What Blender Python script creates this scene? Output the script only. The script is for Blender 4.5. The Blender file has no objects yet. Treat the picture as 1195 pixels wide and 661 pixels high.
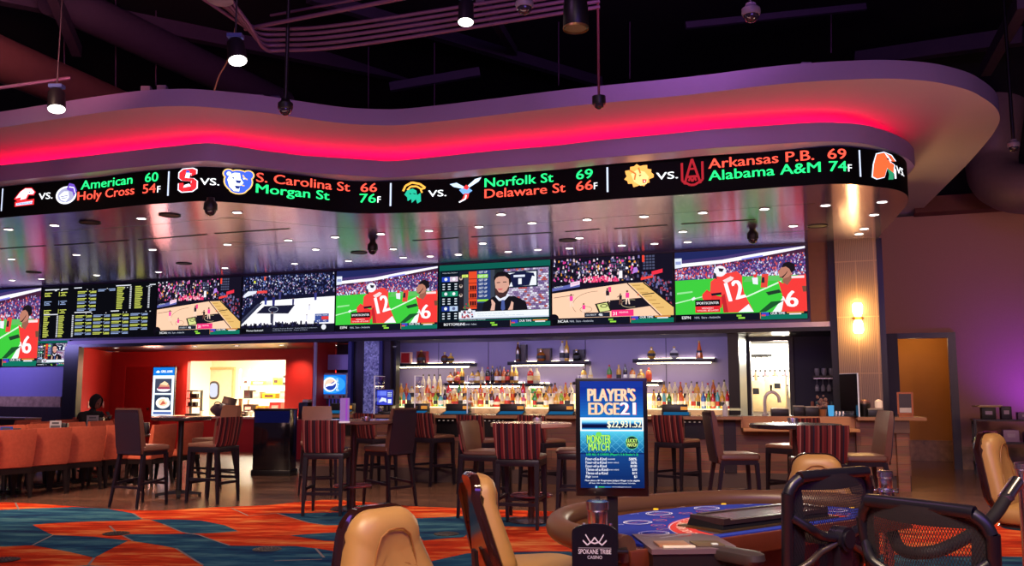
import bpy, bmesh, math, random
from mathutils import Vector, Matrix
random.seed(11)
SC = bpy.context.scene
COL = SC.collection
R = math.radians
F, CX, CY = 1056.0, 597.5, 330.5
PITCH = R(6.7126)
EYE = 1.47
HOR = 454.8
SC.view_settings.view_transform = 'Standard'
SC.view_settings.look = 'None'
SC.view_settings.exposure = 0.0
SC.cycles.use_denoising = True
SC.cycles.max_bounces = 7
SC.cycles.sample_clamp_indirect = 4.0
SC.cycles.caustics_reflective = False
SC.cycles.caustics_refractive = False

# ---------------------------------------------------------------- camera
cam_d = bpy.data.cameras.new('camera')
cam = bpy.data.objects.new('camera', cam_d)
COL.objects.link(cam)
cam.location = (0, 0, EYE)
cam.rotation_euler = (R(90) + PITCH, 0, 0)
cam_d.sensor_width = 36
cam_d.lens = 36 * F / 1195
cam_d.clip_end = 200
SC.camera = cam


def ray(px, py):
    x, y = (px - CX) / F, (CY - py) / F
    c, s = math.cos(PITCH), math.sin(PITCH)
    return Vector((x, c - y * s, s + y * c))


E0 = Vector((0, 0, EYE))


def onz(px, py, z):
    d = ray(px, py)
    return E0 + d * ((z - EYE) / d.z)


def aty(px, py, Y):
    d = ray(px, py)
    return E0 + d * (Y / d.y)


def flr(px, py):
    return onz(px, py, 0)


WA = R(-21.49)
P0 = aty(512, 309.9, 17.5)
P0.z = 0
WM = Matrix.Translation(P0) @ Matrix.Rotation(WA, 4, 'Z')
WI = WM.inverted()


def onw(px, py, v=0.0):
    """wall coordinates (u along the wall, v into it, z) of a sight line meeting the plane at depth v"""
    o = WI @ E0
    d = WI.to_3x3() @ ray(px, py)
    return o + d * ((v - o.y) / d.y)


def wu(px, v=0.0, py=400):
    return onw(px, py, v).x


ZT, ZB = onw(512, 309.9).z, onw(512, 384.4).z
ZS = ZT + 0.03
BA = math.atan2(13.2 - 14.9, 6.03 + 3.1)
BM = Matrix.Translation(Vector((-3.1, 14.9, 0))) @ Matrix.Rotation(BA, 4, 'Z')
BI = BM.inverted()


def onb(px, py, v=0.0):
    o = BI @ E0
    d = BI.to_3x3() @ ray(px, py)
    return o + d * ((v - o.y) / d.y)


# ---------------------------------------------------------------- colour and materials
def lin(c):
    c = c / 255.0
    return c / 12.92 if c <= 0.04045 else ((c + 0.055) / 1.055) ** 2.4


def rgb(r, g, b):
    return (lin(r), lin(g), lin(b), 1.0)


MATS = {}


def nodes(name):
    m = bpy.data.materials.new(name)
    m.use_nodes = True
    nt = m.node_tree
    nt.nodes.clear()
    out = nt.nodes.new('ShaderNodeOutputMaterial')
    return m, nt, out


def mat(name, c, rough=0.5, metal=0.0, var=0.25, scale=12.0, bump=0.0, c2=None, coat=0.0, stretch=(1, 1, 1), spec=0.5, emit=None, estr=0.0):
    if name in MATS:
        return MATS[name]
    m, nt, out = nodes(name)
    N, Lk = nt.nodes, nt.links
    b = N.new('ShaderNodeBsdfPrincipled')
    tc = N.new('ShaderNodeTexCoord')
    mp = N.new('ShaderNodeMapping')
    mp.inputs['Scale'].default_value = stretch
    no = N.new('ShaderNodeTexNoise')
    no.inputs['Scale'].default_value = scale
    no.inputs['Detail'].default_value = 4
    Lk.new(tc.outputs['Object'], mp.inputs['Vector'])
    Lk.new(mp.outputs['Vector'], no.inputs['Vector'])
    mx = N.new('ShaderNodeMix')
    mx.data_type = 'RGBA'
    ca = rgb(*c)
    cb = rgb(*c2) if c2 else tuple(x * (1 - var) for x in ca[:3]) + (1,)
    mx.inputs['A'].default_value = ca
    mx.inputs['B'].default_value = cb
    Lk.new(no.outputs['Fac'], mx.inputs['Factor'])
    Lk.new(mx.outputs['Result'], b.inputs['Base Color'])
    b.inputs['Roughness'].default_value = rough
    b.inputs['Metallic'].default_value = metal
    b.inputs['Specular IOR Level'].default_value = spec
    if coat:
        b.inputs['Coat Weight'].default_value = coat
        b.inputs['Coat Roughness'].default_value = 0.08
    if emit:
        b.inputs['Emission Color'].default_value = rgb(*emit)
        b.inputs['Emission Strength'].default_value = estr
    if bump:
        bp = N.new('ShaderNodeBump')
        bp.inputs['Strength'].default_value = bump
        bp.inputs['Distance'].default_value = 0.01
        Lk.new(no.outputs['Fac'], bp.inputs['Height'])
        Lk.new(bp.outputs['Normal'], b.inputs['Normal'])
    Lk.new(b.outputs['BSDF'], out.inputs['Surface'])
    MATS[name] = m
    return m


def glow(name, c, s):
    if name in MATS:
        return MATS[name]
    m, nt, out = nodes(name)
    e = nt.nodes.new('ShaderNodeEmission')
    e.inputs['Color'].default_value = rgb(*c)
    e.inputs['Strength'].default_value = s
    nt.links.new(e.outputs[0], out.inputs['Surface'])
    MATS[name] = m
    return m


def picmat(name, s):
    if name in MATS:
        return MATS[name]
    m, nt, out = nodes(name)
    a = nt.nodes.new('ShaderNodeVertexColor')
    a.layer_name = 'Col'
    e = nt.nodes.new('ShaderNodeEmission')
    e.inputs['Strength'].default_value = s
    nt.links.new(a.outputs['Color'], e.inputs['Color'])
    nt.links.new(e.outputs[0], out.inputs['Surface'])
    MATS[name] = m
    return m


def printmat(name, rough=0.5):
    """a printed surface: colours held per face, lit by the room"""
    if name in MATS:
        return MATS[name]
    m, nt, out = nodes(name)
    a = nt.nodes.new('ShaderNodeVertexColor')
    a.layer_name = 'Col'
    b = nt.nodes.new('ShaderNodeBsdfPrincipled')
    b.inputs['Roughness'].default_value = rough
    nt.links.new(a.outputs['Color'], b.inputs['Base Color'])
    nt.links.new(b.outputs[0], out.inputs['Surface'])
    MATS[name] = m
    return m


def glassy(name, c, t=0.8, rough=0.05):
    """thin clear sheet: mostly passes light, some gloss"""
    if name in MATS:
        return MATS[name]
    m, nt, out = nodes(name)
    N, Lk = nt.nodes, nt.links
    tr = N.new('ShaderNodeBsdfTransparent')
    tr.inputs['Color'].default_value = rgb(*c)
    gl = N.new('ShaderNodeBsdfGlossy')
    gl.inputs['Roughness'].default_value = rough
    mx = N.new('ShaderNodeMixShader')
    mx.inputs[0].default_value = 1 - t
    Lk.new(tr.outputs[0], mx.inputs[1])
    Lk.new(gl.outputs[0], mx.inputs[2])
    Lk.new(mx.outputs[0], out.inputs['Surface'])
    MATS[name] = m
    return m


def bottlemat(name, c, glowy=0.0):
    if name in MATS:
        return MATS[name]
    m, nt, out = nodes(name)
    N, Lk = nt.nodes, nt.links
    tl = N.new('ShaderNodeBsdfTranslucent')
    tl.inputs['Color'].default_value = rgb(*c)
    df = N.new('ShaderNodeBsdfDiffuse')
    df.inputs['Color'].default_value = rgb(*c)
    gl = N.new('ShaderNodeBsdfGlossy')
    gl.inputs['Roughness'].default_value = 0.08
    m1 = N.new('ShaderNodeMixShader')
    m1.inputs[0].default_value = 0.5
    Lk.new(df.outputs[0], m1.inputs[1])
    Lk.new(tl.outputs[0], m1.inputs[2])
    m2 = N.new('ShaderNodeMixShader')
    m2.inputs[0].default_value = 0.12
    Lk.new(m1.outputs[0], m2.inputs[1])
    Lk.new(gl.outputs[0], m2.inputs[2])
    Lk.new(m2.outputs[0], out.inputs['Surface'])
    MATS[name] = m
    return m


def stripemat(name, cols, pitch, rough=0.7):
    """upholstery of vertical stripes along local x"""
    if name in MATS:
        return MATS[name]
    m, nt, out = nodes(name)
    N, Lk = nt.nodes, nt.links
    b = N.new('ShaderNodeBsdfPrincipled')
    b.inputs['Roughness'].default_value = rough
    b.inputs['Specular IOR Level'].default_value = 0.2
    tc = N.new('ShaderNodeTexCoord')
    sx = N.new('ShaderNodeSeparateXYZ')
    Lk.new(tc.outputs['Object'], sx.inputs[0])
    mm = N.new('ShaderNodeMath')
    mm.operation = 'MULTIPLY_ADD'
    mm.inputs[1].default_value = 1.0 / pitch
    mm.inputs[2].default_value = 50.0
    Lk.new(sx.outputs['X'], mm.inputs[0])
    fr = N.new('ShaderNodeMath')
    fr.operation = 'FRACT'
    Lk.new(mm.outputs[0], fr.inputs[0])
    cr = N.new('ShaderNodeValToRGB')
    cr.color_ramp.interpolation = 'CONSTANT'
    el = cr.color_ramp.elements
    while len(el) > 1:
        el.remove(el[-1])
    t = 0
    for i, (w, c) in enumerate(cols):
        e = el[0] if i == 0 else el.new(t)
        e.position = t
        e.color = rgb(*c)
        t += w
    Lk.new(fr.outputs[0], cr.inputs[0])
    Lk.new(cr.outputs[0], b.inputs['Base Color'])
    Lk.new(b.outputs[0], out.inputs['Surface'])
    MATS[name] = m
    return m


# ---------------------------------------------------------------- mesh building
class MB:
    def __init__(self):
        self.bm = bmesh.new()
        self.mi = 0

    def _face(self, vs):
        try:
            f = self.bm.faces.new(vs)
            f.material_index = self.mi
            return f
        except ValueError:
            return None

    def quad(self, *pts):
        self._face([self.bm.verts.new(p) for p in pts])
        return self

    def box(self, c, s, rot=None, bev=0.0, seg=2):
        m = Matrix.Translation(Vector(c))
        if rot is not None:
            m = m @ (Matrix.Rotation(rot, 4, 'Z') if isinstance(rot, (int, float)) else rot)
        m = m @ Matrix.Diagonal((s[0], s[1], s[2], 1))
        r = bmesh.ops.create_cube(self.bm, size=1.0, matrix=m)
        fs = set(f for v in r['verts'] for f in v.link_faces)
        for f in fs:
            f.material_index = self.mi
        if bev:
            es = list(set(e for v in r['verts'] for e in v.link_edges))
            bv = bmesh.ops.bevel(self.bm, geom=es, offset=min(bev, min(s) * 0.49), segments=seg, profile=0.5, affect='EDGES')
            for f in bv['faces']:
                f.material_index = self.mi
        return self

    def span(self, a, b, bev=0.0):
        a, b = Vector(a), Vector(b)
        d = b - a
        return self.box((a + b) / 2, (abs(d.x), abs(d.y), abs(d.z)), bev=bev)

    def loft(self, rings, cap=True, closed=True):
        vs = [[self.bm.verts.new(p) for p in r] for r in rings]
        n = len(vs[0])
        for a, b in zip(vs, vs[1:]):
            for i in range(n if closed else n - 1):
                j = (i + 1) % n
                self._face((a[i], a[j], b[j], b[i]))
        if cap and closed:
            self._face(list(reversed(vs[0])))
            self._face(vs[-1])
        return self

    def bar(self, p0, p1, w0, d0, w1=None, d1=None, up=None):
        """tapered rectangular bar"""
        w1 = w0 if w1 is None else w1
        d1 = d0 if d1 is None else d1
        p0, p1 = Vector(p0), Vector(p1)
        t = (p1 - p0).normalized()
        if abs(t.z) > 0.7:
            x = Vector((1, 0, 0))
        else:
            x = t.cross(Vector((0, 0, 1))).normalized()
        y = t.cross(x).normalized()
        x = y.cross(t).normalized()
        rs = []
        for p, w, d in ((p0, w0, d0), (p1, w1, d1)):
            rs.append([p + x * (sx * w / 2) + y * (sy * d / 2) for sx, sy in ((-1, -1), (1, -1), (1, 1), (-1, 1))])
        return self.loft(rs)

    def cyl(self, p0, p1, r0, r1=None, n=16, cap=True):
        r1 = r0 if r1 is None else r1
        return self.tube([p0, p1], [r0, r1], n, cap)

    def tube(self, pts, r, n=8, cap=True):
        pts = [Vector(p) for p in pts]
        if not isinstance(r, (list, tuple)):
            r = [r] * len(pts)
        rs = []
        px = None
        for i, p in enumerate(pts):
            t = (pts[min(i + 1, len(pts) - 1)] - pts[max(i - 1, 0)])
            t = t.normalized() if t.length > 1e-9 else Vector((0, 0, 1))
            if px is None:
                px = t.orthogonal().normalized()
            x = (px - t * px.dot(t))
            x = x.normalized() if x.length > 1e-6 else t.orthogonal().normalized()
            px = x
            y = t.cross(x)
            rs.append([p + (x * math.cos(2 * math.pi * k / n) + y * math.sin(2 * math.pi * k / n)) * r[i] for k in range(n)])
        return self.loft(rs, cap)

    def ring(self, pts, r, n=8):
        """closed tube"""
        pts = [Vector(p) for p in pts]
        m = len(pts)
        vs = []
        px = None
        for i, p in enumerate(pts):
            t = (pts[(i + 1) % m] - pts[i - 1]).normalized()
            if px is None:
                px = t.orthogonal().normalized()
            x = (px - t * px.dot(t)).normalized()
            px = x
            y = t.cross(x)
            vs.append([self.bm.verts.new(p + (x * math.cos(2 * math.pi * k / n) + y * math.sin(2 * math.pi * k / n)) * r) for k in range(n)])
        # align the seam
        for i in range(m):
            a, b = vs[i], vs[(i + 1) % m]
            off = 0
            if i == m - 1:
                off = min(range(n), key=lambda o: (a[0].co - b[o].co).length)
            for k in range(n):
                self._face((a[k], a[(k + 1) % n], b[(k + 1 + off) % n], b[(k + off) % n]))
        return self

    def lathe(self, prof, n=16, c=(0, 0, 0), cap=True):
        c = Vector(c)
        rs = [[c + Vector((r * math.cos(2 * math.pi * k / n), r * math.sin(2 * math.pi * k / n), z)) for k in range(n)] for r, z in prof]
        return self.loft(rs, cap)

    def prism(self, poly, z0, z1):
        return self.loft([[(x, y, z0) for x, y in poly], [(x, y, z1) for x, y in poly]])

    def slab(self, poly, y0, y1):
        """polygon in the xz plane, thick along y"""
        return self.loft([[(x, y0, z) for x, z in poly], [(x, y1, z) for x, z in poly]])

    def ball(self, c, r, sc=(1, 1, 1), n=16):
        bmesh.ops.create_uvsphere(self.bm, u_segments=n, v_segments=max(6, n // 2), radius=r,
                                  matrix=Matrix.Translation(Vector(c)) @ Matrix.Diagonal((sc[0], sc[1], sc[2], 1)))
        return self

    def build(self, name, m, parent=None, sharp=38, frame=None, flat=False):
        bm = self.bm
        bmesh.ops.recalc_face_normals(bm, faces=bm.faces)
        if frame is not None:
            bm.transform(frame)
        me = bpy.data.meshes.new(name)
        bm.to_mesh(me)
        bm.free()
        for mm in (m if isinstance(m, (list, tuple)) else [m]):
            me.materials.append(mm)
        if not flat:
            me.polygons.foreach_set('use_smooth', [True] * len(me.polygons))
            me.set_sharp_from_angle(angle=R(sharp))
        o = bpy.data.objects.new(name, me)
        COL.objects.link(o)
        o.parent = parent
        return o


def tag(o, label, cat, group=None):
    o['label'] = label
    o['category'] = cat
    if group:
        o['group'] = group
    return o


def structure(o, label=None, cat=None):
    o['kind'] = 'structure'
    if label:
        o['label'] = label
    if cat:
        o['category'] = cat
    return o


def thing(name, label, cat, loc=(0, 0, 0), rz=0.0, group=None, frame=None):
    o = bpy.data.objects.new(name, None)
    o.empty_display_size = 0.1
    COL.objects.link(o)
    m = Matrix.Translation(Vector(loc)) @ Matrix.Rotation(rz, 4, 'Z')
    if frame is not None:
        m = frame @ m
    o.location = m.to_translation()
    o.rotation_euler = m.to_euler()
    return tag(o, label, cat, group)


CH = {}


def dup(root, loc, rz, label=None, group=None, frame=None, scale=None):
    def cp(o, parent):
        c = o.copy()
        COL.objects.link(c)
        c.parent = parent
        for ch in kids(o):
            cp(ch, c)
        return c
    r = cp(root, None)
    m = Matrix.Translation(Vector(loc)) @ Matrix.Rotation(rz, 4, 'Z')
    if frame is not None:
        m = frame @ m
    r.location = m.to_translation()
    r.rotation_euler = m.to_euler()
    if scale:
        r.scale = scale
    if label:
        r['label'] = label
    if group:
        r['group'] = group
    elif 'group' in r and group == '':
        del r['group']
    return r


def kids(o):
    k = CH.get(o.name)
    if k is None:
        k = [c for c in COL.objects if c.parent == o]
        CH[o.name] = k
    return k


def face_rz(fx, fy):
    return math.atan2(-fx, fy)


def spline(pts, n=8):
    out = []
    P = [Vector(p) for p in pts]
    for i in range(len(P) - 1):
        p0 = P[i - 1] if i > 0 else P[0] * 2 - P[1]
        p1, p2 = P[i], P[i + 1]
        p3 = P[i + 2] if i + 2 < len(P) else P[-1] * 2 - P[-2]
        for k in range(n):
            t = k / n
            out.append(0.5 * ((2 * p1) + (p2 - p0) * t + (2 * p0 - 5 * p1 + 4 * p2 - p3) * t * t + (3 * p1 - p0 - 3 * p2 + p3) * t ** 3))
    out.append(P[-1])
    return out


# ---------------------------------------------------------------- flat pictures: coloured polygons, text included
_txt = {}


def text_tris(s, bold=0.0):
    key = (s, bold)
    if key in _txt:
        return _txt[key]
    cu = bpy.data.curves.new('t', 'FONT')
    cu.body = s
    cu.size = 1.0
    cu.offset = bold
    cu.resolution_u = 3
    cu.fill_mode = 'FRONT'
    ob = bpy.data.objects.new('t', cu)
    me = ob.to_mesh()
    vs = [(v.co.x, v.co.y) for v in me.vertices]
    fs = [tuple(p.vertices) for p in me.polygons]
    ob.to_mesh_clear()
    bpy.data.objects.remove(ob)
    bpy.data.curves.remove(cu)
    if vs:
        x0, x1 = min(v[0] for v in vs), max(v[0] for v in vs)
        y0, y1 = min(v[1] for v in vs), max(v[1] for v in vs)
    else:
        x0 = x1 = y0 = y1 = 0
    _txt[key] = (vs, fs, (x0, y0, x1, y1))
    return _txt[key]


class Pic:
    def __init__(self):
        self.V, self.Fc, self.C = [], [], []
        self.layer = 0
        self.step = 0.0002
        self.marks = [(0, '')]

    def poly(self, pts, c):
        b = len(self.V)
        self.layer += 1
        for x, y in pts:
            self.V.append((x, y, self.layer))
        self.Fc.append(tuple(range(b, b + len(pts))))
        self.C.append(c)
        return self

    def many(self, polys):
        """many polygons (pts, colour) in one layer"""
        self.layer += 1
        for pts, c in polys:
            b = len(self.V)
            for x, y in pts:
                self.V.append((x, y, self.layer))
            self.Fc.append(tuple(range(b, b + len(pts))))
            self.C.append(c)
        return self

    def rect(self, x0, y0, x1, y1, c):
        return self.poly([(x0, y0), (x1, y0), (x1, y1), (x0, y1)], c)

    def circ(self, x, y, r, c, ry=None, n=20, a0=0, a1=360):
        ry = r if ry is None else ry
        k = n if a1 - a0 >= 360 else n + 1
        return self.poly([(x + r * math.cos(R(a0 + (a1 - a0) * i / n)), y + ry * math.sin(R(a0 + (a1 - a0) * i / n))) for i in range(k)], c)

    def line(self, pts, w, c):
        ps = []
        for (ax, ay), (bx, by) in zip(pts, pts[1:]):
            d = math.hypot(bx - ax, by - ay) or 1
            nx, ny = -(by - ay) / d * w / 2, (bx - ax) / d * w / 2
            ps.append(([(ax + nx, ay + ny), (ax - nx, ay - ny), (bx - nx, by - ny), (bx + nx, by + ny)], c))
        return self.many(ps)

    def arc(self, x, y, r, w, c, a0=0, a1=360, ry=None, n=24):
        ry = r if ry is None else ry
        return self.line([(x + r * math.cos(R(a0 + (a1 - a0) * i / n)), y + ry * math.sin(R(a0 + (a1 - a0) * i / n))) for i in range(n + 1)], w, c)

    def text(self, s, x, y, h=None, c=(255, 255, 255), bold=0.0, w=None, align='L', rot=0.0):
        """h: height of the ink box; w: width of the ink box; bold strokes are struck three times"""
        if bold > 0.016:
            e = (bold - 0.004) * (h or w * 2.2 / max(1, len(s))) * 0.9
            for q in (-e, e, -e / 2, e / 2, 0):
                self.text(s, x + q, y, h, c, 0.0, w, align, rot)
            return self
        vs, fs, (x0, y0, x1, y1) = text_tris(s, 0.0)
        if not fs:
            return self
        sy = (h / (y1 - y0)) if h else (w / (x1 - x0))
        sx = (w / (x1 - x0)) if w else sy
        W = (x1 - x0) * sx
        ox = {'L': 0, 'C': -W / 2, 'R': -W}[align]
        self.layer += 1
        b = len(self.V)
        ca, sa = math.cos(R(rot)), math.sin(R(rot))
        for vx, vy in vs:
            a, q = (vx - x0) * sx + ox, (vy - y0) * sy
            self.V.append((x + a * ca - q * sa, y + a * sa + q * ca, self.layer))
        for f in fs:
            self.Fc.append(tuple(b + i for i in f))
            self.C.append(c)
        return self

    def mesh(self, name, m, fn):
        """fn(x, y, lift) -> 3d point"""
        me = bpy.data.meshes.new(name)
        me.from_pydata([fn(x, y, l * self.step) for x, y, l in self.V], [], self.Fc)
        at = me.color_attributes.new('Col', 'FLOAT_COLOR', 'CORNER')
        i = 0
        for p, c in zip(me.polygons, self.C):
            col = rgb(*c)
            for _ in p.loop_indices:
                at.data[_].color = col
        me.materials.append(m)
        me.update()
        return me

    def split(self):
        out = {}
        mk = self.marks + [(len(self.Fc), None)]
        for (a, g), (b, _) in zip(mk, mk[1:]):
            q = out.setdefault(g, Pic())
            q.step = self.step
            for f, c in zip(self.Fc[a:b], self.C[a:b]):
                base = len(q.V)
                q.V += [self.V[i] for i in f]
                q.Fc.append(tuple(range(base, base + len(f))))
                q.C.append(c)
        return out

    def obj(self, name, m, fn, parent=None):
        o = bpy.data.objects.new(name, self.mesh(name, m, fn))
        COL.objects.link(o)
        o.parent = parent
        return o


def light(kind, name, loc, energy, color=(1, 1, 1), size=0.2, target=None, spot=70, blend=0.5, sy=None):
    d = bpy.data.lights.new(name, kind)
    d.energy = energy
    d.color = color
    if kind == 'AREA':
        d.size = size
        if sy:
            d.shape = 'RECTANGLE'
            d.size_y = sy
    else:
        d.shadow_soft_size = size
    if kind == 'SPOT':
        d.spot_size = R(spot)
        d.spot_blend = blend
    o = bpy.data.objects.new(name, d)
    COL.objects.link(o)
    o.location = loc
    if target is not None:
        o.rotation_euler = (Vector(target) - Vector(loc)).to_track_quat('-Z', 'Y').to_euler()
    return o
# ================================================================ SETTING
def proj(p):
    d = Vector(p) - E0
    c, s = math.cos(PITCH), math.sin(PITCH)
    f = d.y * c + d.z * s
    return CX + F * d.x / f, CY - F * (-d.y * s + d.z * c) / f


def woodfloor():
    m, nt, out = nodes('wood_floor')
    N, Lk = nt.nodes, nt.links
    tc = N.new('ShaderNodeTexCoord')
    mp = N.new('ShaderNodeMapping')
    mp.inputs['Rotation'].default_value = (0, 0, 0.12)
    br = N.new('ShaderNodeTexBrick')
    br.offset = 0.37
    br.inputs['Scale'].default_value = 1.0
    br.inputs['Brick Width'].default_value = 1.8
    br.inputs['Row Height'].default_value = 0.2
    br.inputs['Mortar Size'].default_value = 0.004
    br.inputs['Color1'].default_value = rgb(128, 92, 76)
    br.inputs['Color2'].default_value = rgb(92, 66, 58)
    br.inputs['Mortar'].default_value = rgb(46, 34, 34)
    mp2 = N.new('ShaderNodeMapping')
    mp2.inputs['Scale'].default_value = (.5, 9, 1)
    no = N.new('ShaderNodeTexNoise')
    no.inputs['Scale'].default_value = 3
    no.inputs['Detail'].default_value = 5
    mr = N.new('ShaderNodeMapRange')
    mr.inputs['To Min'].default_value = 0.5
    mr.inputs['To Max'].default_value = 1.15
    mx = N.new('ShaderNodeMix')
    mx.data_type = 'RGBA'
    mx.blend_type = 'MULTIPLY'
    mx.inputs['Factor'].default_value = 1
    b = N.new('ShaderNodeBsdfPrincipled')
    b.inputs['Roughness'].default_value = 0.27
    Lk.new(tc.outputs['Object'], mp.inputs[0])
    Lk.new(mp.outputs[0], br.inputs['Vector'])
    Lk.new(mp.outputs[0], mp2.inputs[0])
    Lk.new(mp2.outputs[0], no.inputs['Vector'])
    Lk.new(no.outputs['Fac'], mr.inputs['Value'])
    Lk.new(br.outputs['Color'], mx.inputs['A'])
    Lk.new(mr.outputs[0], mx.inputs['B'])
    Lk.new(mx.outputs['Result'], b.inputs['Base Color'])
    Lk.new(b.outputs[0], out.inputs[0])
    return m


M_wood = woodfloor()
M_paint = mat('lavender_paint', (186, 170, 192), 0.75, var=0.06, scale=30)
M_dark = mat('dark_ceiling', (22, 18, 26), 0.9, var=0.5, scale=2)
M_black = mat('black_lacquer', (14, 12, 18), 0.3, var=0.3)
M_darkwood = mat('dark_brown_veneer', (44, 30, 34), 0.35, c2=(26, 18, 22), scale=4, stretch=(6, 6, .5))
M_navy = mat('navy_wall', (38, 34, 66), 0.6, var=0.25, scale=3)
M_purple = mat('purple_panel', (122, 112, 158), 0.55, var=0.12, scale=2)
M_header = mat('header_lavender', (220, 200, 246), 0.5, var=0.1, scale=3)
M_red = mat('red_wall', (176, 26, 20), 0.7, var=0.15, scale=3)
M_white = mat('white_wall', (236, 226, 200), 0.7, var=0.05)
M_tan = mat('right_wall_mauve', (184, 138, 130), 0.85, c2=(168, 124, 120), scale=60, bump=0.02)
M_orange = mat('corridor_orange', (190, 138, 76), 0.8, var=0.1, scale=5)
M_granite = mat('brown_granite', (206, 164, 130), 0.35, c2=(70, 50, 44), scale=9)
M_beamred = mat('maroon_beam', (96, 36, 34), 0.6, var=0.2)


def soffit_mat():
    m, nt, out = nodes('glossy_soffit')
    N, Lk = nt.nodes, nt.links
    tc = N.new('ShaderNodeTexCoord')
    no = N.new('ShaderNodeTexNoise')
    no.inputs['Scale'].default_value = 1.2
    Lk.new(tc.outputs['Object'], no.inputs['Vector'])
    df = N.new('ShaderNodeBsdfDiffuse')
    mx = N.new('ShaderNodeMix')
    mx.data_type = 'RGBA'
    mx.inputs['A'].default_value = rgb(112, 100, 122)
    mx.inputs['B'].default_value = rgb(90, 80, 100)
    Lk.new(no.outputs['Fac'], mx.inputs['Factor'])
    Lk.new(mx.outputs['Result'], df.inputs['Color'])
    gl = N.new('ShaderNodeBsdfAnisotropic')
    gl.inputs['Color'].default_value = rgb(238, 222, 255)
    gl.inputs['Roughness'].default_value = 0.195
    gl.inputs['Anisotropy'].default_value = 0.6
    tg = N.new('ShaderNodeCombineXYZ')
    d = WM.to_3x3() @ Vector((1, 0, 0))
    for i in range(3):
        tg.inputs[i].default_value = d[i]
    Lk.new(tg.outputs[0], gl.inputs['Tangent'])
    ms = N.new('ShaderNodeMixShader')
    ms.inputs[0].default_value = 0.85
    Lk.new(df.outputs[0], ms.inputs[1])
    Lk.new(gl.outputs[0], ms.inputs[2])
    Lk.new(ms.outputs[0], out.inputs['Surface'])
    return m


M_soffit = soffit_mat()

# ---- floor and carpet
structure(MB().quad((-22, -3, 0), (22, -3, 0), (22, 27, 0), (-22, 27, 0)).build('floor', M_wood, flat=True), 'dark wood plank floor around the bar', 'floor')


def carpetmat(name, a, b, c):
    m, nt, out = nodes(name)
    N, Lk = nt.nodes, nt.links
    tc = N.new('ShaderNodeTexCoord')
    mp = N.new('ShaderNodeMapping')
    mp.inputs['Rotation'].default_value = (0, 0, 0.5)
    mp.inputs['Scale'].default_value = (0.9, 3.2, 1)
    n1 = N.new('ShaderNodeTexNoise')
    n1.inputs['Scale'].default_value = 1.3
    n1.inputs['Detail'].default_value = 5
    n1.inputs['Roughness'].default_value = 0.65
    Lk.new(tc.outputs['Object'], mp.inputs[0])
    Lk.new(mp.outputs[0], n1.inputs['Vector'])
    cr = N.new('ShaderNodeValToRGB')
    el = cr.color_ramp.elements
    el[0].position, el[0].color = 0.36, rgb(*b)
    el[1].position, el[1].color = 0.66, rgb(*c)
    e = el.new(0.5)
    e.color = rgb(*a)
    Lk.new(n1.outputs['Fac'], cr.inputs[0])
    bs = N.new('ShaderNodeBsdfPrincipled')
    bs.inputs['Roughness'].default_value = 0.95
    bs.inputs['Specular IOR Level'].default_value = 0.1
    Lk.new(cr.outputs[0], bs.inputs['Base Color'])
    n2 = N.new('ShaderNodeTexNoise')
    n2.inputs['Scale'].default_value = 300
    Lk.new(tc.outputs['Object'], n2.inputs['Vector'])
    bp = N.new('ShaderNodeBump')
    bp.inputs['Strength'].default_value = 0.3
    bp.inputs['Distance'].default_value = 0.004
    Lk.new(n2.outputs['Fac'], bp.inputs['Height'])
    Lk.new(bp.outputs[0], bs.inputs['Normal'])
    Lk.new(bs.outputs[0], out.inputs[0])
    return m


C_or = carpetmat('carpet_orange', (214, 62, 26), (160, 40, 22), (238, 150, 84))
C_te = carpetmat('carpet_teal', (32, 84, 118), (22, 48, 92), (78, 132, 146))
C_ln = mat('carpet_line', (150, 140, 140), 0.95)
edge = [(-90, 588), (0, 587), (40, 588.5), (90, 592), (150, 596), (190, 596.5), (230, 594), (270, 592), (310, 590.5), (350, 586.5), (390, 584),
        (440, 588), (480, 591.5), (530, 593.5), (583, 595.5), (640, 597.5), (720, 599), (850, 601), (1000, 604), (1195, 606), (1300, 607)]
ep = spline([flr(*p).to_2d().to_3d() for p in edge], 5)
mb = MB()
mb._face([mb.bm.verts.new((p.x, p.y, 0.004)) for p in ep] + [mb.bm.verts.new(p) for p in ((12, 1.0, 0.004), (12, -3, 0.004), (-14, -3, 0.004), (-14, 8, 0.004))])
teal = [
    [(-40, 598), (0, 596), (45, 594), (88, 592.6), (125, 594.5), (155, 600), (166, 607), (150, 608.5), (105, 609.5), (60, 611.5), (38, 613.5), (52, 621), (62, 625.5), (75, 626), (110, 627.5), (150, 632), (133, 640), (110, 652), (80, 645), (38, 637.5), (0, 639), (-40, 641)],
    [(143, 626), (152, 624.5), (190, 624.5), (220, 624), (232, 625.5), (250, 632), (268, 638), (345, 638.5), (368, 641), (400, 646), (430, 675), (240, 675), (237, 661), (224, 653), (205, 641), (190, 638), (155, 632.5)],
    [(175, 607.5), (200, 607), (235, 608.5), (262, 614), (278, 621), (250, 623), (222, 624), (212, 622), (190, 612.5)],
    [(323, 600), (345, 600), (390, 599), (420, 597), (420, 614), (380, 614), (360, 611)],
    [(338, 626), (378, 623), (420, 622), (420, 634), (378, 632)],
    [(452, 608), (474, 606), (500, 605.5), (545, 603), (560, 612), (541, 628), (518, 629.5), (494, 632), (481, 618)],
    [(500, 657), (522, 652), (545, 647), (583, 646), (640, 644.5), (666, 645), (700, 668), (520, 690)],
    [(560, 606), (600, 604), (645, 603.5), (660, 614), (620, 616), (583, 615)],
    [(1020, 648), (1100, 650), (1195, 651), (1300, 653), (1300, 800), (1050, 720)],
    [(-40, 672), (60, 664), (100, 661), (300, 668), (200, 740), (-40, 740)],
]
mb.mi = 1
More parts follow.
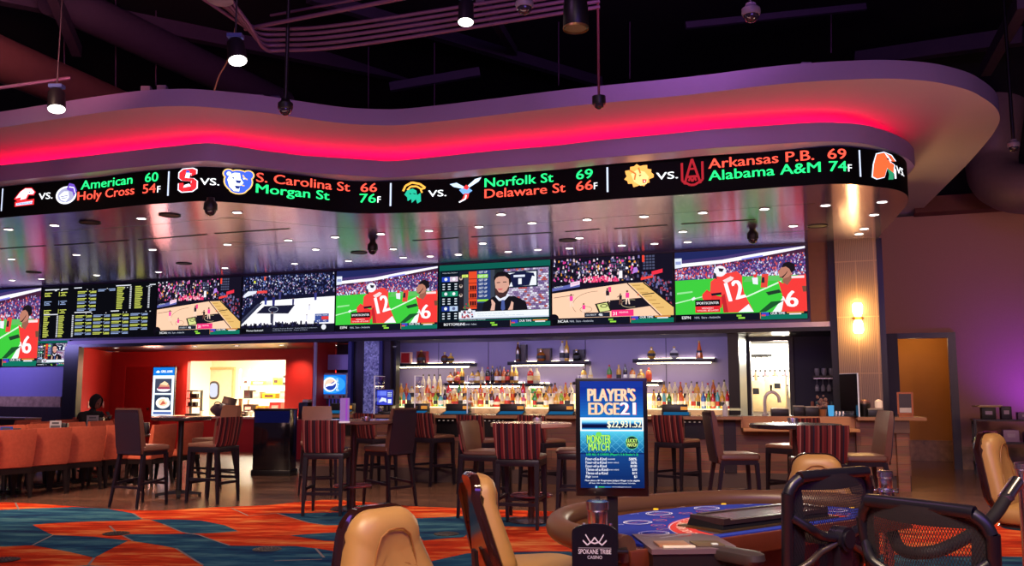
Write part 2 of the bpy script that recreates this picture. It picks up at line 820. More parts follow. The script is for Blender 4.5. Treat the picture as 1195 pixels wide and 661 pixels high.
for q in teal:
    pts = [flr(*p) for p in q]
    mb._face([mb.bm.verts.new((p.x, p.y, 0.006)) for p in pts])
mb.mi = 2
for ln in ([(155, 600), (166, 607), (175, 607.5)], [(190, 612.5), (212, 622), (222, 624)], [(278, 621), (250, 623), (222, 624), (232, 625.5), (250, 632), (268, 638)],
           [(110, 652), (103, 661)], [(143, 626), (155, 632.5)], [(38, 637.5), (62, 625.5)], [(18, 587.7), (22, 596)], [(270, 594), (290, 603), (323, 600)], [(323, 600), (360, 611), (380, 614)],
           [(368, 641), (378, 652)], [(128, 615), (135, 622)], [(320, 656), (376, 654)], [(205, 641), (224, 653), (237, 661)]):
    for a, b in zip(ln, ln[1:]):
        A, B = flr(*a), flr(*b)
        d = (B - A).normalized()
        n = Vector((-d.y, d.x, 0)) * 0.011
        mb._face([mb.bm.verts.new((p.x, p.y, 0.0075)) for p in (A + n, A - n, B - n, B + n)])
structure(mb.build('floor_carpet', [C_or, C_te, C_ln], flat=True), 'orange and teal carpet with curved shapes', 'carpet')

# ---- canopy: soffit, ticker face, fascia, cove, upper ring
tick_px = [(-60, 262), (0, 254.7), (55, 250), (110.7, 245.5), (160, 240), (200, 237.1), (232.7, 234.9), (265.4, 236.2), (309, 239.5), (352.6, 243.6), (396, 248), (425, 249.3),
           (460, 248.9), (515, 247.2), (581, 243.5), (646, 238.7), (710, 233.2), (770, 229.2), (824, 225.4), (880, 221), (917, 218.2), (963.6, 215.1), (990, 215), (1010, 216.7), (1041, 220.7), (1054, 225), (1060, 231.5), (1058, 240)]
TK = spline([onz(x, y, ZS) for x, y in tick_px], 6)
fas_px = [(-60, 220), (0, 211.7), (40, 208), (86.8, 203), (153, 195.7), (200, 191), (239, 187.6), (265, 189.8), (309, 196), (352.6, 201), (396, 203.8), (430, 206), (460, 207), (515, 202), (581, 195.5), (646, 190.5), (700, 184.5), (770, 178.5), (824, 173.3), (890, 169), (948, 165.5), (980, 165.5), (1010, 168), (1041, 176.4), (1060, 186), (1067.6, 194)]
FS = spline([onz(x, y, 4.42) for x, y in fas_px], 6)
ring_px = [(-60, 157), (0, 149), (50, 141.5), (100, 133.9), (140, 128.5), (167.4, 125.5), (200, 124), (234, 124.5), (301, 130.5), (350, 137.5), (400, 144), (435, 146), (467, 146), (515, 141.5), (567, 135.6), (668, 123.8), (800, 111), (895, 99.7), (950, 95), (996, 92.7), (1030, 91.8), (1062.8, 93), (1090, 95.7), (1113, 100.4), (1133, 106.5), (1146.5, 113.8), (1158, 122), (1165, 130.5), (1166.6, 140.6), (1162, 151), (1153, 164), (1129.7, 190.8), (1099.6, 221)]
RG = spline([onz(x, y, 4.88) for x, y in ring_px], 5)


def ext(P, d, L):
    return P + [P[-1] + Vector(d) * L]


wn = WM.to_3x3() @ Vector((0, 1, 0))     # into the wall
wu_ = WM.to_3x3() @ Vector((1, 0, 0))
TKx = ext(TK, (onz(1025.7, 277, ZS) - TK[-1]).normalized(), (onz(1025.7, 277, ZS) - TK[-1]).length)
FSx = ext(FS, (wn - wu_ * 0.12).normalized(), 3.2)
RGx = ext(RG, (RG[-1] - RG[-6]).normalized(), 2.5)


def outward(P):
    out = []
    for i in range(len(P)):
        t = (P[min(i + 1, len(P) - 1)] - P[max(i - 1, 0)])
        out.append(Vector((t.y, -t.x, 0)).normalized())
    return out


def offs(P, d):
    return [p + n * d for p, n in zip(P, outward(P))]


def ribbon(mb, P, z0, z1, Q=None):
    Q = Q or P
    a = [mb.bm.verts.new((p.x, p.y, z0)) for p in P]
    b = [mb.bm.verts.new((p.x, p.y, z1)) for p in Q]
    for i in range(len(P) - 1):
        mb._face((a[i], a[i + 1], b[i + 1], b[i]))


def flat_poly(mb, P, z):
    mb._face([mb.bm.verts.new((p.x, p.y, z)) for p in P])


def Wp(u, v, z=0):
    return WM @ Vector((u, v, z))


u_col0, u_col1 = wu(978, -.15), wu(1027.5, -.15)
mb = MB()
back = [Wp(u_col1 + .1, 0.6), Wp(-14, 0.6)]
flat_poly(mb, TKx + back, ZS)
structure(mb.build('ceiling_soffit', M_soffit, flat=True), 'glossy reflective canopy underside above the bar', 'ceiling')
# panel seams, slot diffusers
mb = MB()
for d, w in ((-1.15, 0.012), (-3.3, 0.012)):
    P = [p for p in offs(TK, d)][4:-30]
    mb2 = [Vector((p.x, p.y, 0)) for p in P]
    ribbon(mb, mb2, ZS - 0.004, ZS - 0.004, [p + n * w for p, n in zip(mb2, outward(mb2))])
structure(mb.build('trim_soffit_seam', M_black, flat=True))
mb = MB()
ribbon(mb, FSx, 4.42, 4.655)
ribbon(mb, FSx, 4.655, 4.655, offs(FSx, -0.05))
ribbon(mb, offs(FSx, -0.05), 4.655, 4.46)
ribbon(mb, offs(FSx, -0.05), 4.46, 4.46, offs(FSx, -0.9))
M_face = mat('purple_lit_face', (142, 122, 168), 0.75, var=0.06, scale=30)  # purple house light on the upright faces, put into their paint
structure(mb.build('ceiling_fascia', M_face, sharp=50), 'lavender band above the score ticker', 'ceiling')
mb = MB()
ribbon(mb, offs(FSx, -0.95), 4.46, 4.9)
structure(mb.build('ceiling_cove', M_paint, sharp=50))
mb = MB()
M_ledge = mat('satin_ledge', (226, 220, 232), 0.4, metal=0.35, var=0.05)
ribbon(mb, FSx, 4.418, 4.418, offs(TKx[:len(FS)] if False else FSx, -0.3))
ribbon(mb, FSx, 4.419, 4.362, offs(FSx, -0.13))
structure(mb.build('trim_ledge', M_ledge, flat=True))
mb = MB()
LS = offs(FS, -0.52)
ribbon(mb, LS, 4.585, 4.585, offs(FS, -0.68))
structure(mb.build('trim_cove_light', glow('cove_red', (255, 8, 58), 22), flat=True), 'red light strip hidden in the canopy cove', 'light')
mb = MB()
far = [RGx[-1] + wn * 0.01, Wp(-16, 3.0)]
flat_poly(mb, RGx + far, 4.88)
mb.mi = 1
ribbon(mb, RGx, 4.88, 5.095)
flat_poly(mb, RGx + far, 5.095)
structure(mb.build('ceiling_ring', [M_paint, M_face], sharp=50), 'wide lavender upper canopy with a curved edge', 'ceiling')

# ---- back wall pieces (wall coordinates)
zh0, zh1 = onw(700, 392.5).z, onw(700, 388).z
zf1 = onw(700, 382.6).z
uL, uN, uR = wu(78, 0, 450), wu(94.5, 0, 450), wu(365.5, 0, 440)
uB0, uB1 = wu(461, 0.2), wu(849, 0.2)
uS1 = wu(970)
VB = 1.05          # back of the bar recess
VN = 2.5           # back of the red food counter recess


def wbox(name, m, a, b, bev=0.0, label=None, cat=None):
    return structure(MB().span(a, b, bev).build(name, m, frame=WM), label, cat)


zlow = onw(30, 431).z
wbox('wall_back', M_purple, (-15, 0.03, zf1), (uS1, 0.25, ZS), label='upper wall carrying the row of video screens', cat='wall')
wbox('trim_header', M_header, (uL, -0.05, zh1), (uS1, 0.25, zf1))
wbox('trim_header_lip', M_black, (uL, -0.08, zh0), (uS1 + .0, 0.25, zh1))
wbox('wall_left', M_purple, (-15, 0.0, 0.9), (uL, 0.25, zf1), label='blue purple panelled wall under the leftmost screens', cat='wall')
mb = MB()
zl0, zl1 = onw(40, 475).z, onw(40, 463).z
mb.span((-15, -0.06, zl0), (wu(73, 0, 470), 0.0, zl1))
structure(mb.build('trim_granite_ledge', M_granite, frame=WM), 'brown granite ledge below the purple wall', 'ledge')
wbox('wall_left_base', M_darkwood, (-15, -0.1, 0), (uL, 0.05, zl0))
wbox('wall_column_black', M_black, (uL, -0.12, 0), (uN, 0.03, zh0 + 0.02))
# niche ceiling, red walls
wbox('ceiling_niche', M_darkwood, (uN - 1.2, 0.0, zh0 + .01), (uB0 + 0.0, VN + .1, zh0 + .06))
uNB = wu(129, VN, 450)
uk0, uk1 = wu(218, VN, 450), wu(332.5, VN, 450)
zk0, zk1 = onw(270, 485.5, VN).z, onw(270, 421, VN).z
mb = MB()
mb.span((min(uN, uNB) - .3, VN, 0), (uk0, VN + .12, zh0 + .02))
mb.span((uk1, VN, 0), (uR + 1.2, VN + .12, zh0 + .02))
mb.span((uk0, VN, zk1), (uk1, VN + .12, zh0 + .02))
mb.span((uk0, VN, 0), (uk1, VN + .12, zk0))
structure(mb.build('wall_food_counter', M_red, frame=WM), 'red wall with the kitchen serving opening', 'wall')
uNB = wu(129, VN, 450)
structure(MB().prism([(uN - .05, .02), (uN + .0, .02), (uNB, VN), (uNB - .05, VN)], 0, zh0 + .01).build('wall_niche_side', M_red, frame=WM), 'red angled side wall of the food counter recess', 'wall')
wbox('wall_niche_return', M_red, (uR - .03, 0.02, 0), (uR + .05, .72, zh0 + .01))
wbox('trim_niche_edge', mat('pale_trim', (200, 190, 210), .4), (uR + .02, -0.03, 0), (uR + .07, 0.02, zh0))
# kitchen room
mb = MB()
mb.span((uk0 - 2.5, 6.4, 0), (uk1 + 2.0, 6.5, 3.2))
mb.span((uk0 - 2.6, VN + .13, 0), (uk0 - 2.5, 6.4, 3.2))
mb.span((uk1 + 1.2, VN + .13, 0), (uk1 + 1.3, 6.4, 3.2))
mb.span((uk0 - 2.5, VN + .13, 2.9), (uk1 + 2, 6.4, 3.0))
structure(mb.build('wall_kitchen', M_white, frame=WM), 'bright cream kitchen walls seen through the serving opening', 'wall')
mb = MB()
a, b = wu(241.5, 6.35, 450), wu(271, 6.35, 450)
zt_ = onw(255, 431.5, 6.35).z
mb.span((a - .07, 6.33, 0), (a, 6.4, zt_ + .07)).span((b, 6.33, 0), (b + .07, 6.4, zt_ + .07)).span((a, 6.33, zt_), (b, 6.4, zt_ + .07))
d1 = structure(mb.build('door_1', mat('door_tan', (200, 170, 120), .5), frame=WM), 'cream kitchen door with a small oval window', 'door')
mb = MB().span((a, 6.36, 0), (b, 6.4, zt_))
o = mb.build('door_leaf', mat('door_cream', (226, 212, 180), .5), d1, frame=WM)
wa, wb = onw(244.5, 464, 6.34), onw(254, 447.5, 6.34)
for nm, mm, gr, y in (('window_rim', mat('rim_grey', (60, 56, 60), .4), 0.06, 6.35), ('window_pane', glow('door_pane', (236, 238, 255), 1.0), 0.0, 6.335)):
    pts = []
    cx_, cz_, hw, hh = (wa.x + wb.x) / 2, (wa.z + wb.z) / 2, (wb.x - wa.x) / 2 + gr, (wb.z - wa.z) / 2 + gr
    r = min(hw, hh) * .8
    for sx, sz, a0 in ((1, 1, 0), (-1, 1, 90), (-1, -1, 180), (1, -1, 270)):
        for k in range(5):
            t = R(a0 + k * 22.5)
            pts.append((cx_ + sx * (hw - r) + r * math.cos(t), cz_ + sz * (hh - r) + r * math.sin(t)))
    MB().slab(pts, y, y + .012).build(nm, mm, d1, frame=WM)
# red service door beside the menu screen
a, b = wu(146.5, VN, 450), wu(178, VN, 450)
zt_ = onw(160, 428.5, VN).z
mb = MB()
mb.span((a - .09, VN - .03, 0), (a, VN, zt_ + .09)).span((b, VN - .03, 0), (b + .09, VN, zt_ + .09)).span((a, VN - .03, zt_), (b, VN, zt_ + .09))
d2 = structure(mb.build('door_2', M_red, frame=WM), 'red painted service door in the red wall', 'door')
MB().span((a, VN - .012, 0), (b, VN, zt_)).build('door_leaf', mat('red_door', (150, 22, 18), .45), d2, frame=WM)
MB().ball((b - .08, VN - .05, .98), .03).build('knob', M_black, d2, frame=WM)
# beverage station recess and jambs
wbox('wall_beverage_back', M_darkwood, (uR + .07, 0.75, 0), (wu(407, .1), 0.85, zh0))
mb = MB()
for x0, x1, v0, mi in ((406.5, 410.5, -.03, 0), (410.5, 417, .05, 1), (417, 424.5, -.0, 2), (442.5, 446, -.02, 0), (446, 456, .03, 2), (456, 462.5, .12, 1)):
    mb.mi = mi
    mb.span((wu(x0, v0), v0, 0), (wu(x1, v0), v0 + .16, zh0 + .01))
structure(mb.build('wall_jamb_left', [mat('blue_edge', (52, 62, 140), .4), M_black, M_darkwood], frame=WM), 'dark pilasters left of the bar', 'wall')


def glitter():
    m, nt, out = nodes('mosaic_glitter')
    N, Lk = nt.nodes, nt.links
    tc = N.new('ShaderNodeTexCoord')
    vo = N.new('ShaderNodeTexVoronoi')
    vo.inputs['Scale'].default_value = 28
    Lk.new(tc.outputs['Object'], vo.inputs['Vector'])
    cr = N.new('ShaderNodeValToRGB')
    cr.color_ramp.elements[0].color = rgb(60, 66, 140)
    cr.color_ramp.elements[1].color = rgb(190, 200, 250)
    Lk.new(vo.outputs['Color'], cr.inputs[0])
    b = N.new('ShaderNodeBsdfPrincipled')
    b.inputs['Roughness'].default_value = 0.25
    Lk.new(cr.outputs[0], b.inputs['Base Color'])
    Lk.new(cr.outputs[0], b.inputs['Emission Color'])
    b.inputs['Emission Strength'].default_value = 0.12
    Lk.new(b.outputs[0], out.inputs[0])
    return m


wbox('wall_mosaic_column', glitter(), (wu(424.5, .02), .02, 0.9), (wu(442.5, .02), .3, zh0), label='blue glittering mosaic column left of the bar shelves', cat='column')
# bar recess
wbox('wall_bar_back', M_purple, (uB0 - 1.6, VB, 0), (uB1 + .04, VB + .1, zh0 + .02), label='purple panelled wall behind the liquor shelves', cat='wall')
mb = MB()
for px in (570, 683, 777, 512):
    u = wu(px, VB - .004)
    mb.span((u - .006, VB - .006, .9), (u + .006, VB, zh0))
structure(mb.build('trim_panel_seam', M_navy, frame=WM))
wbox('ceiling_bar_recess', M_black, (uB0 - .1, 0.1, zh0 + .0), (u_col0 + .2, 6.0, zh0 + .04))
# right of the bar: jamb, navy wall with a lit service doorway
mb = MB()
mb.span((wu(849, .1), .1, 0), (wu(862, .1), VB, zh0))
structure(mb.build('wall_jamb_right', M_black, frame=WM))
VD = 1.5
ud0, ud1 = wu(876.5, VD, 440), wu(921.5, VD, 440)
zd1 = onw(900, 398.5, VD).z
mb = MB()
mb.span((wu(855, VD), VD, 0), (ud0, VD + .1, zh0 + .02)).span((ud1, VD, 0), (u_col1 + .3, VD + .1, zh0 + .02)).span((ud0, VD, zd1), (ud1, VD + .1, zh0 + .02))
structure(mb.build('wall_service', M_navy, frame=WM), 'dark navy wall around the lit service doorway', 'wall')
mb = MB()
mb.span((ud0 - .12, VD - .05, 0), (ud0, VD, zd1 + .08)).span((ud1, VD - .05, 0), (ud1 + .08, VD, zd1 + .08)).span((ud0, VD - .05, zd1), (ud1, VD, zd1 + .08))
structure(mb.build('door_3', mat('door_frame_dark', (34, 22, 30), .4), frame=WM), 'dark framed service doorway beside the bar', 'door')
mb = MB()
mb.span((ud0 - .6, 4.0, 0), (ud1 + 1.6, 4.1, 2.9)).span((ud0 - .7, VD + .12, 0), (ud0 - .6, 4, 2.9)).span((ud1 + 1.2, VD + .12, 0), (ud1 + 1.3, 4.0, 2.9)).span((ud0 - .6, VD + .12, 2.8), (ud1 + 1.2, 4, 2.9))
structure(mb.build('wall_service_room', mat('warm_white', (252, 248, 240), .7, var=.03), frame=WM), 'bright white room behind the service doorway', 'wall')
# panel between screen and column, column, dark frame strips
wbox('wall_side_panel', mat('side_panel', (128, 84, 70), .6), (wu(944.5, 0, 330), -.005, zf1), (uS1, .03, ZS), label='brown panel right of the last screen', cat='wall')
mb = MB()
mb.span((uS1, -.06, 0.9), (u_col0, .3, ZS)).span((u_col1, -.12, 0), (wu(1034.5, -.1, 400), .6, ZS))
structure(mb.build('trim_column_frame', M_black, frame=WM))


def columnmat():
    m, nt, out = nodes('ribbed_tan_wallpaper')
    N, Lk = nt.nodes, nt.links
    tc = N.new('ShaderNodeTexCoord')
    wv = N.new('ShaderNodeTexWave')
    wv.bands_direction = 'X'
    wv.inputs['Scale'].default_value = 14
    wv.inputs['Distortion'].default_value = 1.5
    mp = N.new('ShaderNodeMapping')
    mp.inputs['Rotation'].default_value = (0, 0, -WA)
    Lk.new(tc.outputs['Object'], mp.inputs[0])
    Lk.new(mp.outputs[0], wv.inputs['Vector'])
    mx = N.new('ShaderNodeMix')
    mx.data_type = 'RGBA'
    mx.inputs['A'].default_value = rgb(170, 142, 124)
    mx.inputs['B'].default_value = rgb(124, 100, 92)
    Lk.new(wv.outputs['Fac'], mx.inputs['Factor'])
    b = N.new('ShaderNodeBsdfPrincipled')
    b.inputs['Roughness'].default_value = 0.42
    Lk.new(mx.outputs['Result'], b.inputs['Base Color'])
    Lk.new(b.outputs[0], out.inputs[0])
    return m


wbox('wall_column', columnmat(), (u_col0, -.15, 0), (u_col1, .6, ZS), label='tan ribbed column with a glowing sconce', cat='column')
mb = MB()
um = (u_col0 + u_col1) / 2
for py in (305, 370, 436):
    z = onw(1000, py, -.15).z
    mb.span((u_col0, -.153, z - .008), (u_col1, -.15, z + .008))
mb.span((um - .006, -.153, .9), (um + .006, -.15, ZS - .35))
mb.span((u_col1 - .05, -.153, .9), (u_col1 - .03, -.15, ZS))
structure(mb.build('trim_column_joint', mat('joint_tan', (196, 160, 132), .4), frame=WM))
# ---- right wall
pr = WI @ flr(1122, 548)
VR = pr.y
ur0 = wu(1031, VR, 300)
zr1 = onw(1120, 249, VR).z
da, db = wu(1033, VR, 450), wu(1108.5, VR, 450)
zd = onw(1108, 394.5, VR).z
mb = MB()
mb.span((db, VR, 0), (ur0 + 14, VR + .15, zr1)).span((u_col1 + .02, VR, zd), (db, VR + .15, zr1)).span((u_col1 + .02, VR, 0), (da, VR + .15, zd))
structure(mb.build('wall_right', M_tan, frame=WM), 'mauve plaster wall right of the bar', 'wall')
mb = MB()
fw = wu(1118, VR, 450) - db
mb.span((db, VR - .06, 0), (db + fw, VR + .02, zd + .1)).span((da - .1, VR - .06, zd), (db, VR + .02, zd + .1))
structure(mb.build('door_4', mat('door_frame_black', (30, 20, 26), .35), frame=WM), 'dark framed doorway to the orange corridor', 'door')
mb = MB()
mb.span((da - .5, VR + 2.0, 0), (db + 1.5, VR + 2.1, 3.2)).span((db + .35, VR + .15, 0), (db + .45, VR + 2.0, 3.2)).span((da - 1.5, VR + .15, 2.9), (db + 1, VR + 2, 3.0))
structure(mb.build('wall_corridor', M_orange, frame=WM), 'orange lit corridor wall behind the doorway', 'wall')
zb = 0.42
mb = MB()
mb.span((db + fw, VR - .03, 0), (ur0 + 14, VR, zb)).span((da - 1.5, VR + 1.97, 0), (db + .35, VR + 2.0, zb))
structure(mb.build('baseboard_right', M_granite, frame=WM), 'brown granite baseboard of the right wall and corridor', 'baseboard')
mb = MB()
mb.span((wu(1068, VR - .5, 250), VR - .45, zr1 - .02), (ur0 + 14, VR + .1, zr1 + .28))
structure(mb.build('trim_beam', M_beamred, frame=WM), 'dull red beam along the top of the right wall', 'beam')
# ---- overall dark ceiling and upper walls
structure(MB().quad((-24, -2, 8.2), (24, -2, 8.2), (24, 30, 8.2), (-24, 30, 8.2)).build('ceiling', M_dark, flat=True), 'black open ceiling', 'ceiling')
wbox('wall_upper', M_dark, (-18, 4.0, 5.0), (22, 4.2, 8.3))
wbox('wall_upper_right', M_dark, (u_col1 - .2, VR + .05, zr1 + .2), (ur0 + 14, VR + .2, 8.2))
# ================================================================ SCORE TICKER
def s_curve(P):
    L = [0]
    for a, b in zip(P, P[1:]):
        L.append(L[-1] + (b - a).length)
    return L


TS = s_curve(TK)
TN = outward(TK)


def tick_at(s, z, lift=0.0):
    s = max(0, min(TS[-1] - 1e-6, s))
    i = max(k for k in range(len(TS) - 1) if TS[k] <= s)
    t = (s - TS[i]) / (TS[i + 1] - TS[i])
    p = TK[i].lerp(TK[i + 1], t)
    n = TN[i].lerp(TN[i + 1], t).normalized()
    return Vector((p.x, p.y, z)) + n * lift


_px = [proj((p.x, p.y, 4.2))[0] for p in TK]


def s_px(px):
    for i in range(len(_px) - 1):
        if _px[i] <= px <= _px[i + 1] and _px[i + 1] > _px[i]:
            return TS[i] + (px - _px[i]) / (_px[i + 1] - _px[i]) * (TS[i + 1] - TS[i])
    return TS[-1] if px > 1000 else 0


tk = thing('score_ticker', 'long black curved score ticker with white red and green basketball scores wrapping the canopy edge', 'ticker', tick_at(s_px(560), ZS))
TI = tk.matrix_world
bpy.context.view_layer.update()
TI = tk.matrix_world.inverted()
mb = MB()
P = [TI @ (p + n * 0.002) for p, n in zip(TK, TN)]
Hh = 4.362 - ZS
ribbon(mb, P, 0, Hh)
mb.build('display_face', mat('display_black', (5, 5, 8), 0.6, var=0.2, spec=.1), tk, sharp=60)
GREEN, REDT, WHT = (40, 246, 128), (255, 84, 66), (246, 250, 255)
MT = picmat('ticker_light', 1.7)
TH = Hh


def seg(idx, label, fill):
    p = Pic()
    p.step = 0.0003
    fill(p)
    fn = lambda x, y, l: TI @ tick_at(x, ZS + y, 0.006 + l)
    parts = p.split()
    o = parts.pop('').obj('score_segment', MT, fn, tk)
    o['label'] = label
    for g, q in parts.items():
        if q.Fc:
            q.obj('versus_sign' if g == 'versus' else 'team_line' if g[0] == 'l' else 'team_emblem', MT, fn, o)
    return o


Y = lambda f: TH * (1 - f)     # fraction from the top


def row(p, s, x0, x1, r, c, bold=0.032):
    p.marks.append((len(p.Fc), ''))
    a, b = s_px(x0), s_px(x1)
    p.marks[-1] = (len(p.Fc), 'line%d' % r)
    base = (0.335, 0.67)[r]
    desc = any(ch in 'gpqy' for ch in s)
    h = TH * 0.275 * (1.28 if desc else 1.0)
    p.text(s, a, Y(base) - (TH * 0.077 if desc else 0), h=h, w=b - a, c=c, bold=bold)


def vs_(p, x0, x1):
    p.marks.append((len(p.Fc), ''))
    p.marks[-1] = (len(p.Fc), 'versus')
    p.text('VS.', s_px(x0), Y(0.53), h=TH * .2, w=s_px(x1) - s_px(x0), c=WHT, bold=0.035)


def div(p, x):
    s = s_px(x)
    p.rect(s - .012, Y(.78), s + .012, Y(.06), (190, 200, 225))


def emb(p, x0, x1, f0, f1):
    """local unit frame for an emblem: returns map of 0..100 coordinates"""
    a, b, c, d = s_px(x0), s_px(x1), Y(f1), Y(f0)
    p.marks.append((len(p.Fc), 'e%d' % x0))
    return lambda pts: [(a + (b - a) * x / 100.0, c + (d - c) * y / 100.0) for x, y in pts]


def seg0(p):
    div(p, 3)
    m = emb(p, 17, 42, .1, .72)
    p.poly(m([(5, 5), (95, 8), (95, 38), (5, 30)]), (214, 40, 44))
    p.poly(m([(0, 45), (25, 80), (50, 98), (80, 96), (100, 72), (92, 55), (70, 58), (60, 35), (20, 30)]), (214, 40, 50))
    p.poly(m([(8, 48), (30, 80), (52, 94), (80, 90), (94, 72), (88, 62), (64, 64), (56, 42), (30, 38), (34, 52)]), (240, 244, 255))
    p.poly(m([(66, 74), (76, 76), (72, 68)]), (30, 50, 120))
    p.poly(m([(12, 10), (88, 13), (88, 28), (12, 22)]), (190, 206, 240))
    p.text('AMERICAN', m([(16, 14)])[0][0], m([(16, 14)])[0][1], h=TH * .05, w=s_px(39) - s_px(21), c=(40, 50, 120))
    vs_(p, 46, 62)
    a = m = emb(p, 65, 91, .08, .74)
    p.poly(m([(50 + 46 * math.cos(t * .3), 42 + 42 * math.sin(t * .3)) for t in range(21)]), (236, 236, 250))
    p.poly(m([(50 + 38 * math.cos(t * .3), 42 + 34 * math.sin(t * .3)) for t in range(21)]), (150, 150, 180))
    p.poly(m([(20, 42), (40, 60), (60, 58), (64, 30), (50, 12), (28, 22)]), (230, 232, 245))
    p.line(m([(26, 36), (58, 40)]), .01, (70, 66, 110))
    p.line(m([(30, 28), (56, 30)]), .01, (70, 66, 110))
    p.poly(m([(50, 70), (62, 98), (84, 90), (98, 60), (86, 30), (78, 55), (66, 60)]), (96, 66, 170))
    p.line(m([(62, 80), (84, 74), (90, 50)]), .015, (220, 214, 246))
    row(p, 'American', 95, 155, 0, GREEN)
    row(p, '60', 170, 185, 0, GREEN)
    row(p, 'Holy Cross', 92, 158, 1, REDT)
    row(p, '54', 168, 183, 1, REDT)
    p.text('F', s_px(185), Y(.67), h=TH * .19, c=WHT, bold=.03)


def seg1(p):
    div(p, 197)
    m = emb(p, 208, 231, .04, .7)
    S = [(92, 74), (92, 92), (74, 100), (26, 100), (6, 86), (6, 62), (22, 50), (66, 44), (68, 30), (30, 30), (30, 40), (6, 40), (6, 12), (24, 0), (76, 0), (96, 14), (96, 44), (80, 56), (36, 62), (34, 74), (66, 74), (66, 66)]
    p.poly(m([(50 + (x - 50) * 1.12, 50 + (y - 50) * 1.08) for x, y in S]), (236, 236, 250))
    p.poly(m(S), (222, 40, 50))
    p.poly(m([(36, 62), (60, 58), (64, 80), (44, 88)]), (238, 240, 255))
    p.poly(m([(40, 84), (62, 82), (58, 92), (44, 94)]), (56, 80, 190))
    p.poly(m([(30, 18), (70, 22), (60, 34), (36, 30)]), (238, 240, 255))
    vs_(p, 234, 256)
    m = emb(p, 261, 295, .04, .72)
    def blob(cx, cy, rx, ry, c):
        p.poly(m([(cx + rx * math.cos(t * .3), cy + ry * math.sin(t * .3)) for t in range(21)]), c)
    for c_, g_ in (((236, 190, 110), 7), ((60, 92, 214), 2)):
        blob(16, 82, 14 + g_, 15 + g_, c_)
        blob(84, 82, 14 + g_, 15 + g_, c_)
        blob(50, 52, 44 + g_, 44 + g_, c_)
        blob(50, 18, 26 + g_, 16 + g_, c_)
    blob(17, 82, 8, 9, (240, 244, 255))
    p.poly(m([(12, 56), (20, 78), (36, 88), (54, 88), (58, 64), (68, 46), (56, 32), (54, 8), (36, 8), (20, 26)]), (240, 244, 255))
    p.poly(m([(40, 56), (60, 56), (56, 44), (44, 44)]), (30, 44, 120))
    p.poly(m([(26, 66), (36, 68), (34, 60)]), (30, 44, 120))
    p.poly(m([(64, 68), (74, 66), (68, 60)]), (240, 244, 255))
    p.poly(m([(38, 32), (58, 32), (52, 18), (42, 20)]), (30, 44, 120))
    row(p, 'S. Carolina St', 299, 408, 0, REDT)
    row(p, '66', 421, 440, 0, REDT)
    row(p, 'Morgan St', 299, 384, 1, GREEN)
    row(p, '76', 420, 439, 1, GREEN)
    p.text('F', s_px(441), Y(.67), h=TH * .19, c=WHT, bold=.03)


def seg2(p):
    div(p, 456)
    m = emb(p, 470, 497, .05, .74)
    p.line(m([(2, 60), (12, 84), (40, 98), (74, 90), (98, 72)]), .03, (240, 170, 70))
    p.line(m([(20, 64), (34, 80), (60, 80), (82, 66)]), .025, (240, 170, 70))
    p.line(m([(98, 72), (78, 66), (84, 50)]), .025, (240, 170, 70))
    p.poly(m([(8, 44), (20, 64), (44, 70), (60, 60), (62, 40), (78, 50), (80, 12), (64, 2), (58, 22), (40, 6), (38, 24), (22, 14), (20, 32)]), (34, 168, 136))
    p.line(m([(30, 48), (56, 46)]), .015, (10, 50, 46))
    vs_(p, 500, 521)
    m = emb(p, 525, 562, .0, .76)
    p.poly(m([(0, 78), (22, 82), (48, 62), (40, 56), (12, 66)]), (190, 214, 246))
    p.poly(m([(100, 98), (80, 92), (54, 64), (60, 58), (92, 82)]), (206, 226, 250))
    p.poly(m([(30, 52), (46, 60), (60, 58), (72, 46), (60, 36), (42, 34)]), (110, 160, 230))
    p.poly(m([(42, 58), (52, 72), (62, 62), (56, 50)]), (220, 50, 50))
    p.poly(m([(46, 36), (62, 36), (58, 16), (30, 2), (42, 18)]), (220, 60, 56))
    p.line(m([(52, 30), (50, 14), (30, 2)]), .02, (240, 244, 255))
    row(p, 'Norfolk St', 566, 646, 0, GREEN)
    row(p, '69', 673, 692, 0, GREEN)
    row(p, 'Delaware St', 566, 660, 1, REDT)
    row(p, '66', 673, 692, 1, REDT)
    p.text('F', s_px(693.5), Y(.67), h=TH * .19, c=WHT, bold=.03)


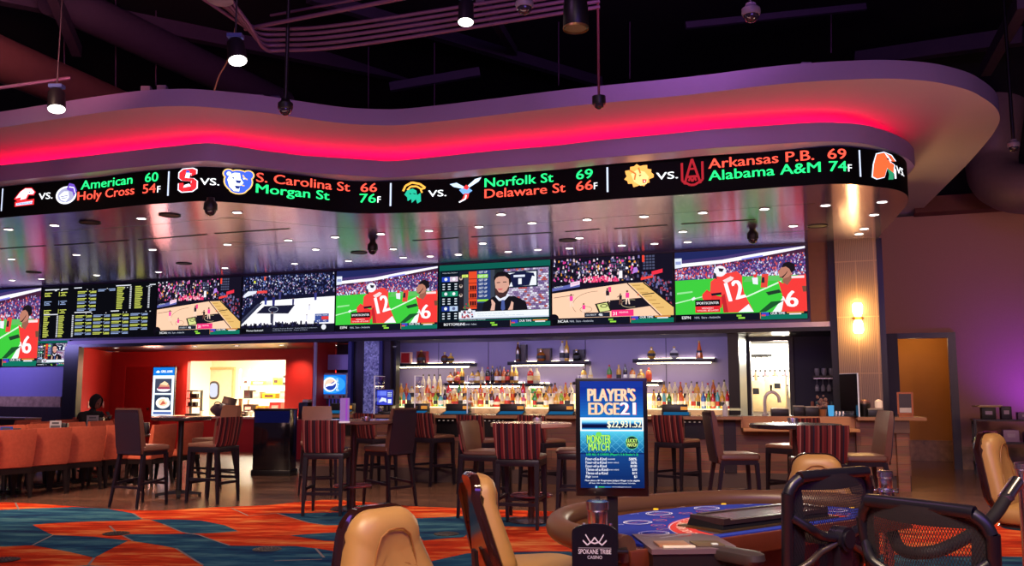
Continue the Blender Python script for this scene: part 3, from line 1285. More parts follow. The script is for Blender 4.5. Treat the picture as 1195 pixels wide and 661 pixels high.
def seg3(p):
    div(p, 709)
    m = emb(p, 728, 763, .03, .74)
    pts = []
    for k in range(26):
        r = (1.0, .86, .96, .78, 1.02, .9, .8)[k % 7]
        pts.append((50 + 50 * r * math.cos(k * 2 * math.pi / 26), 52 + 48 * r * math.sin(k * 2 * math.pi / 26)))
    p.poly(m(pts), (236, 166, 84))
    p.poly(m([(24, 60), (44, 76), (70, 66), (84, 44), (76, 16), (56, 10), (34, 28)]), (250, 200, 130))
    p.line(m([(20, 76), (40, 60), (36, 36)]), .02, (196, 110, 50))
    p.line(m([(50, 84), (56, 60)]), .02, (196, 110, 50))
    p.poly(m([(62, 36), (76, 34), (74, 22), (64, 20)]), (200, 60, 50))
    p.poly(m([(66, 30), (72, 30), (70, 22)]), (250, 240, 230))
    p.poly(m([(50, 54), (60, 54), (54, 48)]), (60, 30, 20))
    vs_(p, 766, 791)
    m = emb(p, 795, 821, .0, .78)
    CR = (150, 30, 40)
    p.line(m([(50, 98), (14, 8)]), .03, CR)
    p.line(m([(50, 98), (86, 8)]), .03, CR)
    p.line(m([(4, 86), (4, 20), (40, 4), (60, 4), (96, 20), (96, 86)]), .03, CR)
    p.line(m([(22, 34), (78, 34)]), .03, CR)
    p.line(m([(34, 62), (66, 62)]), .025, CR)
    p.line(m([(34, 18), (40, 32), (50, 16), (60, 32), (66, 18)]), .025, CR)
    row(p, 'Arkansas P.B.', 827, 950, 0, REDT)
    row(p, '69', 966, 987, 0, REDT)
    row(p, 'Alabama A&M', 827, 957, 1, GREEN)
    row(p, '74', 967, 987, 1, GREEN)
    p.text('F', s_px(988.5), Y(.67), h=TH * .19, c=WHT, bold=.03)


def seg4(p):
    div(p, 1003)
    m = emb(p, 1016, 1045, .02, .78)
    Q = [(4, 6), (10, 50), (22, 88), (50, 98), (80, 92), (98, 74), (70, 70), (92, 60), (86, 30), (60, 44), (48, 10), (20, 0)]
    p.poly(m([(50 + (x - 50) * 1.1, 50 + (y - 50) * 1.07) for x, y in Q]), (214, 226, 246))
    p.poly(m(Q), (238, 92, 50))
    p.poly(m([(56, 78), (70, 80), (66, 72)]), (40, 30, 40))
    p.poly(m([(60, 44), (86, 30), (84, 6), (62, 2), (66, 22)]), (40, 130, 90))
    p.poly(m([(88, 52), (99, 44), (99, 12), (90, 10)]), (240, 240, 250))
    vs_(p, 1045, 1054)


seg(0, 'score segment American 60 over Holy Cross 54', seg0)
seg(1, 'score segment S. Carolina St 66 over Morgan St 76', seg1)
seg(2, 'score segment Norfolk St 69 over Delaware St 66', seg2)
seg(3, 'score segment Arkansas P.B. 69 over Alabama A&M 74', seg3)
seg(4, 'partly hidden score segment at the rounded right end', seg4)

# ================================================================ VIDEO WALL PICTURES (units 160 x 90)
rnd = random.Random(5)


def confetti(x0, x1, ylo, yhi, n, cols, w, h):
    out = []
    for _ in range(n):
        x = rnd.uniform(x0, x1)
        lo, hi = ylo(x), yhi(x)
        y = rnd.uniform(lo, hi)
        a, b = w * rnd.uniform(.5, 1.2), h * rnd.uniform(.5, 1.2)
        x, y = min(max(x, x0 + a), x1 - a), max(y, lo + b * .5)
        out.append(([(x - a, y - b * .5), (x + a, y - b * .6), (x + a * .7, y + b), (x - a * .6, y + b)], rnd.choice(cols)))
    return out


def tickerbar(p, name='ESPN', sub='NHL  Stars - Avalanche', c=None):
    p.rect(0, 0, 160, 9, (18, 20, 34))
    p.rect(0, 0, 22, 8, (10, 10, 16))
    p.text(name, 8, 3.2, h=3.6, c=(236, 236, 240), bold=.03)
    p.text(sub, 24, 3.4, h=2.6, w=32, c=(190, 196, 214))
    p.rect(76, 4.6, 82, 6.8, (130, 200, 60))
    p.rect(78, 1.8, 86, 3.8, (150, 220, 70))
    p.rect(105, 0, 160, 6, (16, 112, 92))
    p.rect(104.4, 1, 105, 9, (220, 140, 90))
    p.rect(106, 4.5, 115, 9, (60, 70, 190))
    p.rect(106, 4.3, 111, 6.2, (224, 60, 90))
    p.text('OUR TIME', 117, 6, h=2.8, w=17, c=(240, 244, 250), bold=.03)
    p.rect(136, 7.2, 156, 8.6, (236, 150, 70))
    p.rect(139, 5.3, 153, 6.8, (236, 236, 240))


def football():
    p = Pic()
    p.rect(0, 0, 160, 90, (70, 54, 110))
    p.poly([(0, 90), (0, 79), (60, 82), (110, 88), (140, 90)], (34, 40, 92))
    p.poly([(0, 72), (60, 75), (110, 81), (160, 86), (160, 80), (100, 74), (60, 69), (0, 67)], (70, 34, 60))
    cr = [(206, 60, 70), (150, 60, 110), (220, 216, 240), (90, 80, 170), (120, 70, 140), (240, 110, 90), (50, 44, 90), (170, 150, 210)]
    p.many(confetti(0, 160, lambda x: 55, lambda x: 68 + x * .085, 900, cr, .9, 1.3))
    p.many(confetti(0, 160, lambda x: 53, lambda x: 60, 150, [(230, 230, 250), (210, 210, 240), (220, 70, 70), (140, 130, 180)], 1.1, 1.8))
    p.poly([(9, 70.5), (60, 73), (110, 79.5), (160, 87), (160, 89.5), (108, 84), (60, 77.5), (9, 75)], (250, 246, 255))
    p.poly([(84, 75.8), (110, 79), (110, 81), (84, 77.6)], (130, 130, 226))
    p.poly([(0, 69), (9, 70), (9, 82), (0, 82)], (226, 232, 250))
    p.rect(1, 74, 8, 78, (150, 160, 210))
    p.poly([(0, 9), (160, 9), (160, 54), (90, 55), (0, 53)], (62, 200, 62))
    p.poly([(85, 48), (160, 48), (160, 54), (90, 55)], (96, 190, 96))
    p.many([([(0, 23), (45, 33), (45, 34.2), (0, 24.6)], (190, 240, 190)), ([(2, 35), (22, 37), (22, 39), (2, 37.5)], (150, 226, 150)), ([(86, 27), (131, 46), (131, 48), (86, 29)], (214, 246, 214)), ([(119, 9), (129, 9), (142, 33), (138, 35)], (236, 244, 240))])
    p.poly([(103, 9.5), (111, 9.5), (133, 23), (118, 22)], (28, 84, 44))
    p.poly([(96, 53), (103, 53), (103, 44), (97, 45)], (236, 236, 250))
    p.circ(100, 55, 2.2, (226, 60, 60))
    p.poly([(108, 57), (116, 57), (114, 40), (106, 40)], (226, 70, 60))
    p.poly([(108, 53), (111, 53), (111, 46), (107, 46)], (40, 40, 50))
    # ball carrier seen from behind, number 12
    p.poly([(34, 34), (40, 40), (52, 32), (60, 30), (58, 16), (46, 20), (36, 24)], (232, 52, 52))
    p.circ(40, 31, 6, (240, 62, 60))
    p.poly([(44, 36), (45, 50), (54, 57), (66, 60), (78, 62), (84, 56), (84, 44), (86, 34), (97, 10), (60, 10), (58, 32)], (240, 68, 64))
    p.poly([(58, 31), (60, 10), (66, 10), (62, 34)], (190, 38, 46))
    p.poly([(45, 35), (58, 36), (58, 33), (46, 32)], (30, 22, 40))
    p.poly([(78, 10), (97, 10), (91, 20)], (244, 240, 250))
    p.circ(57, 63, 7.6, (238, 238, 248), ry=7)
    p.poly([(49, 62), (52, 60), (53, 53), (49, 55)], (50, 46, 60))
    p.poly([(55, 67), (62, 66), (60, 62), (56, 63)], (46, 40, 54))
    p.poly([(60, 51), (70, 56), (74, 54), (72, 51), (64, 47)], (250, 214, 214))
    p.text('12', 68, 24, h=24, w=20, c=(250, 250, 255), bold=.05, rot=14)
    p.poly([(20, 29), (24, 31.5), (26, 29), (22, 26.5)], (236, 236, 244))
    # second player in profile, number 6
    p.poly([(127, 48), (133, 44), (140, 50), (152, 54), (160, 54), (160, 9), (130, 9), (133, 24)], (240, 60, 58))
    p.poly([(132, 46), (134, 54), (142, 56), (144, 50), (138, 42)], (150, 96, 80))
    p.poly([(128, 58), (131, 64), (136, 67), (143, 66), (144, 57), (140, 52), (133, 50), (129, 52)], (186, 124, 104))
    p.poly([(132, 64), (134, 69), (140, 71), (147, 68), (148, 60), (143, 57), (141, 62), (137, 65)], (28, 22, 28))
    p.poly([(128, 52), (133, 51), (138, 57), (139, 60), (136, 56), (132, 52.5)], (36, 26, 30))
    p.poly([(112, 34), (128, 37), (131, 33), (115, 30)], (34, 60, 44))
    p.poly([(155, 40), (160, 40), (160, 33), (156, 33)], (120, 74, 60))
    p.text('6', 137, 14, h=20, w=13, c=(250, 250, 255), bold=.05, rot=6)
    p.rect(143, 50, 158, 53, (250, 220, 220))
    p.poly([(131, 28), (133, 28), (139, 16), (137, 16)], (250, 236, 240))
    # programme tag
    p.rect(25, 19, 56, 27, (14, 12, 18))
    p.text('SPORTSCENTER', 26.5, 21.5, h=3, w=28, c=(240, 240, 244), bold=.03)
    p.rect(25, 11, 56, 19, (226, 40, 48))
    p.text('WEDNESDAY', 33, 15.4, h=2.0, w=15, c=(255, 230, 230))
    p.text('TOP PLAYERS - BEST & WORST', 27, 12.4, h=2.0, w=27, c=(255, 236, 236))
    tickerbar(p)
    return p


def court():
    p = Pic()
    p.rect(0, 0, 160, 90, (22, 18, 34))
    blocks = []
    for gx0, gx1, gy0, gy1 in ((37, 50, 68, 84), (80, 97, 70, 86), (122, 136, 70, 88)):
        y = gy0
        while y < gy1:
            x = gx0
            while x < gx1:
                blocks.append(([(x, y), (x + 3, y), (x + 3, y + 2.6), (x, y + 2.6)], (74, 78, 106)))
                x += 4
            y += 4
    p.many(blocks)
    cols = [(60, 54, 80), (226, 60, 150), (240, 236, 250), (226, 150, 50), (120, 110, 170), (40, 36, 52), (40, 36, 52), (200, 90, 160), (90, 90, 130), (70, 50, 60), (220, 190, 200)]
    p.many(confetti(0, 118, lambda x: 57, lambda x: 88, 330, cols, 1.3, 2.2))
    p.many(confetti(42, 90, lambda x: 56, lambda x: 63, 90, [(244, 60, 120), (250, 90, 130), (226, 40, 110), (250, 210, 220)], 1.3, 2.2))
    p.many(confetti(120, 158, lambda x: max(20, 60 - (x - 120) * 1.1), lambda x: 66 - (x - 120) * .3, 130, [(40, 36, 60), (80, 90, 150), (30, 26, 40), (120, 110, 150), (160, 60, 80)], 1.4, 2.2))
    p.poly([(0, 50), (38, 57), (38, 51), (0, 46)], (92, 98, 170))
    p.text('MIDSOUTH', 3, 50, h=2, w=12, c=(230, 236, 250), rot=6)
    p.poly([(25, 51), (38, 54), (38, 59), (25, 57)], (240, 214, 236))
    p.text('Hyundai', 26.5, 53.5, h=2.4, w=10, c=(220, 40, 120), rot=8)
    p.poly([(0, 43), (100, 53), (124, 53), (160, 18), (160, 9), (0, 9)], (250, 204, 172))
    p.poly([(104, 52.4), (122, 52.4), (160, 20), (160, 9), (146, 9)], (230, 186, 112))
    p.line([(101, 53), (143, 9)], 1.3, (24, 20, 26))
    p.line([(122, 53), (160, 20)], 1.6, (24, 20, 26))
    p.line([(120, 37), (136, 38.5)], 1.2, (24, 20, 26))
    p.many([([(x + 2, 50 - k * 5), (x + 12, 50 - k * 5), (x + 12, 49 - k * 5), (x + 2, 49 - k * 5)], (190, 140, 80)) for k, x in enumerate((106, 111, 116, 121, 126, 131, 136))])
    p.poly([(76, 31), (119, 33), (132, 22), (80, 16)], (26, 22, 34))
    p.poly([(58, 27), (76, 30), (80, 17), (63, 15)], (26, 24, 26))
    p.poly([(61, 26), (74, 28), (78, 18), (65, 16)], (214, 220, 140))
    p.circ(70, 24, 5, (60, 60, 40), ry=2.4)
    p.circ(70, 24, 3.6, (214, 220, 140), ry=1.5)
    p.arc(105, 26, 12, .5, (214, 200, 160), 60, 300, ry=5)
    p.arc(62, 26, 34, .5, (120, 90, 70), 90, 210, ry=18)
    p.arc(46, 20, 8, .5, (120, 90, 70), 0, 360, ry=4)
    p.line([(2, 37), (30, 40)], .8, (130, 90, 80))

    def pl(x, y, h, c, c2=(244, 210, 190)):
        p.many([([(x - h * .1, y + h * .45), (x + h * .12, y + h * .45), (x + h * .14, y + h * .8), (x - h * .12, y + h * .82)], c),
                ([(x - h * .12, y), (x - h * .05, y), (x + .02 * h, y + h * .45), (x - h * .1, y + h * .45)], c2),
                ([(x + h * .1, y), (x + h * .18, y), (x + .12 * h, y + h * .45), (x + h * .02, y + h * .45)], c2),
                ([(x - h * .3, y + h * .62), (x - h * .1, y + h * .72), (x - h * .1, y + h * .8), (x - h * .3, y + h * .68)], c2)])
        p.circ(x, y + h * .9, h * .08, (110, 70, 60), n=8)
    pl(26, 24, 18, (244, 70, 170))
    pl(43, 13, 16, (244, 60, 150))
    pl(75, 29, 19, (40, 30, 44))
    p.poly([(77, 42), (80, 42), (80, 49), (76, 49)], (244, 60, 130))
    pl(92, 25, 15, (44, 32, 40), (120, 80, 70))
    pl(101, 25, 19, (244, 60, 150))
    p.circ(115, 37, 1.1, (236, 110, 60), n=8)
    p.poly([(119, 56), (135, 59), (135, 62), (119, 59.5)], (240, 66, 60))
    p.poly([(133, 62), (147, 65), (147, 70), (133, 67)], (236, 50, 70))
    p.rect(121, 80, 124, 89, (236, 70, 50))
    p.poly([(90, 60), (95, 60), (95, 70), (91, 70)], (246, 240, 250))
    p.poly([(108, 65), (116, 68), (114, 74), (110, 73)], (180, 130, 220))
    p.rect(44, 9.5, 78, 15.5, (30, 34, 50))
    p.text('COLUMBUS ST', 46, 11.5, h=2, w=14, c=(226, 230, 240))
    p.text('46', 63, 10.6, h=3.8, c=(250, 250, 255), bold=.04)
    p.rect(80, 9.5, 109, 18, (238, 50, 120))
    p.text('31', 82, 11, h=4.6, c=(255, 240, 246), bold=.04)
    p.text('MEMPHIS', 90, 13.5, h=2.2, w=12, c=(255, 230, 240))
    p.circ(2, 9, 7, (16, 12, 22), ry=6)
    tickerbar(p, 'NCAA')
    return p


def whitecourt():
    p = Pic()
    p.rect(0, 0, 160, 90, (20, 20, 44))
    cols = [(40, 46, 90), (70, 90, 160), (24, 26, 50), (130, 150, 210), (30, 30, 60), (90, 90, 140), (220, 220, 240), (52, 58, 110), (150, 110, 150)]
    p.many(confetti(0, 160, lambda x: 58 - max(0, 30 - x) * 1.0, lambda x: 88, 900, cols, 1.0, 1.5))
    p.poly([(0, 16), (36, 50), (160, 53), (160, 12), (0, 12)], (250, 248, 255))
    p.poly([(0, 14), (36, 46), (28, 46), (0, 22)], (60, 64, 90))
    p.poly([(26, 31), (40, 42), (93, 42), (82, 29)], (28, 28, 52))
    p.arc(56, 36, 8, .6, (180, 186, 210), 0, 360, ry=4)
    p.line([(0, 17), (36, 47)], 1.0, (30, 30, 50))
    p.poly([(2, 56), (24, 62), (26, 66), (10, 66), (2, 60)], (226, 230, 246))
    p.rect(26, 62, 44, 66, (230, 70, 70))
    p.rect(20, 78, 23, 82, (220, 220, 60))
    p.rect(38, 82, 41, 88, (226, 90, 60))

    def pl(x, y, h, c):
        p.many([([(x - h * .13, y), (x + h * .13, y), (x + h * .16, y + h * .8), (x - h * .16, y + h * .8)], c)])
        p.circ(x, y + h * .9, h * .1, (90, 60, 60), n=8)
    for x, y, h, c in ((42, 44, 14, (60, 70, 150)), (56, 42, 16, (40, 40, 110)), (67, 52, 13, (60, 60, 120)), (90, 42, 11, (60, 60, 110)), (128, 48, 14, (60, 60, 130)), (54, 15, 18, (60, 60, 80)), (118, 33, 9, (226, 226, 240)), (114, 18, 9, (226, 226, 240))):
        pl(x, y, h, c)
    heads = []
    for k in range(46):
        x = 3 + k * 2.9
        h = 9 + rnd.uniform(3, 9)
        heads.append(([(x - 1.6, 8), (x + 1.6, 8), (x + 1.5, h - 1.5), (x + .5, h), (x - .6, h), (x - 1.4, h - 1.5)], rnd.choice([(24, 22, 44), (36, 36, 70), (16, 14, 30)])))
    p.many(heads)
    p.rect(128, 14, 151, 27, (60, 80, 150))
    p.rect(139, 18, 151, 23, (220, 60, 60))
    p.text('VISITOR  HOME', 129, 24, h=1.8, w=20, c=(236, 240, 250))
    p.text('47   42', 131, 15, h=2.6, w=16, c=(236, 240, 250))
    p.rect(0, 0, 160, 9, (20, 20, 34))
    p.rect(0, 1, 40, 8, (8, 8, 14))
    p.text('Women Basketball', 9, 3, h=2.8, w=30, c=(220, 222, 230), bold=.02)
    p.text('Virginia Tech at Boston   Notre Dame at Clemson', 56, 5.2, h=1.8, w=76, c=(170, 176, 200))
    p.text('Louisville at Syracuse   Duke at Miami', 56, 2.4, h=1.8, w=60, c=(170, 176, 200))
    p.circ(143, 7, 4, (230, 232, 240))
    return p


def studio():
    p = Pic()
    p.rect(0, 0, 160, 90, (10, 44, 50))
    p.rect(0, 82, 160, 90, (14, 92, 80))
    p.rect(2, 10, 158, 82, (12, 22, 34))
    p.text('Gold Rush Champs - NFL Divisional', 5, 77.5, h=1.8, w=22, c=(200, 210, 220))
    for k, (ca, cb) in enumerate((((40, 70, 190), (210, 190, 210)), ((20, 120, 90), (30, 150, 110)), ((30, 50, 140), (180, 200, 230)))):
        y = 66 - k * 21
        p.rect(4, y, 16, y + 7, ca)
        p.rect(16, y, 28, y + 7, cb)
        p.circ(10, y + 3.6, 2.4, (226, 230, 240), n=10)
        p.circ(22, y + 3.6, 2.4, (240, 240, 246) if k != 2 else (90, 100, 140), n=10)
        p.rect(4, y - 13, 28, y - .5, (8, 16, 26))
        p.many([([(x, yy), (x + w, yy), (x + w, yy + 1.5), (x, yy + 1.5)], (206, 214, 226)) for x, w in ((5, 3.6), (13, 4), (23, 3.8)) for yy in (y - 4.4, y - 7.8, y - 11.4)])
    p.rect(30, 22, 158, 80, (26, 30, 48))
    p.rect(30, 24, 37, 76, (34, 30, 38))
    for y in (70, 59, 46):
        p.circ(32.5, y, 2.6, (190, 170, 160), n=10)
        p.circ(32.5, y + 1, 1.5, (60, 46, 44), n=8)
    p.rect(34, 71, 43, 75, (214, 236, 110))
    p.text('LIVE', 35.5, 72, h=2, c=(40, 60, 40))
    p.rect(37, 26, 44, 70, (70, 76, 86))
    p.rect(44, 26, 56, 79, (226, 74, 40))
    p.many([([(46 + q * 3.2, y), (48.6 + q * 3.2, y), (48.6 + q * 3.2, y + 6), (46 + q * 3.2, y + 6)], (50, 20, 26)) for y in (31, 42, 53) for q in range(3)])
    p.many([([(44, y), (56, y), (56, y + 1), (44, y + 1)], (120, 30, 24)) for y in (29, 40, 51, 62, 68)])
    p.many(confetti(36, 46, lambda x: 26, lambda x: 34, 14, [(60, 130, 60), (190, 40, 50)], 1.2, 1.4))
    p.rect(56, 34, 76, 80, (40, 62, 120))
    for k in range(7):
        y = 76 - k * 5.6
        if k == 1:
            p.rect(57, y - 1.2, 72, y + 4, (150, 220, 60))
        p.text('GET UP', 59, y, h=3, w=12, c=(236, 240, 250), bold=.02)
    p.rect(57, 36, 73, 39, (150, 220, 60))
    p.rect(76, 34, 82, 80, (60, 66, 80))
    p.rect(82, 34, 94, 80, (34, 40, 44))
    br = []
    for r_ in range(22):
        for q in range(17):
            x, y = 94 + q * 4 + (r_ % 2) * 2, 23 + r_ * 2.6
            if x > 156:
                continue
            br.append(([(x, y), (min(x + 3.7, 158), y), (min(x + 3.7, 158), y + 2.2), (x, y + 2.2)], rnd.choice([(170, 150, 190), (206, 196, 222), (140, 110, 160), (190, 90, 90), (226, 222, 240), (120, 100, 150)])))
    p.many(br)
    p.poly([(97, 53), (143, 54), (143, 77), (97, 76)], (16, 34, 54))
    p.poly([(99, 55), (141, 56), (141, 75), (99, 74)], (236, 240, 250))
    p.poly([(108, 55), (131, 56), (135, 69), (139, 68), (137, 73), (124, 75), (114, 75), (102, 72), (101, 67), (104, 68)], (24, 28, 64))
    p.rect(109, 68, 125, 71, (220, 226, 246))
    p.text('1', 116, 58, h=8, w=4, c=(240, 244, 255), bold=.05)
    # presenter
    p.poly([(64, 22), (66, 34), (80, 42), (110, 42), (126, 34), (129, 22)], (22, 20, 28))
    p.poly([(83, 42), (88, 36), (96, 36), (104, 44), (98, 46), (86, 46)], (226, 230, 244))
    p.poly([(92, 37), (96, 37), (97, 24), (93, 22), (91, 25)], (72, 88, 150))
    p.poly([(82, 66), (84, 46), (90, 41), (97, 43), (102, 50), (104, 62), (101, 70), (92, 73), (85, 72)], (214, 160, 142))
    p.poly([(82, 52), (84, 44), (90, 39), (98, 42), (103, 52), (102, 56), (99, 50), (94, 47), (88, 48), (84, 54)], (66, 44, 46))
    p.poly([(81, 62), (81, 70), (86, 76), (96, 77), (104, 72), (106, 62), (103, 56), (102, 66), (97, 70), (88, 70), (84, 68)], (22, 18, 24))
    p.rect(85, 61, 90, 62.2, (50, 34, 36))
    p.rect(94, 61.4, 99, 62.6, (50, 34, 36))
    p.poly([(86, 53), (94, 53), (92, 51), (88, 51)], (210, 90, 100))
    p.poly([(76, 23), (82, 23), (83, 33), (79, 38), (77, 38), (78, 31)], (224, 176, 158))
    p.poly([(101, 23), (108, 23), (109, 33), (106, 35), (104, 28)], (224, 176, 158))
    p.rect(30, 12, 158, 22, (236, 240, 244))
    p.rect(30, 12, 158, 14, (200, 214, 230))
    p.rect(33, 13, 54, 24, (220, 226, 240))
    p.many(confetti(34, 53, lambda x: 13, lambda x: 22, 26, [(30, 34, 60), (190, 50, 60), (240, 240, 246), (60, 60, 90)], 1.6, 2.0))
    p.circ(46, 24, 2.6, (236, 236, 240), n=10)
    p.text('Playing for first national title', 57, 18, h=1.6, w=40, c=(130, 160, 190))
    p.text('Would be national championship in last seasons', 57, 15, h=1.6, w=66, c=(130, 160, 190))
    p.text('WHEN TO PLAY FOR NATIONAL CHAMPIONSHIP', 31, 9.8, h=1.6, w=38, c=(216, 222, 232))
    p.rect(2, 8, 158, 9.6, (10, 14, 24))
    tickerbar(p, 'BOTTOMLINE', 'Week 18  Wisconsin - Indiana')
    p.rect(30, 9.2, 158, 10, (16, 112, 92))
    return p


def oddsboard():
    p = Pic()
    p.rect(0, 0, 200, 96, (10, 10, 16))
    Yl, Wh, Bl = (206, 214, 96), (224, 226, 236), (150, 170, 214)
    q = []

    def dash(x, y, w, c, h=1.3):
        q.append(([(x, y), (x + w, y), (x + w, y + h), (x, y + h)], c))
    for x, y, w in ((4, 90, 26), (33, 88, 3), (22, 88, 4), (34, 90, 12), (57, 91, 14), (131, 91, 26), (188, 90, 10), (4, 44, 26), (60, 46, 30), (124, 46, 14)):
        dash(x, y, w, Wh, 1.7)
    for y, c in ((84, Yl), (68, Bl), (52, Yl)):
        for x in (4, 32):
            dash(x + 1, y, 12, c)
            dash(x + 3, y - 3, 6, c)
            dash(x + 1, y - 5.6, 10, c)
            dash(x - 2 if x > 4 else x, y - 6, 1, c, 8)
    for k in range(6):
        c = Yl if k % 2 == 0 else Bl
        y = 84 - k * 6.4
        dash(64, y, 16, c)
        dash(64, y - 2.4, 13, c)
        dash(84, y, 3, c)
        dash(88, y - .6, 9, c)
        dash(86, y - 2.6, 11, c)
    dash(100, 86, 14, Bl)
    dash(100, 83.4, 11, Bl)
    dash(118, 86, 12, Bl)
    dash(120, 83.4, 10, Bl)
    for x in (133, 164):
        for k in range(15):
            dash(x, 88 - k * 2.7, 11 + rnd.uniform(-2.5, 2), Yl)
            dash(x + 22, 88 - k * 2.7, 3, Wh)
    for x in (4, 32):
        for k in range(15):
            dash(x, 41 - k * 2.7, 9 + rnd.uniform(-2.5, 2), Yl)
            dash(x + 24, 41 - k * 2.7, 3, Wh)
    for cidx, x in enumerate((62, 94, 126, 158)):
        for k in range(6):
            if cidx == 3 and k == 5:
                continue
            c = Yl if (k + cidx) % 2 == 0 else Bl
            y = 40 - k * 6.3
            dash(x, y, 16, c)
            dash(x, y - 2.4, 13, c)
            dash(x + 18, y, 2, c)
            dash(x + 21, y - .6, 8, c)
            dash(x + 19, y - 2.6, 10, c)
    for x in (80, 90, 115, 145, 150, 183, 190):
        dash(x, 43.4, 1.6, Wh)
        dash(x, 87.4, 1.6, Wh)
    p.many(q)
    return p


M_bezel = mat('screen_bezel', (10, 10, 14), 0.4)
MV = picmat('screen_light', 1.12)
mesh_cache = {}


def screen(px0, px1, z0, z1, maker, U, Vv, label, name='video_screen', clip=None, src=None):
    u0 = src[0] if src else wu(px0, -.02, 350)
    u1 = wu(px1, -.02, 350)
    t = thing(name, label, 'screen', ((u0 + u1) / 2, 0.02, z0), 0, 'video screens above the bar' if name == 'video_screen' else None, frame=WM)
    w = u1 - u0 - 0.012
    MB().span((-w / 2, -.05, 0), (w / 2, -.002, z1 - z0)).build('bezel', M_bezel, t)
    p = maker()
    o = p.obj('picture', MV, lambda x, y, l: Vector((-w / 2 + .012 + (w - .024) * x / U, -.052 - l * .6, (z1 - z0 - .024) * y / Vv + .012)), t)
    return t


screen(183.5, 282.4, ZB, ZT, court, 160, 90, 'small screen with pink team basketball on a tan court, next to the odds board')
screen(282.4, 391.8, ZB, ZT, whitecourt, 160, 90, 'screen with basketball on a white court and a dark crowd')
screen(391.8, 511.8, ZB, ZT, football, 160, 90, 'football screen between the white court and the talking presenter')
screen(511.8, 643.7, ZB, ZT, studio, 160, 90, 'large screen with a bearded presenter in a dark suit gesturing')
screen(643.7, 787.3, ZB, ZT, court, 160, 90, 'large basketball screen with pink team on a tan court, second from right')
screen(787.3, 943.0, ZB, ZT, football, 160, 90, 'rightmost and largest football screen with a player number 12')
screen(49.5, 183.5, ZB, ZT, oddsboard, 200, 96, 'black odds board of yellow and white text columns', name='odds_board')
zl_ = onw(47, 428, -.02).z
uF = wu(46.5, -.02, 380)
wF = (ZT - zl_) * 16 / 9 * .97
screen(0, 48.5, zl_, ZT, football, 160, 90, 'football screen cut off by the left edge of the photo', src=(uF - wF,))
screen(46.8, 84.5, zl_, ZB - .02, studio, 160, 90, 'tiny presenter screen below the left end of the odds board')
# ================================================================ CANOPY FIXTURES
M_lamp = glow('downlight_lens', (255, 246, 236), 9.0)
M_trimw = mat('white_trim_ring', (180, 170, 180), .4)
M_gun = mat('gunmetal', (40, 36, 44), 0.35, metal=0.5, var=.2)
M_blackp = mat('black_plastic', (20, 18, 22), 0.4, var=.2)
M_chrome = mat('chrome', (214, 210, 226), 0.26, metal=1.0, var=.05)
M_smoke = mat('smoked_dome', (46, 40, 52), 0.08, var=.2, coat=.6)


def ringmesh(r0, r1, z0, z1, n=20):
    mb = MB()
    return mb.lathe([(r1, z0), (r1, z1), (r0, z1), (r0, z0 + (z1 - z0) * .4)], n, cap=False)


L0 = [(a / 2.9875, 220 + b / 2.9875) for a, b in ((190, 128), (493, 104), (827, 83), (40, 246), (267, 231), (532, 213), (793, 195), (1005, 180), (1168, 169), (1101, 212), (43, 320), (337, 302), (553, 291), (784, 277), (1027, 262), (144, 315), (30, 142))]
L1 = [(400 + a / 2.9875, 220 + b / 2.9875) for a, b in ((133, 158), (300, 147), (475, 133), (660, 120), (852, 108), (1050, 97), (1185, 150), (176, 211), (488, 191), (825, 172), (20, 252), (211, 240), (305, 236), (403, 230), (577, 220), (680, 213), (790, 208), (973, 198), (1087, 192), (552, 90))]
L2 = [(795 + a / 2.9875, 220 + b / 2.9875) for a, b in ((75, 84), (290, 71), (503, 58), (700, 46), (672, 91), (638, 140), (620, 158), (390, 130), (22, 186))]
GD = 'recessed downlights of the canopy'
dl = None
for i, (x, y) in enumerate(L0 + L1 + L2):
    p = onz(x, y, ZS)
    lab = 'small round recessed downlight glowing in the glossy canopy underside'
    if dl is None:
        dl = thing('downlight', lab, 'downlight', p, 0, GD)
        ringmesh(.056, .072, -.012, .0).build('trim_ring', M_trimw, dl)
        MB().lathe([(.057, -.008), (.0571, -.002)], 16).build('lens', M_lamp, dl)
    else:
        dup(dl, p, 0)
# header lights of the recesses
GH = 'downlights over the red food counter'
hz = zh0 + .01
for j, (x, y) in enumerate([(80 + a / 5.955, 400 + b / 5.955) for a, b in ((330, 35), (595, 30), (878, 25), (1170, 20))] + [(180 + 805 / 5.418, 310 + 502 / 5.418)]):
    p = onz(x, y, hz)
    dup(dl, p, 0, 'small bright downlight in the dark soffit above the red food counter', GH)
for x, y in ((180 + 1042 / 5.418, 402.9), (180 + 1105 / 5.418, 402), (180 + 1155 / 5.418, 402.8)):
    dup(dl, onz(x, y, hz), 0, 'small downlight in the soffit above the soda dispenser', 'downlights above the soda dispenser')
dup(dl, onz(913.8, 389.5, hz + .0), 0, 'small downlight in front of the lit service doorway', '')
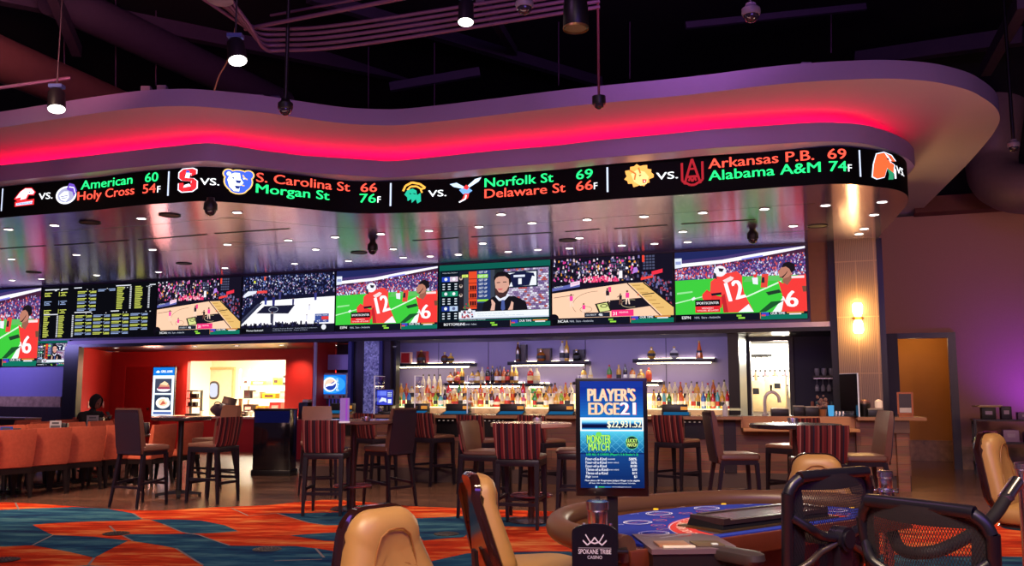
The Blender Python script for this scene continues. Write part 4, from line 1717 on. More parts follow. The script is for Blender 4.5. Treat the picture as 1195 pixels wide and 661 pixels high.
# round ceiling speakers
sp = None
M_spk = mat('speaker_grille', (58, 50, 56), 0.6, metal=.2)
M_spk2 = mat('speaker_grille_light', (150, 132, 130), 0.6)
for k, (x, y, lab) in enumerate(((105, 259.5, 'dark round ceiling speaker left, nearest the American score'), (198, 251, 'dark round ceiling speaker close to the ticker left of the S emblem'),
                                 (39.5, 317.7, 'round ceiling speaker above the leftmost football screen'), (214.5, 307.4, 'round ceiling speaker above the pink court screen beside the odds board'),
                                 (419, 294.6, 'round ceiling speaker beside the dome camera above the middle football screen'), (662.8, 280.2, 'round ceiling speaker above the large pink court screen'),
                                 (954, 263.5, 'pale round ceiling speaker near the right end of the canopy'))):
    p = onz(x, y, ZS)
    if sp is None:
        sp = thing('ceiling_speaker', lab, 'speaker', p, 0, 'round speakers in the canopy')
        ringmesh(.13, .15, -.014, 0, 28).build('bezel', M_gun, sp)
        MB().lathe([(.13, -.008), (.1301, -.001)], 28).build('grille', M_spk, sp)
    else:
        dup(sp, p, 0, lab)
# slot diffusers
slots = [((0, 290.5), (53, 286.8)), ((64, 286.5), (109, 283.5)), ((117, 283), (150, 280.5)), ((162, 280), (241, 273.8)), ((251, 272.8), (338, 266.8)),
         ((482, 281), (535, 277.5)), ((550, 276.8), (644, 271.3)), ((660, 270.5), (700, 267.3)), ((717, 267), (779, 262.5)), ((795, 261.5), (882, 256.3))]
for k, (a, b) in enumerate(slots):
    A, B = onz(*a, ZS), onz(*b, ZS)
    c = (A + B) / 2
    d = B - A
    o = thing('slot_diffuser', 'long thin black air slot in the canopy underside, number %d from the left' % (k + 1) if False else
              ('long thin black air slot in the canopy underside ' + ('at the far left edge', 'under the American score', 'right of the American score slot', 'under the S emblem', 'under the Morgan St score', 'under the Spartan helmet emblem', 'under the Norfolk St score', 'left of the lion emblem column', 'under the lion emblem', 'under the Alabama score')[k]),
              'air vent', c, math.atan2(d.y, d.x), 'slot diffusers in the canopy')
    L = d.length
    MB().box((0, 0, -.003), (L, .05, .006)).build('frame', M_black, o)
    MB().box((0, -.012, -.006), (L - .02, .006, .004)).box((0, .012, -.006), (L - .02, .006, .004)).build('blade', M_gun, o)


def dome_cam(x, y, z, label, r=.09, drop=.16, rod=None, group='dome cameras', name='dome_camera', cm=None, name_d=None):
    """a camera hanging under height z; (x,y) is the image point of the dome centre"""
    p = onz(x, y, z) if name_d is None else aty(x, y, name_d)
    t = thing(name, label, 'camera', p, 0, group)
    MB().lathe([(r * .55, drop), (r * .6, drop * .8), (r * 1.0, drop * .55), (r * 1.02, .02), (r * .9, 0)], 18).build('housing', cm or M_blackp, t)
    MB().lathe([(r * .82, .005), (r * .8, -r * .3), (r * .6, -r * .6), (r * .3, -r * .78), (.002, -r * .84)], 18).build('dome', M_smoke, t)
    MB().lathe([(r * .3, -.01), (r * .3, -r * .5), (r * .2, -r * .72)], 12).build('lens', M_chrome, t) if rod == 'lens' else None
    if rod and rod != 'lens':
        MB().cyl((0, 0, drop), (0, 0, rod), .022, n=10).build('hanging_rod', M_blackp, t)
    return t


dome_cam(245.5, 246, ZS - .16, 'dome camera hanging under the canopy below the bear emblem', .085, .17)
dome_cam(434.8, 292.5, ZS - .16, 'dome camera hanging under the canopy above the middle football screen', .085, .17)
dome_cam(878.5, 279.5, ZS - .16, 'dome camera hanging under the canopy above the rightmost football screen', .085, .17)
dome_cam(333, 128, 0, 'black camera on a long dark rod in front of the canopy left of centre', .085, .13, 3.9, 'cameras hung from the open ceiling', name_d=10.0)
M_redrod = mat('maroon_rod', (110, 40, 48), .4)
t = thing('hanging_camera', 'small camera on a thin red cord above the Norfolk St score', 'camera', aty(699, 122, 9.6), 0, 'cameras hung from the open ceiling')
MB().lathe([(.07, .0), (.075, .02), (.075, .09), (.03, .1)], 14).build('housing', M_blackp, t)
MB().lathe([(.06, .01), (.05, -.03), (.02, -.05), (.004, -.055)], 14).build('dome', M_smoke, t)
MB().cyl((0, 0, .1), (0, 0, 3.75), .014, n=8).build('hanging_rod', M_redrod, t)
M_pale = mat('pale_housing', (140, 130, 146), .4)
dome_cam(612, 9, 0, 'pale dome camera at the top edge of the photo above centre', .085, .1, 3.1, 'cameras hung from the open ceiling', name_d=8.2, cm=M_pale)
dome_cam(876.5, 18, 0, 'pale dome camera hanging at the top right', .09, .12, 3.0, 'cameras hung from the open ceiling', name_d=8.5, cm=M_pale)
dome_cam(1183, 172, 0, 'dome camera hanging beside the big duct at the right edge', .075, .1, 4.2, 'cameras hung from the open ceiling', name_d=11.5, cm=M_pale)

# can lights hung from the open ceiling
M_canglow = glow('can_lens', (255, 250, 240), 7)
M_can = mat('can_housing', (34, 28, 36), .45)
M_clampb = mat('clamp_blue', (120, 140, 220), .3, metal=.6)


def can_light(x, y, d, label, tilt, r=.1):
    p = aty(x, y, d)
    t = thing('can_light', label, 'ceiling light', p, 0, 'can lights hung from the open ceiling')
    rot = Matrix.Rotation(R(tilt[0]), 4, 'X') @ Matrix.Rotation(R(tilt[1]), 4, 'Y')
    MB().lathe([(r * .7, .26), (r * .95, .22), (r, .03), (r, 0), (r * .9, .01)], 18, cap=True).build('housing', M_can, t, frame=rot)
    MB().lathe([(r * .93, -.004), (r * .93, .004)], 18).build('lens', M_canglow, t, frame=rot)
    top = rot @ Vector((0, 0, .26))
    MB().box((top.x, top.y, top.z + .05), (.16, .1, .04)).bar((top.x - .05, top.y, top.z), (top.x - .05, top.y, top.z + .05), .012, .012).bar((top.x + .05, top.y, top.z), (top.x + .05, top.y, top.z + .05), .012, .012).build('bracket', M_clampb, t)
    MB().cyl((top.x, top.y, top.z + .06), (top.x, top.y, top.z + 2.75), .01, n=8).build('hanging_rod', M_can, t)
    return t


can_light(66, 127.5, 10.4, 'black can light hanging at the left in front of the canopy, its lens lit', (-14, -10))
can_light(277.5, 71, 9.3, 'black can light hanging from conduit near a loose curved cable', (-14, -12))
can_light(543.5, 26, 9.2, 'brightest can light at the top middle of the photo', (-10, 0), .085)
t = thing('pendant_speaker', 'black pendant speaker with a round brass coloured grille at the top', 'speaker', aty(672, 33, 8.4))
MB().lathe([(.05, .46), (.1, .4), (.12, .2), (.125, .02), (.115, 0)], 22).build('housing', M_blackp, t)
ringmesh(.1, .126, -.012, .008, 24).build('rim', mat('brass_rim', (190, 150, 90), .3, metal=.7), t)
MB().lathe([(.1, -.004), (.02, -.002)], 24).build('grille', mat('brass_grille', (120, 96, 70), .5, metal=.4), t)

# conduit, pipes, ducts, beams in the dark ceiling
M_cond = mat('conduit_mauve', (130, 92, 120), .45, metal=.3)
M_ductm = mat('duct_brown', (150, 100, 96), .55, metal=.3, scale=4)
M_beam = mat('beam_dark', (80, 64, 88), .6)
for k in range(5):
    y = k * 6.5
    pts = [aty(205 + k * 9, -30 - k * 2, 9.4), aty(262 + k * 7, 8 + y * .75, 9.9), aty(292 + k * 4, 30 + y, 10.2), aty(330, 42 + y * .95 - 8, 10.3), aty(420, 26 + y, 10.1), aty(700, -18 + y, 9.6)]
    o = MB().tube(spline(pts, 7), .022, 8).build('conduit_pipe', M_cond)
    tag(o, 'mauve conduit pipe bending in the dark ceiling, %s of the bundle of five' % ('top', 'second', 'middle', 'fourth', 'lowest')[k], 'pipe', 'conduit bundle')
for nm, a, b, d0, d1, r, lab in (('strut_pipe', (286, 34), (500, -8), 10.2, 9.0, .025, 'straight pale pipe from the second can light up to the right'),
                                 ('strut_pipe', (-10, 104), (82, 91), 10.2, 10.6, .022, 'straight thin pipe reaching the left can light'),
                                 ('strut_pipe', (316, 18), (445, -6), 10.9, 10, .018, 'thin pipe just above the straight pale pipe'),
                                 ('strut_pipe', (230, -6), (290, 34), 9.6, 10.2, .02, 'short sloping pipe ending at the second can light')):
    o = MB().tube([aty(*a, d0), aty(*b, d1)], r, 8).build(nm, M_cond)
    tag(o, lab, 'pipe', 'single pipes in the ceiling')
o = MB().tube(spline([aty(276, 26, 9.6), aty(272, 46, 9.6), aty(266, 70, 9.6), aty(256, 88, 9.6), aty(250, 106, 9.6)], 6), .009, 8).build('loose_cable', mat('tan_cable', (170, 120, 80), .5))
tag(o, 'tan loose cable drooping beside the second can light', 'cable')
o = MB().lathe([(.11, .03), (.13, 0), (.1, -.02), (.02, -.03)], 20, aty(257, 1, 8.6)).cyl(aty(257, 1, 8.6) + Vector((0, 0, .02)), aty(257, 1, 8.6) + Vector((0, 0, 3.2)), .012, n=8).build('round_fixture', M_pale)
tag(o, 'pale round fixture at the top edge, cut off by the photo', 'fixture')
o = MB().tube([aty(-40, 52, 12.2), aty(150, 132, 15.5)], .33, 20).build('round_duct', M_ductm)
tag(o, 'big round brown duct sloping across the upper left ceiling', 'duct')
o = MB().tube([aty(60, -5, 13), aty(330, 122, 18)], .3, 18).build('round_duct', M_beam)
tag(o, 'darker round duct running behind the big brown duct', 'duct')
dp = [aty(1166, 118, 15.5), aty(1160, 160, 15.5), aty(1157, 190, 15.5), aty(1163, 210, 15.3), aty(1185, 220, 15.0), aty(1230, 222, 14.6)]
o = MB().tube(spline(dp, 6), .42, 22).build('duct_elbow', mat('duct_grey', (120, 96, 110), .5, metal=.3))
tag(o, 'large grey duct elbow bending right above the mauve wall', 'duct')
for k, (a, b, d0, d1, w, lab) in enumerate((((-20, -10), (520, 98), 13, 20, .2, 'dark steel beam running from the top left corner'),
                                          ((360, -5), (700, 96), 14, 19, .16, 'dark steel beam left of the red corded camera'),
                                          ((1195, 0), (1150, 82), 11, 15, .16, 'steel strut rising to the top right corner'),
                                          ((455, 102), (560, 84), 16, 16, .12, 'short cable tray in the dark behind the canopy middle'),
                                          ((800, 30), (1010, 8), 14, 14, .08, 'thin beam beside the pale dome camera at top right'),
                                          ((1000, 70), (1195, 42), 17, 15, .22, 'wide beam behind the right end of the canopy'),
                                          ((90, 60), (60, -10), 14, 12, .14, 'short beam crossing the big brown duct'),
                                          ((560, -4), (600, 60), 12, 17, .12, 'beam receding behind the top middle can light'))):
    o = MB().bar(aty(*a, d0), aty(*b, d1), w, w * 1.3).build('ceiling_beam', M_beam)
    tag(o, lab, 'beam', 'ceiling steelwork')
for k, (x, y0, y1, d, lab) in enumerate(((75, -5, 90, 14, 'left of the first can light'), (135, 0, 108, 15, 'right of the first can light'), (182, 0, 100, 15.5, 'at the left crest of the canopy'), (430, 55, 126, 16, 'above the canopy dip'),
                                       (507, 50, 125, 16, 'under the top middle can light'), (652, 20, 100, 16, 'left of the red cord'), (735, 0, 92, 16, 'right of the red cord'), (970, 10, 62, 15, 'right of the pale dome camera'))):
    o = MB().tube([aty(x, y0, d), aty(x, y1, d)], .012, 6).build('hanger_wire', M_cond)
    tag(o, 'thin vertical hanger rod in the dark ceiling ' + lab, 'rod', 'hanger rods')
for k, (x, y, lab) in enumerate(((165, 101, 'left crest'), (184, 100, 'crest, second one'), (299, 111, 'slope, third one'), (318, 112.5, 'slope by the camera rod'), (945, 73, 'right crest'))):
    p = onz(x, y, 5.2)
    o = MB().box((0, 0, 0), (.12, .08, .14), bev=.01).build('junction_box', M_pale)
    o.location = p + Vector((0, .15, -.02))
    tag(o, 'small grey junction box standing on the canopy top at the ' + lab, 'box', 'junction boxes on the canopy')
# ================================================================ BAR COUNTER
def barmat():
    m, nt, out = nodes('reclaimed_planks')
    N, Lk = nt.nodes, nt.links
    tc = N.new('ShaderNodeTexCoord')
    mp = N.new('ShaderNodeMapping')
    mp.inputs['Rotation'].default_value = (R(90), 0, 0)
    br = N.new('ShaderNodeTexBrick')
    br.inputs['Scale'].default_value = 1.0
    br.inputs['Brick Width'].default_value = 2.3
    br.offset = 0.37
    br.inputs['Row Height'].default_value = 0.13
    br.inputs['Mortar Size'].default_value = 0.0015
    br.inputs['Color1'].default_value = rgb(124, 84, 66)
    br.inputs['Color2'].default_value = rgb(84, 58, 52)
    br.inputs['Mortar'].default_value = rgb(40, 28, 28)
    no = N.new('ShaderNodeTexNoise')
    no.inputs['Scale'].default_value = 6
    mp2 = N.new('ShaderNodeMapping')
    mp2.inputs['Scale'].default_value = (.6, 1, 8)
    mx = N.new('ShaderNodeMix')
    mx.data_type = 'RGBA'
    mx.blend_type = 'MULTIPLY'
    mx.inputs['Factor'].default_value = .7
    b = N.new('ShaderNodeBsdfPrincipled')
    b.inputs['Roughness'].default_value = .5
    Lk.new(tc.outputs['Object'], mp.inputs[0])
    Lk.new(mp.outputs[0], br.inputs['Vector'])
    Lk.new(tc.outputs['Object'], mp2.inputs[0])
    Lk.new(mp2.outputs[0], no.inputs['Vector'])
    Lk.new(br.outputs['Color'], mx.inputs['A'])
    Lk.new(no.outputs['Color'], mx.inputs['B'])
    mul = N.new('ShaderNodeMix')
    mul.data_type = 'RGBA'
    mul.blend_type = 'MULTIPLY'
    mul.inputs['Factor'].default_value = 1
    mul.inputs['B'].default_value = (2.6, 2.4, 2.2, 1)
    Lk.new(mx.outputs['Result'], mul.inputs['A'])
    Lk.new(mul.outputs['Result'], b.inputs['Base Color'])
    Lk.new(b.outputs[0], out.inputs[0])
    return m


M_plank = barmat()
M_top = mat('bar_top_stone', (124, 104, 96), .2, c2=(86, 72, 70), scale=18)
M_topedge = mat('bar_edge_wood', (168, 120, 84), .4, c2=(130, 88, 62), scale=5, stretch=(1, 6, 6))
M_plinth = mat('bar_plinth', (86, 66, 66), .6, var=.25, scale=4)
M_tanp = mat('ada_panel_tan', (196, 142, 96), .45, c2=(168, 116, 78), scale=4, stretch=(1, 5, 5))
xe = onb(1080, 488, 0).x
xs_ = -0.28
a0, a1 = onb(866, 487, 0).x, onb(1000, 487, 0).x
bar = thing('bar_counter', 'long wood fronted bar counter with a stone top below the liquor shelves', 'bar', (0, 0, 0), 0, frame=BM)
mb = MB()
mb.span((xs_, -.12, 1.03), (a0, .62, 1.07)).span((a1, -.05, 1.03), (xe, .62, 1.07)).span((a0, .2, 1.03), (a1, .62, 1.07))
mb.build('counter_top', M_top, bar)
mb = MB()
mb.span((xs_, -.135, 1.022), (a0, -.12, 1.068)).span((a1, -.065, 1.022), (xe, -.05, 1.068))
mb.build('counter_edge', M_topedge, bar)
MB().span((xs_, .18, .22), (a0, .3, 1.03)).span((a1, .12, .22), (xe - .2, .3, 1.03)).span((a0, .22, .22), (a1, .3, .86)).build('front_panel', M_plank, bar)
MB().span((xs_, .16, 0), (xe - .2, .3, .22)).build('plinth', M_plinth, bar)
MB().span((a0 - .02, .17, .9), (a1 + .02, .2, 1.066)).span((a0 - .02, -.06, .9), (a0 + .0, .2, 1.066)).build('upper_fascia', M_tanp, bar)
MB().span((a0, -.22, .855), (a1, .19, .9), bev=.006).build('low_shelf', M_tanp, bar)
MB().span((xe - .44, .0, .84), (xe - .22, .3, 1.02)).build('end_block', mat('end_block_grey', (110, 86, 76), .4, metal=.2), bar)
MB().span((xe - .40, .03, .0), (xe - .24, .3, .84)).build('end_post', M_plank, bar)
M_vent = mat('bar_vent_dot', (210, 200, 190), .4, emit=(220, 200, 190), estr=.35)
for px0, px1, lb in ((380, 412, 'under the soda dispenser'), (510, 592, 'in the middle'), (796, 828, 'on the right')):
    b0, b1 = onb(px0, 500, .17).x, onb(px1, 500, .17).x
    MB().span((b0, .15, .72), (b1, .18, 1.01)).build('machine_panel', M_black, bar)
    mb = MB()
    n = int((b1 - b0) / .075)
    for k in range(n):
        mb.box((b0 + .04 + k * .075, .148, .975), (.028, .006, .014))
    mb.build('button_row', M_vent, bar)
for k, px in enumerate((430, 594, 745, 852)):
    x = onb(px, 520, .17).x
    MB().span((x - .09, .14, .22), (x + .09, .18, 1.025)).build('pilaster', M_darkwood if k % 2 else M_plank, bar)

# ---- bar top machines, screens, shields
M_blue = glow('terminal_blue', (36, 120, 176), .55)
M_tick = mat('ticket_orange', (236, 160, 60), .5, emit=(236, 160, 60), estr=.5)
M_acr = glassy('acrylic', (236, 236, 250), .9)
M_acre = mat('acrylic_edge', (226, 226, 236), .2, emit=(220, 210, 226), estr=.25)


def terminal(px, label, w=.44):
    c = onb(px, 484, .12)
    t = thing('bar_game_terminal', label, 'game terminal', (c.x, .0, 1.07), 0, 'game terminals set in the bar top', frame=BM)
    MB().loft([[(-w / 2, -.06, 0), (w / 2, -.06, 0), (w / 2, .22, 0), (-w / 2, .22, 0)], [(-w / 2, -.06, .012), (w / 2, -.06, .012), (w / 2, .22, .055), (-w / 2, .22, .055)]]).build('tray', M_blackp, t)
    MB().quad((-w / 2 + .03, -.045, .0165), (w / 2 - .03, -.045, .0165), (w / 2 - .03, .205, .0555), (-w / 2 + .03, .205, .0555)).build('touch_screen', M_blue, t)
    MB().box((-.02, .32, .09), (w * .9, .15, .16), bev=.01).build('printer', M_blackp, t)
    MB().box((w * .27, .242, .11), (.1, .01, .05)).build('ticket', M_tick, t)
    return t


for px, lb in ((396, 'game terminal at the left end of the bar near the soda dispenser'), (484, 'game terminal behind the brown leather chair back, left on the bar'),
               (533, 'game terminal left of the round table top, over the dotted panel'), (597, 'game terminal directly behind the middle round table'),
               (655, 'game terminal just left of the jackpot sign'), (789, 'game terminal right of the jackpot sign')):
    terminal(px, lb)


def shield(px, label, h=.62, dep=.5, tint=None, rz=0):
    c = onb(px, 484, .1)
    t = thing('acrylic_shield', label, 'divider', (c.x, .0, 1.07), rz, 'clear dividers on the bar', frame=BM)
    MB().slab([(0, 0)], 0, 0) if False else None
    MB().span((-.004, 0, 0), (.004, dep, h)).build('sheet', tint or M_acr, t)
    MB().span((-.008, -.012, 0), (.008, 0, h)).span((-.006, 0, h - .008), (.006, dep, h)).build('polished_edge', M_acre, t)
    MB().span((-.06, .05, 0), (.06, .4, .012)).build('foot', M_blackp, t)
    return t


shield(439, 'clear acrylic divider at the left, in front of the blue mosaic column')
shield(486, 'clear acrylic divider on the bar above the striped stool at left')
shield(547, 'clear acrylic divider standing left of the middle game terminals')
shield(676, 'clear acrylic divider standing just left of the jackpot sign')
shield(1001, 'tinted acrylic divider at the right end of the bar in front of the tan column', .64, .62, glassy('acrylic_tint', (130, 122, 140), .8), R(14))

c = onb(449, 484, .3)
t = thing('pos_terminal', 'small point of sale screen glowing blue at the left of the bottle rows', 'monitor', (c.x, .3, 1.07), R(8), frame=BM)
MB().box((0, .03, .02), (.2, .2, .04), bev=.01).bar((0, .05, .03), (0, .04, .2), .06, .04).build('stand', M_blackp, t)
MB().box((0, 0, .27), (.3, .03, .27), bev=.008).build('housing', M_blackp, t)
p = Pic()
p.rect(0, 0, 100, 80, (60, 70, 200))
p.rect(4, 50, 60, 74, (110, 130, 240))
p.poly([(10, 12), (40, 20), (62, 12), (58, 34), (30, 40)], (226, 236, 255))
p.rect(66, 40, 94, 70, (30, 36, 110))
p.many([([(68 + q * 9, y), (75 + q * 9, y), (75 + q * 9, y + 6), (68 + q * 9, y + 6)], (200, 214, 250)) for q in range(3) for y in (44, 53, 62)])
p.rect(70, 8, 92, 30, (236, 240, 255))
p.obj('screen', MV, lambda x, y, l: Vector((-.13 + .26 * x / 100, -.0165 - l, .15 + .24 * y / 80)), t)

# ---- soda dispenser with its hood
u0, u1 = wu(368.5, .3, 455), wu(404.5, .3, 455)
za, zb2 = onw(386, 466, .3).z, onw(386, 435.5, .3).z
W_ = u1 - u0
t = thing('soda_dispenser', 'soda fountain with a bright blue globe logo panel left of the bar', 'soda machine', ((u0 + u1) / 2, .3, 0), 0, frame=WM)
MB().box((0, .2, (za + zb2) / 2), (W_, .36, zb2 - za), bev=.03).build('housing', mat('dispenser_grey', (190, 186, 200), .3, metal=.3), t)
MB().span((-W_ / 2 + .03, .22, .95), (W_ / 2 - .03, .4, za)).build('back_plate', mat('dispenser_back', (120, 110, 200), .35, emit=(90, 80, 190), estr=.25), t)
MB().box((0, .17, .97), (W_, .5, .07), bev=.01).build('drip_tray', M_blackp, t)
p = Pic()
p.rect(0, 0, 100, 66, (20, 110, 214))
p.circ(50, 33, 48, (50, 150, 236), ry=30)
p.circ(44, 33, 25, (240, 246, 255), ry=25)
p.circ(46, 33, 20, (30, 60, 160))
p.poly([(46 + 20 * math.cos(R(a)), 33 + 20 * math.sin(R(a))) for a in range(20, 200, 15)] + [(34, 32), (46, 36), (58, 44)], (244, 200, 176))
p.poly([(28, 30), (38, 36), (52, 36), (64, 44), (66, 38), (54, 29), (40, 28), (30, 24)], (250, 250, 255))
p.text('pepsi', 76, 12, h=12, w=40, c=(235, 244, 255), bold=.02, rot=90)
p.obj('logo_panel', picmat('sign_light', 1.3), lambda x, y, l: Vector((-W_ / 2 + .03 + (W_ - .06) * x / 100, .014 - l, za + .1 + (zb2 - za - .14) * y / 66)), t)
for k in range(8):
    x = -W_ / 2 + .07 + k * (W_ - .14) / 7
    o = MB().lathe([(.02, 0), (.022, .04), (.014, .1)], 10, (x, .07, za - .1)).build('nozzle', M_blackp, t)
    MB().box((x, .01, za + .05), (.04, .012, .05), bev=.004).build('flavour_button', mat('btn%d' % (k % 3), ((180, 40, 50), (60, 120, 60), (220, 200, 190))[k % 3], .4), o)
p0, p1 = onw(376, 432, .45), onw(406, 414, .45)
o = MB().span((p0.x, .45, p0.z), (p1.x, .5, p1.z)).build('steel_hood', mat('brushed_steel', (170, 160, 196), .3, metal=.35, scale=3, stretch=(14, 1, .3)), frame=WM)
tag(o, 'brushed steel panel above the soda dispenser', 'panel')

# ================================================================ BACK BAR
uA, uZ = wu(456, .5, 470), wu(851, .5, 470)
zt1 = onw(600, 475.5, .5).z
bb = thing('back_bar', 'lit stepped back bar unit carrying the crowded liquor bottles', 'shelf unit', ((uA + uZ) / 2, 0, 0), 0, frame=WM)
hw = (uZ - uA) / 2
M_lit = glow('lit_step', (255, 232, 170), 2.6)
MB().span((-hw, .42, 0), (hw, VB, .98)).build('cabinet', M_darkwood, bb)
MB().span((-hw, .38, .98), (hw, VB, zt1 - .02)).build('counter', M_granite, bb)
STEP = ((.44, zt1), (.63, zt1 + .13), (.82, zt1 + .26))
for v, z in STEP:
    o = MB().span((-hw, v, z - .13 if v > .5 else z - .02), (hw, v + .19 if v < .8 else VB, z)).build('step', mat('step_frost', (236, 220, 180), .4, emit=(255, 214, 140), estr=1.7), bb)
    MB().span((-hw, v - .006, z - .05), (hw, v, z - .01)).build('light_strip', M_lit, o)


def shelf(px0, px1, py, v0, label, thick=.07, glowdn=3.2):
    a, b = onw(px0, py, v0), onw(px1, py, v0)
    z = (a.z + b.z) / 2
    t = thing('floating_shelf', label, 'shelf', ((a.x + b.x) / 2, v0, z), 0, 'lit shelves above the back bar', frame=WM)
    h = (b.x - a.x) / 2
    MB().span((-h, 0, -thick), (h, VB - v0 - .002, 0), bev=.006).build('board', M_black, t)
    MB().span((-h + .08, .04, -thick - .018), (h - .08, .09, -thick)).build('light_strip', glow('shelf_led', (255, 236, 186), 22), t)
    MB().span((-h + .05, VB - v0 - .05, .001), (h - .05, VB - v0 - .02, .014)).build('back_light', glow('shelf_led2', (255, 236, 190), 12), t)
    return z, v0


S1 = shelf(462, 549.5, 424, .74, 'long black lit shelf at upper left holding a red box')
S2 = shelf(592, 684.5, 421.8, .74, 'long black lit shelf at upper middle with boxed bottles')
S3 = shelf(738, 834, 418.6, .74, 'long black lit shelf at upper right with three bottles')
S4 = shelf(518, 609, 447.2, .74, 'lower black lit shelf crowded with amber bottles', .06)
S5 = shelf(668, 772, 445.5, .74, 'lower black lit shelf partly hidden behind the jackpot sign', .06)
S6 = shelf(613, 637, 447.8, .66, 'short lit shelf with two bottles just left of the jackpot sign', .06)

PROF = {
    'tall': [(.036, 0), (.038, .01), (.038, .19), (.03, .22), (.014, .25), (.013, .31)],
    'slim': [(.03, 0), (.031, .01), (.031, .2), (.024, .235), (.012, .27), (.011, .33)],
    'squat': [(.05, 0), (.055, .02), (.06, .08), (.048, .14), (.02, .18), (.016, .23)],
    'round': [(.03, 0), (.055, .03), (.065, .08), (.052, .135), (.02, .165), (.017, .22)],
    'flask': [(.044, 0), (.046, .01), (.046, .15), (.036, .19), (.016, .215), (.015, .25)],
    'cone': [(.05, 0), (.05, .02), (.02, .2), (.014, .24), (.013, .29)],
}
BC = {'amber': (206, 120, 36), 'clear': (240, 234, 214), 'gold': (232, 186, 70), 'green': (70, 160, 60), 'dark': (34, 30, 26), 'red': (216, 48, 44), 'blue': (60, 130, 220), 'orange': (236, 120, 40),
      'cyan': (110, 206, 226), 'brown': (110, 56, 26), 'pink': (230, 120, 160), 'crystal': (226, 226, 232), 'lime': (150, 200, 60)}
CAPC = [(60, 46, 40), (206, 190, 160), (190, 40, 40), (200, 160, 70), (96, 90, 96)]
LABC = [(240, 232, 214), (226, 200, 140), (200, 60, 50), (40, 40, 50), (236, 240, 246)]
BP = {}


def bottle(shape, col, u, v, z, label, group, k=0, s=1.0):
    key = (shape, col, k % 5)
    loc = WM @ Vector((u, v, z))
    if key not in BP:
        pr = [(r_ * 1.22, z_) for r_, z_ in PROF[shape]]
        o = MB().lathe(pr, 14).build('liquor_bottle', bottlemat('bottle_' + col, BC[col]), None)
        top = pr[-1]
        MB().lathe([(top[0] * 1.12, top[1] - .03), (top[0] * 1.15, top[1] - .004), (top[0] * .9, top[1] + .004)], 10).build('cap', mat('cap%d' % (k % 5), CAPC[k % 5], .35), o)
        r = pr[1][0] if shape not in ('round', 'cone', 'squat') else (pr[2][0] if shape != 'cone' else .045)
        if shape in ('round', 'squat'):
            MB().lathe([(r * 1.0, .05), (r * 1.03, .08), (r * .96, .105)], 14, cap=False).build('paper_label', mat('lab%d' % (k % 5), LABC[k % 5], .6), o)
        else:
            MB().lathe([(r * 1.02, .05), (r * 1.02, .13)], 14, cap=False).build('paper_label', mat('lab%d' % (k % 5), LABC[k % 5], .6), o)
        BP[key] = o
        o.location = loc
        o.rotation_euler = (0, 0, WA)
        o.scale = (s, s, s)
        return tag(o, label, 'bottle', group)
    return dup(BP[key], (u, v, z), 0, label, group, frame=WM, scale=(s, s, s))


rb = random.Random(3)
row1 = [(459, 'clear'), (465, 'green'), (471, 'cyan'), (477, 'blue'), (484, 'clear'), (490, 'gold'), (496, 'clear'), (502, 'gold'), (508, 'lime'), (514, 'cyan'), (519, 'dark'), (525, 'amber'), (531, 'gold'), (537, 'clear'),
        (543, 'gold'), (549, 'amber'), (555, 'clear'), (561, 'gold'), (568, 'clear'), (574, 'brown'), (580, 'red'), (586, 'clear'), (592, 'clear'), (598, 'orange'), (604, 'clear'), (611, 'pink'), (617, 'clear'), (624, 'green'),
        (630, 'clear'), (637, 'gold'), (643, 'clear'), (649, 'gold'), (655, 'lime'), (662, 'gold'), (667, 'clear'),
        (763, 'gold'), (769, 'dark'), (775, 'cyan'), (781, 'green'), (788, 'clear'), (795, 'orange'), (802, 'clear'), (809, 'clear'), (815, 'gold'), (821, 'blue'), (827, 'lime'), (832, 'red'), (837.5, 'cyan'), (843, 'gold'), (849, 'red')]
SHP = ['tall', 'flask', 'slim', 'tall', 'squat', 'tall', 'flask', 'cone']
GR1, GR2 = 'bottles in the front row of the back bar', 'bottles in the raised row of the back bar'
cn = {'clear': 'clear', 'gold': 'golden', 'lime': 'lime green', 'cyan': 'pale blue', 'dark': 'black', 'brown': 'brown', 'amber': 'amber', 'green': 'green', 'blue': 'blue', 'red': 'red', 'orange': 'orange', 'pink': 'pink'}
for k, (px, c) in enumerate(row1):
    sh = SHP[k % len(SHP)] if px < 700 else ('tall', 'slim')[k % 2]
    bottle(sh, c, wu(px, .52, 470), .53, STEP[0][1], '%s bottle in the front row of the back bar, %s of the jackpot sign' % (cn[c], 'right' if px > 700 else 'left'),
           'front row %s bottles %s of the sign' % (cn[c], 'right' if px > 700 else 'left'), k, .9 + rb.random() * .12)
cols2 = ['clear', 'gold', 'amber', 'clear', 'gold', 'clear', 'orange', 'clear', 'gold', 'clear', 'red', 'clear', 'green', 'gold']
k = 0
px = 461.5
while px < 668:
    c = cols2[k % len(cols2)]
    bottle(SHP[(k + 2) % 4], c, wu(px, .72, 460), .73, STEP[1][1], '%s bottle in the raised second row of the back bar, left of the sign' % cn[c], 'raised row %s bottles left of the sign' % cn[c], k, .95 + rb.random() * .12)
    px += 6.2
    k += 1
px = 775
while px < 850:
    c = ('clear', 'amber', 'clear', 'clear', 'gold', 'clear')[k % 6]
    bottle(('tall', 'slim')[k % 2], c, wu(px, .72, 460), .73, STEP[1][1], '%s bottle in the raised second row of the back bar, right of the sign' % cn[c], 'raised row %s bottles right of the sign' % cn[c], k, 1.02 + rb.random() * .12)
    px += 6.4
    k += 1
px = 494
while px < 520:
    bottle('slim', 'clear', wu(px, .9, 445), .9, STEP[2][1], 'clear tall bottle at the back under the upper left shelf', 'back row bottles under the upper left shelf', 0, 1.15)
    px += 6.5
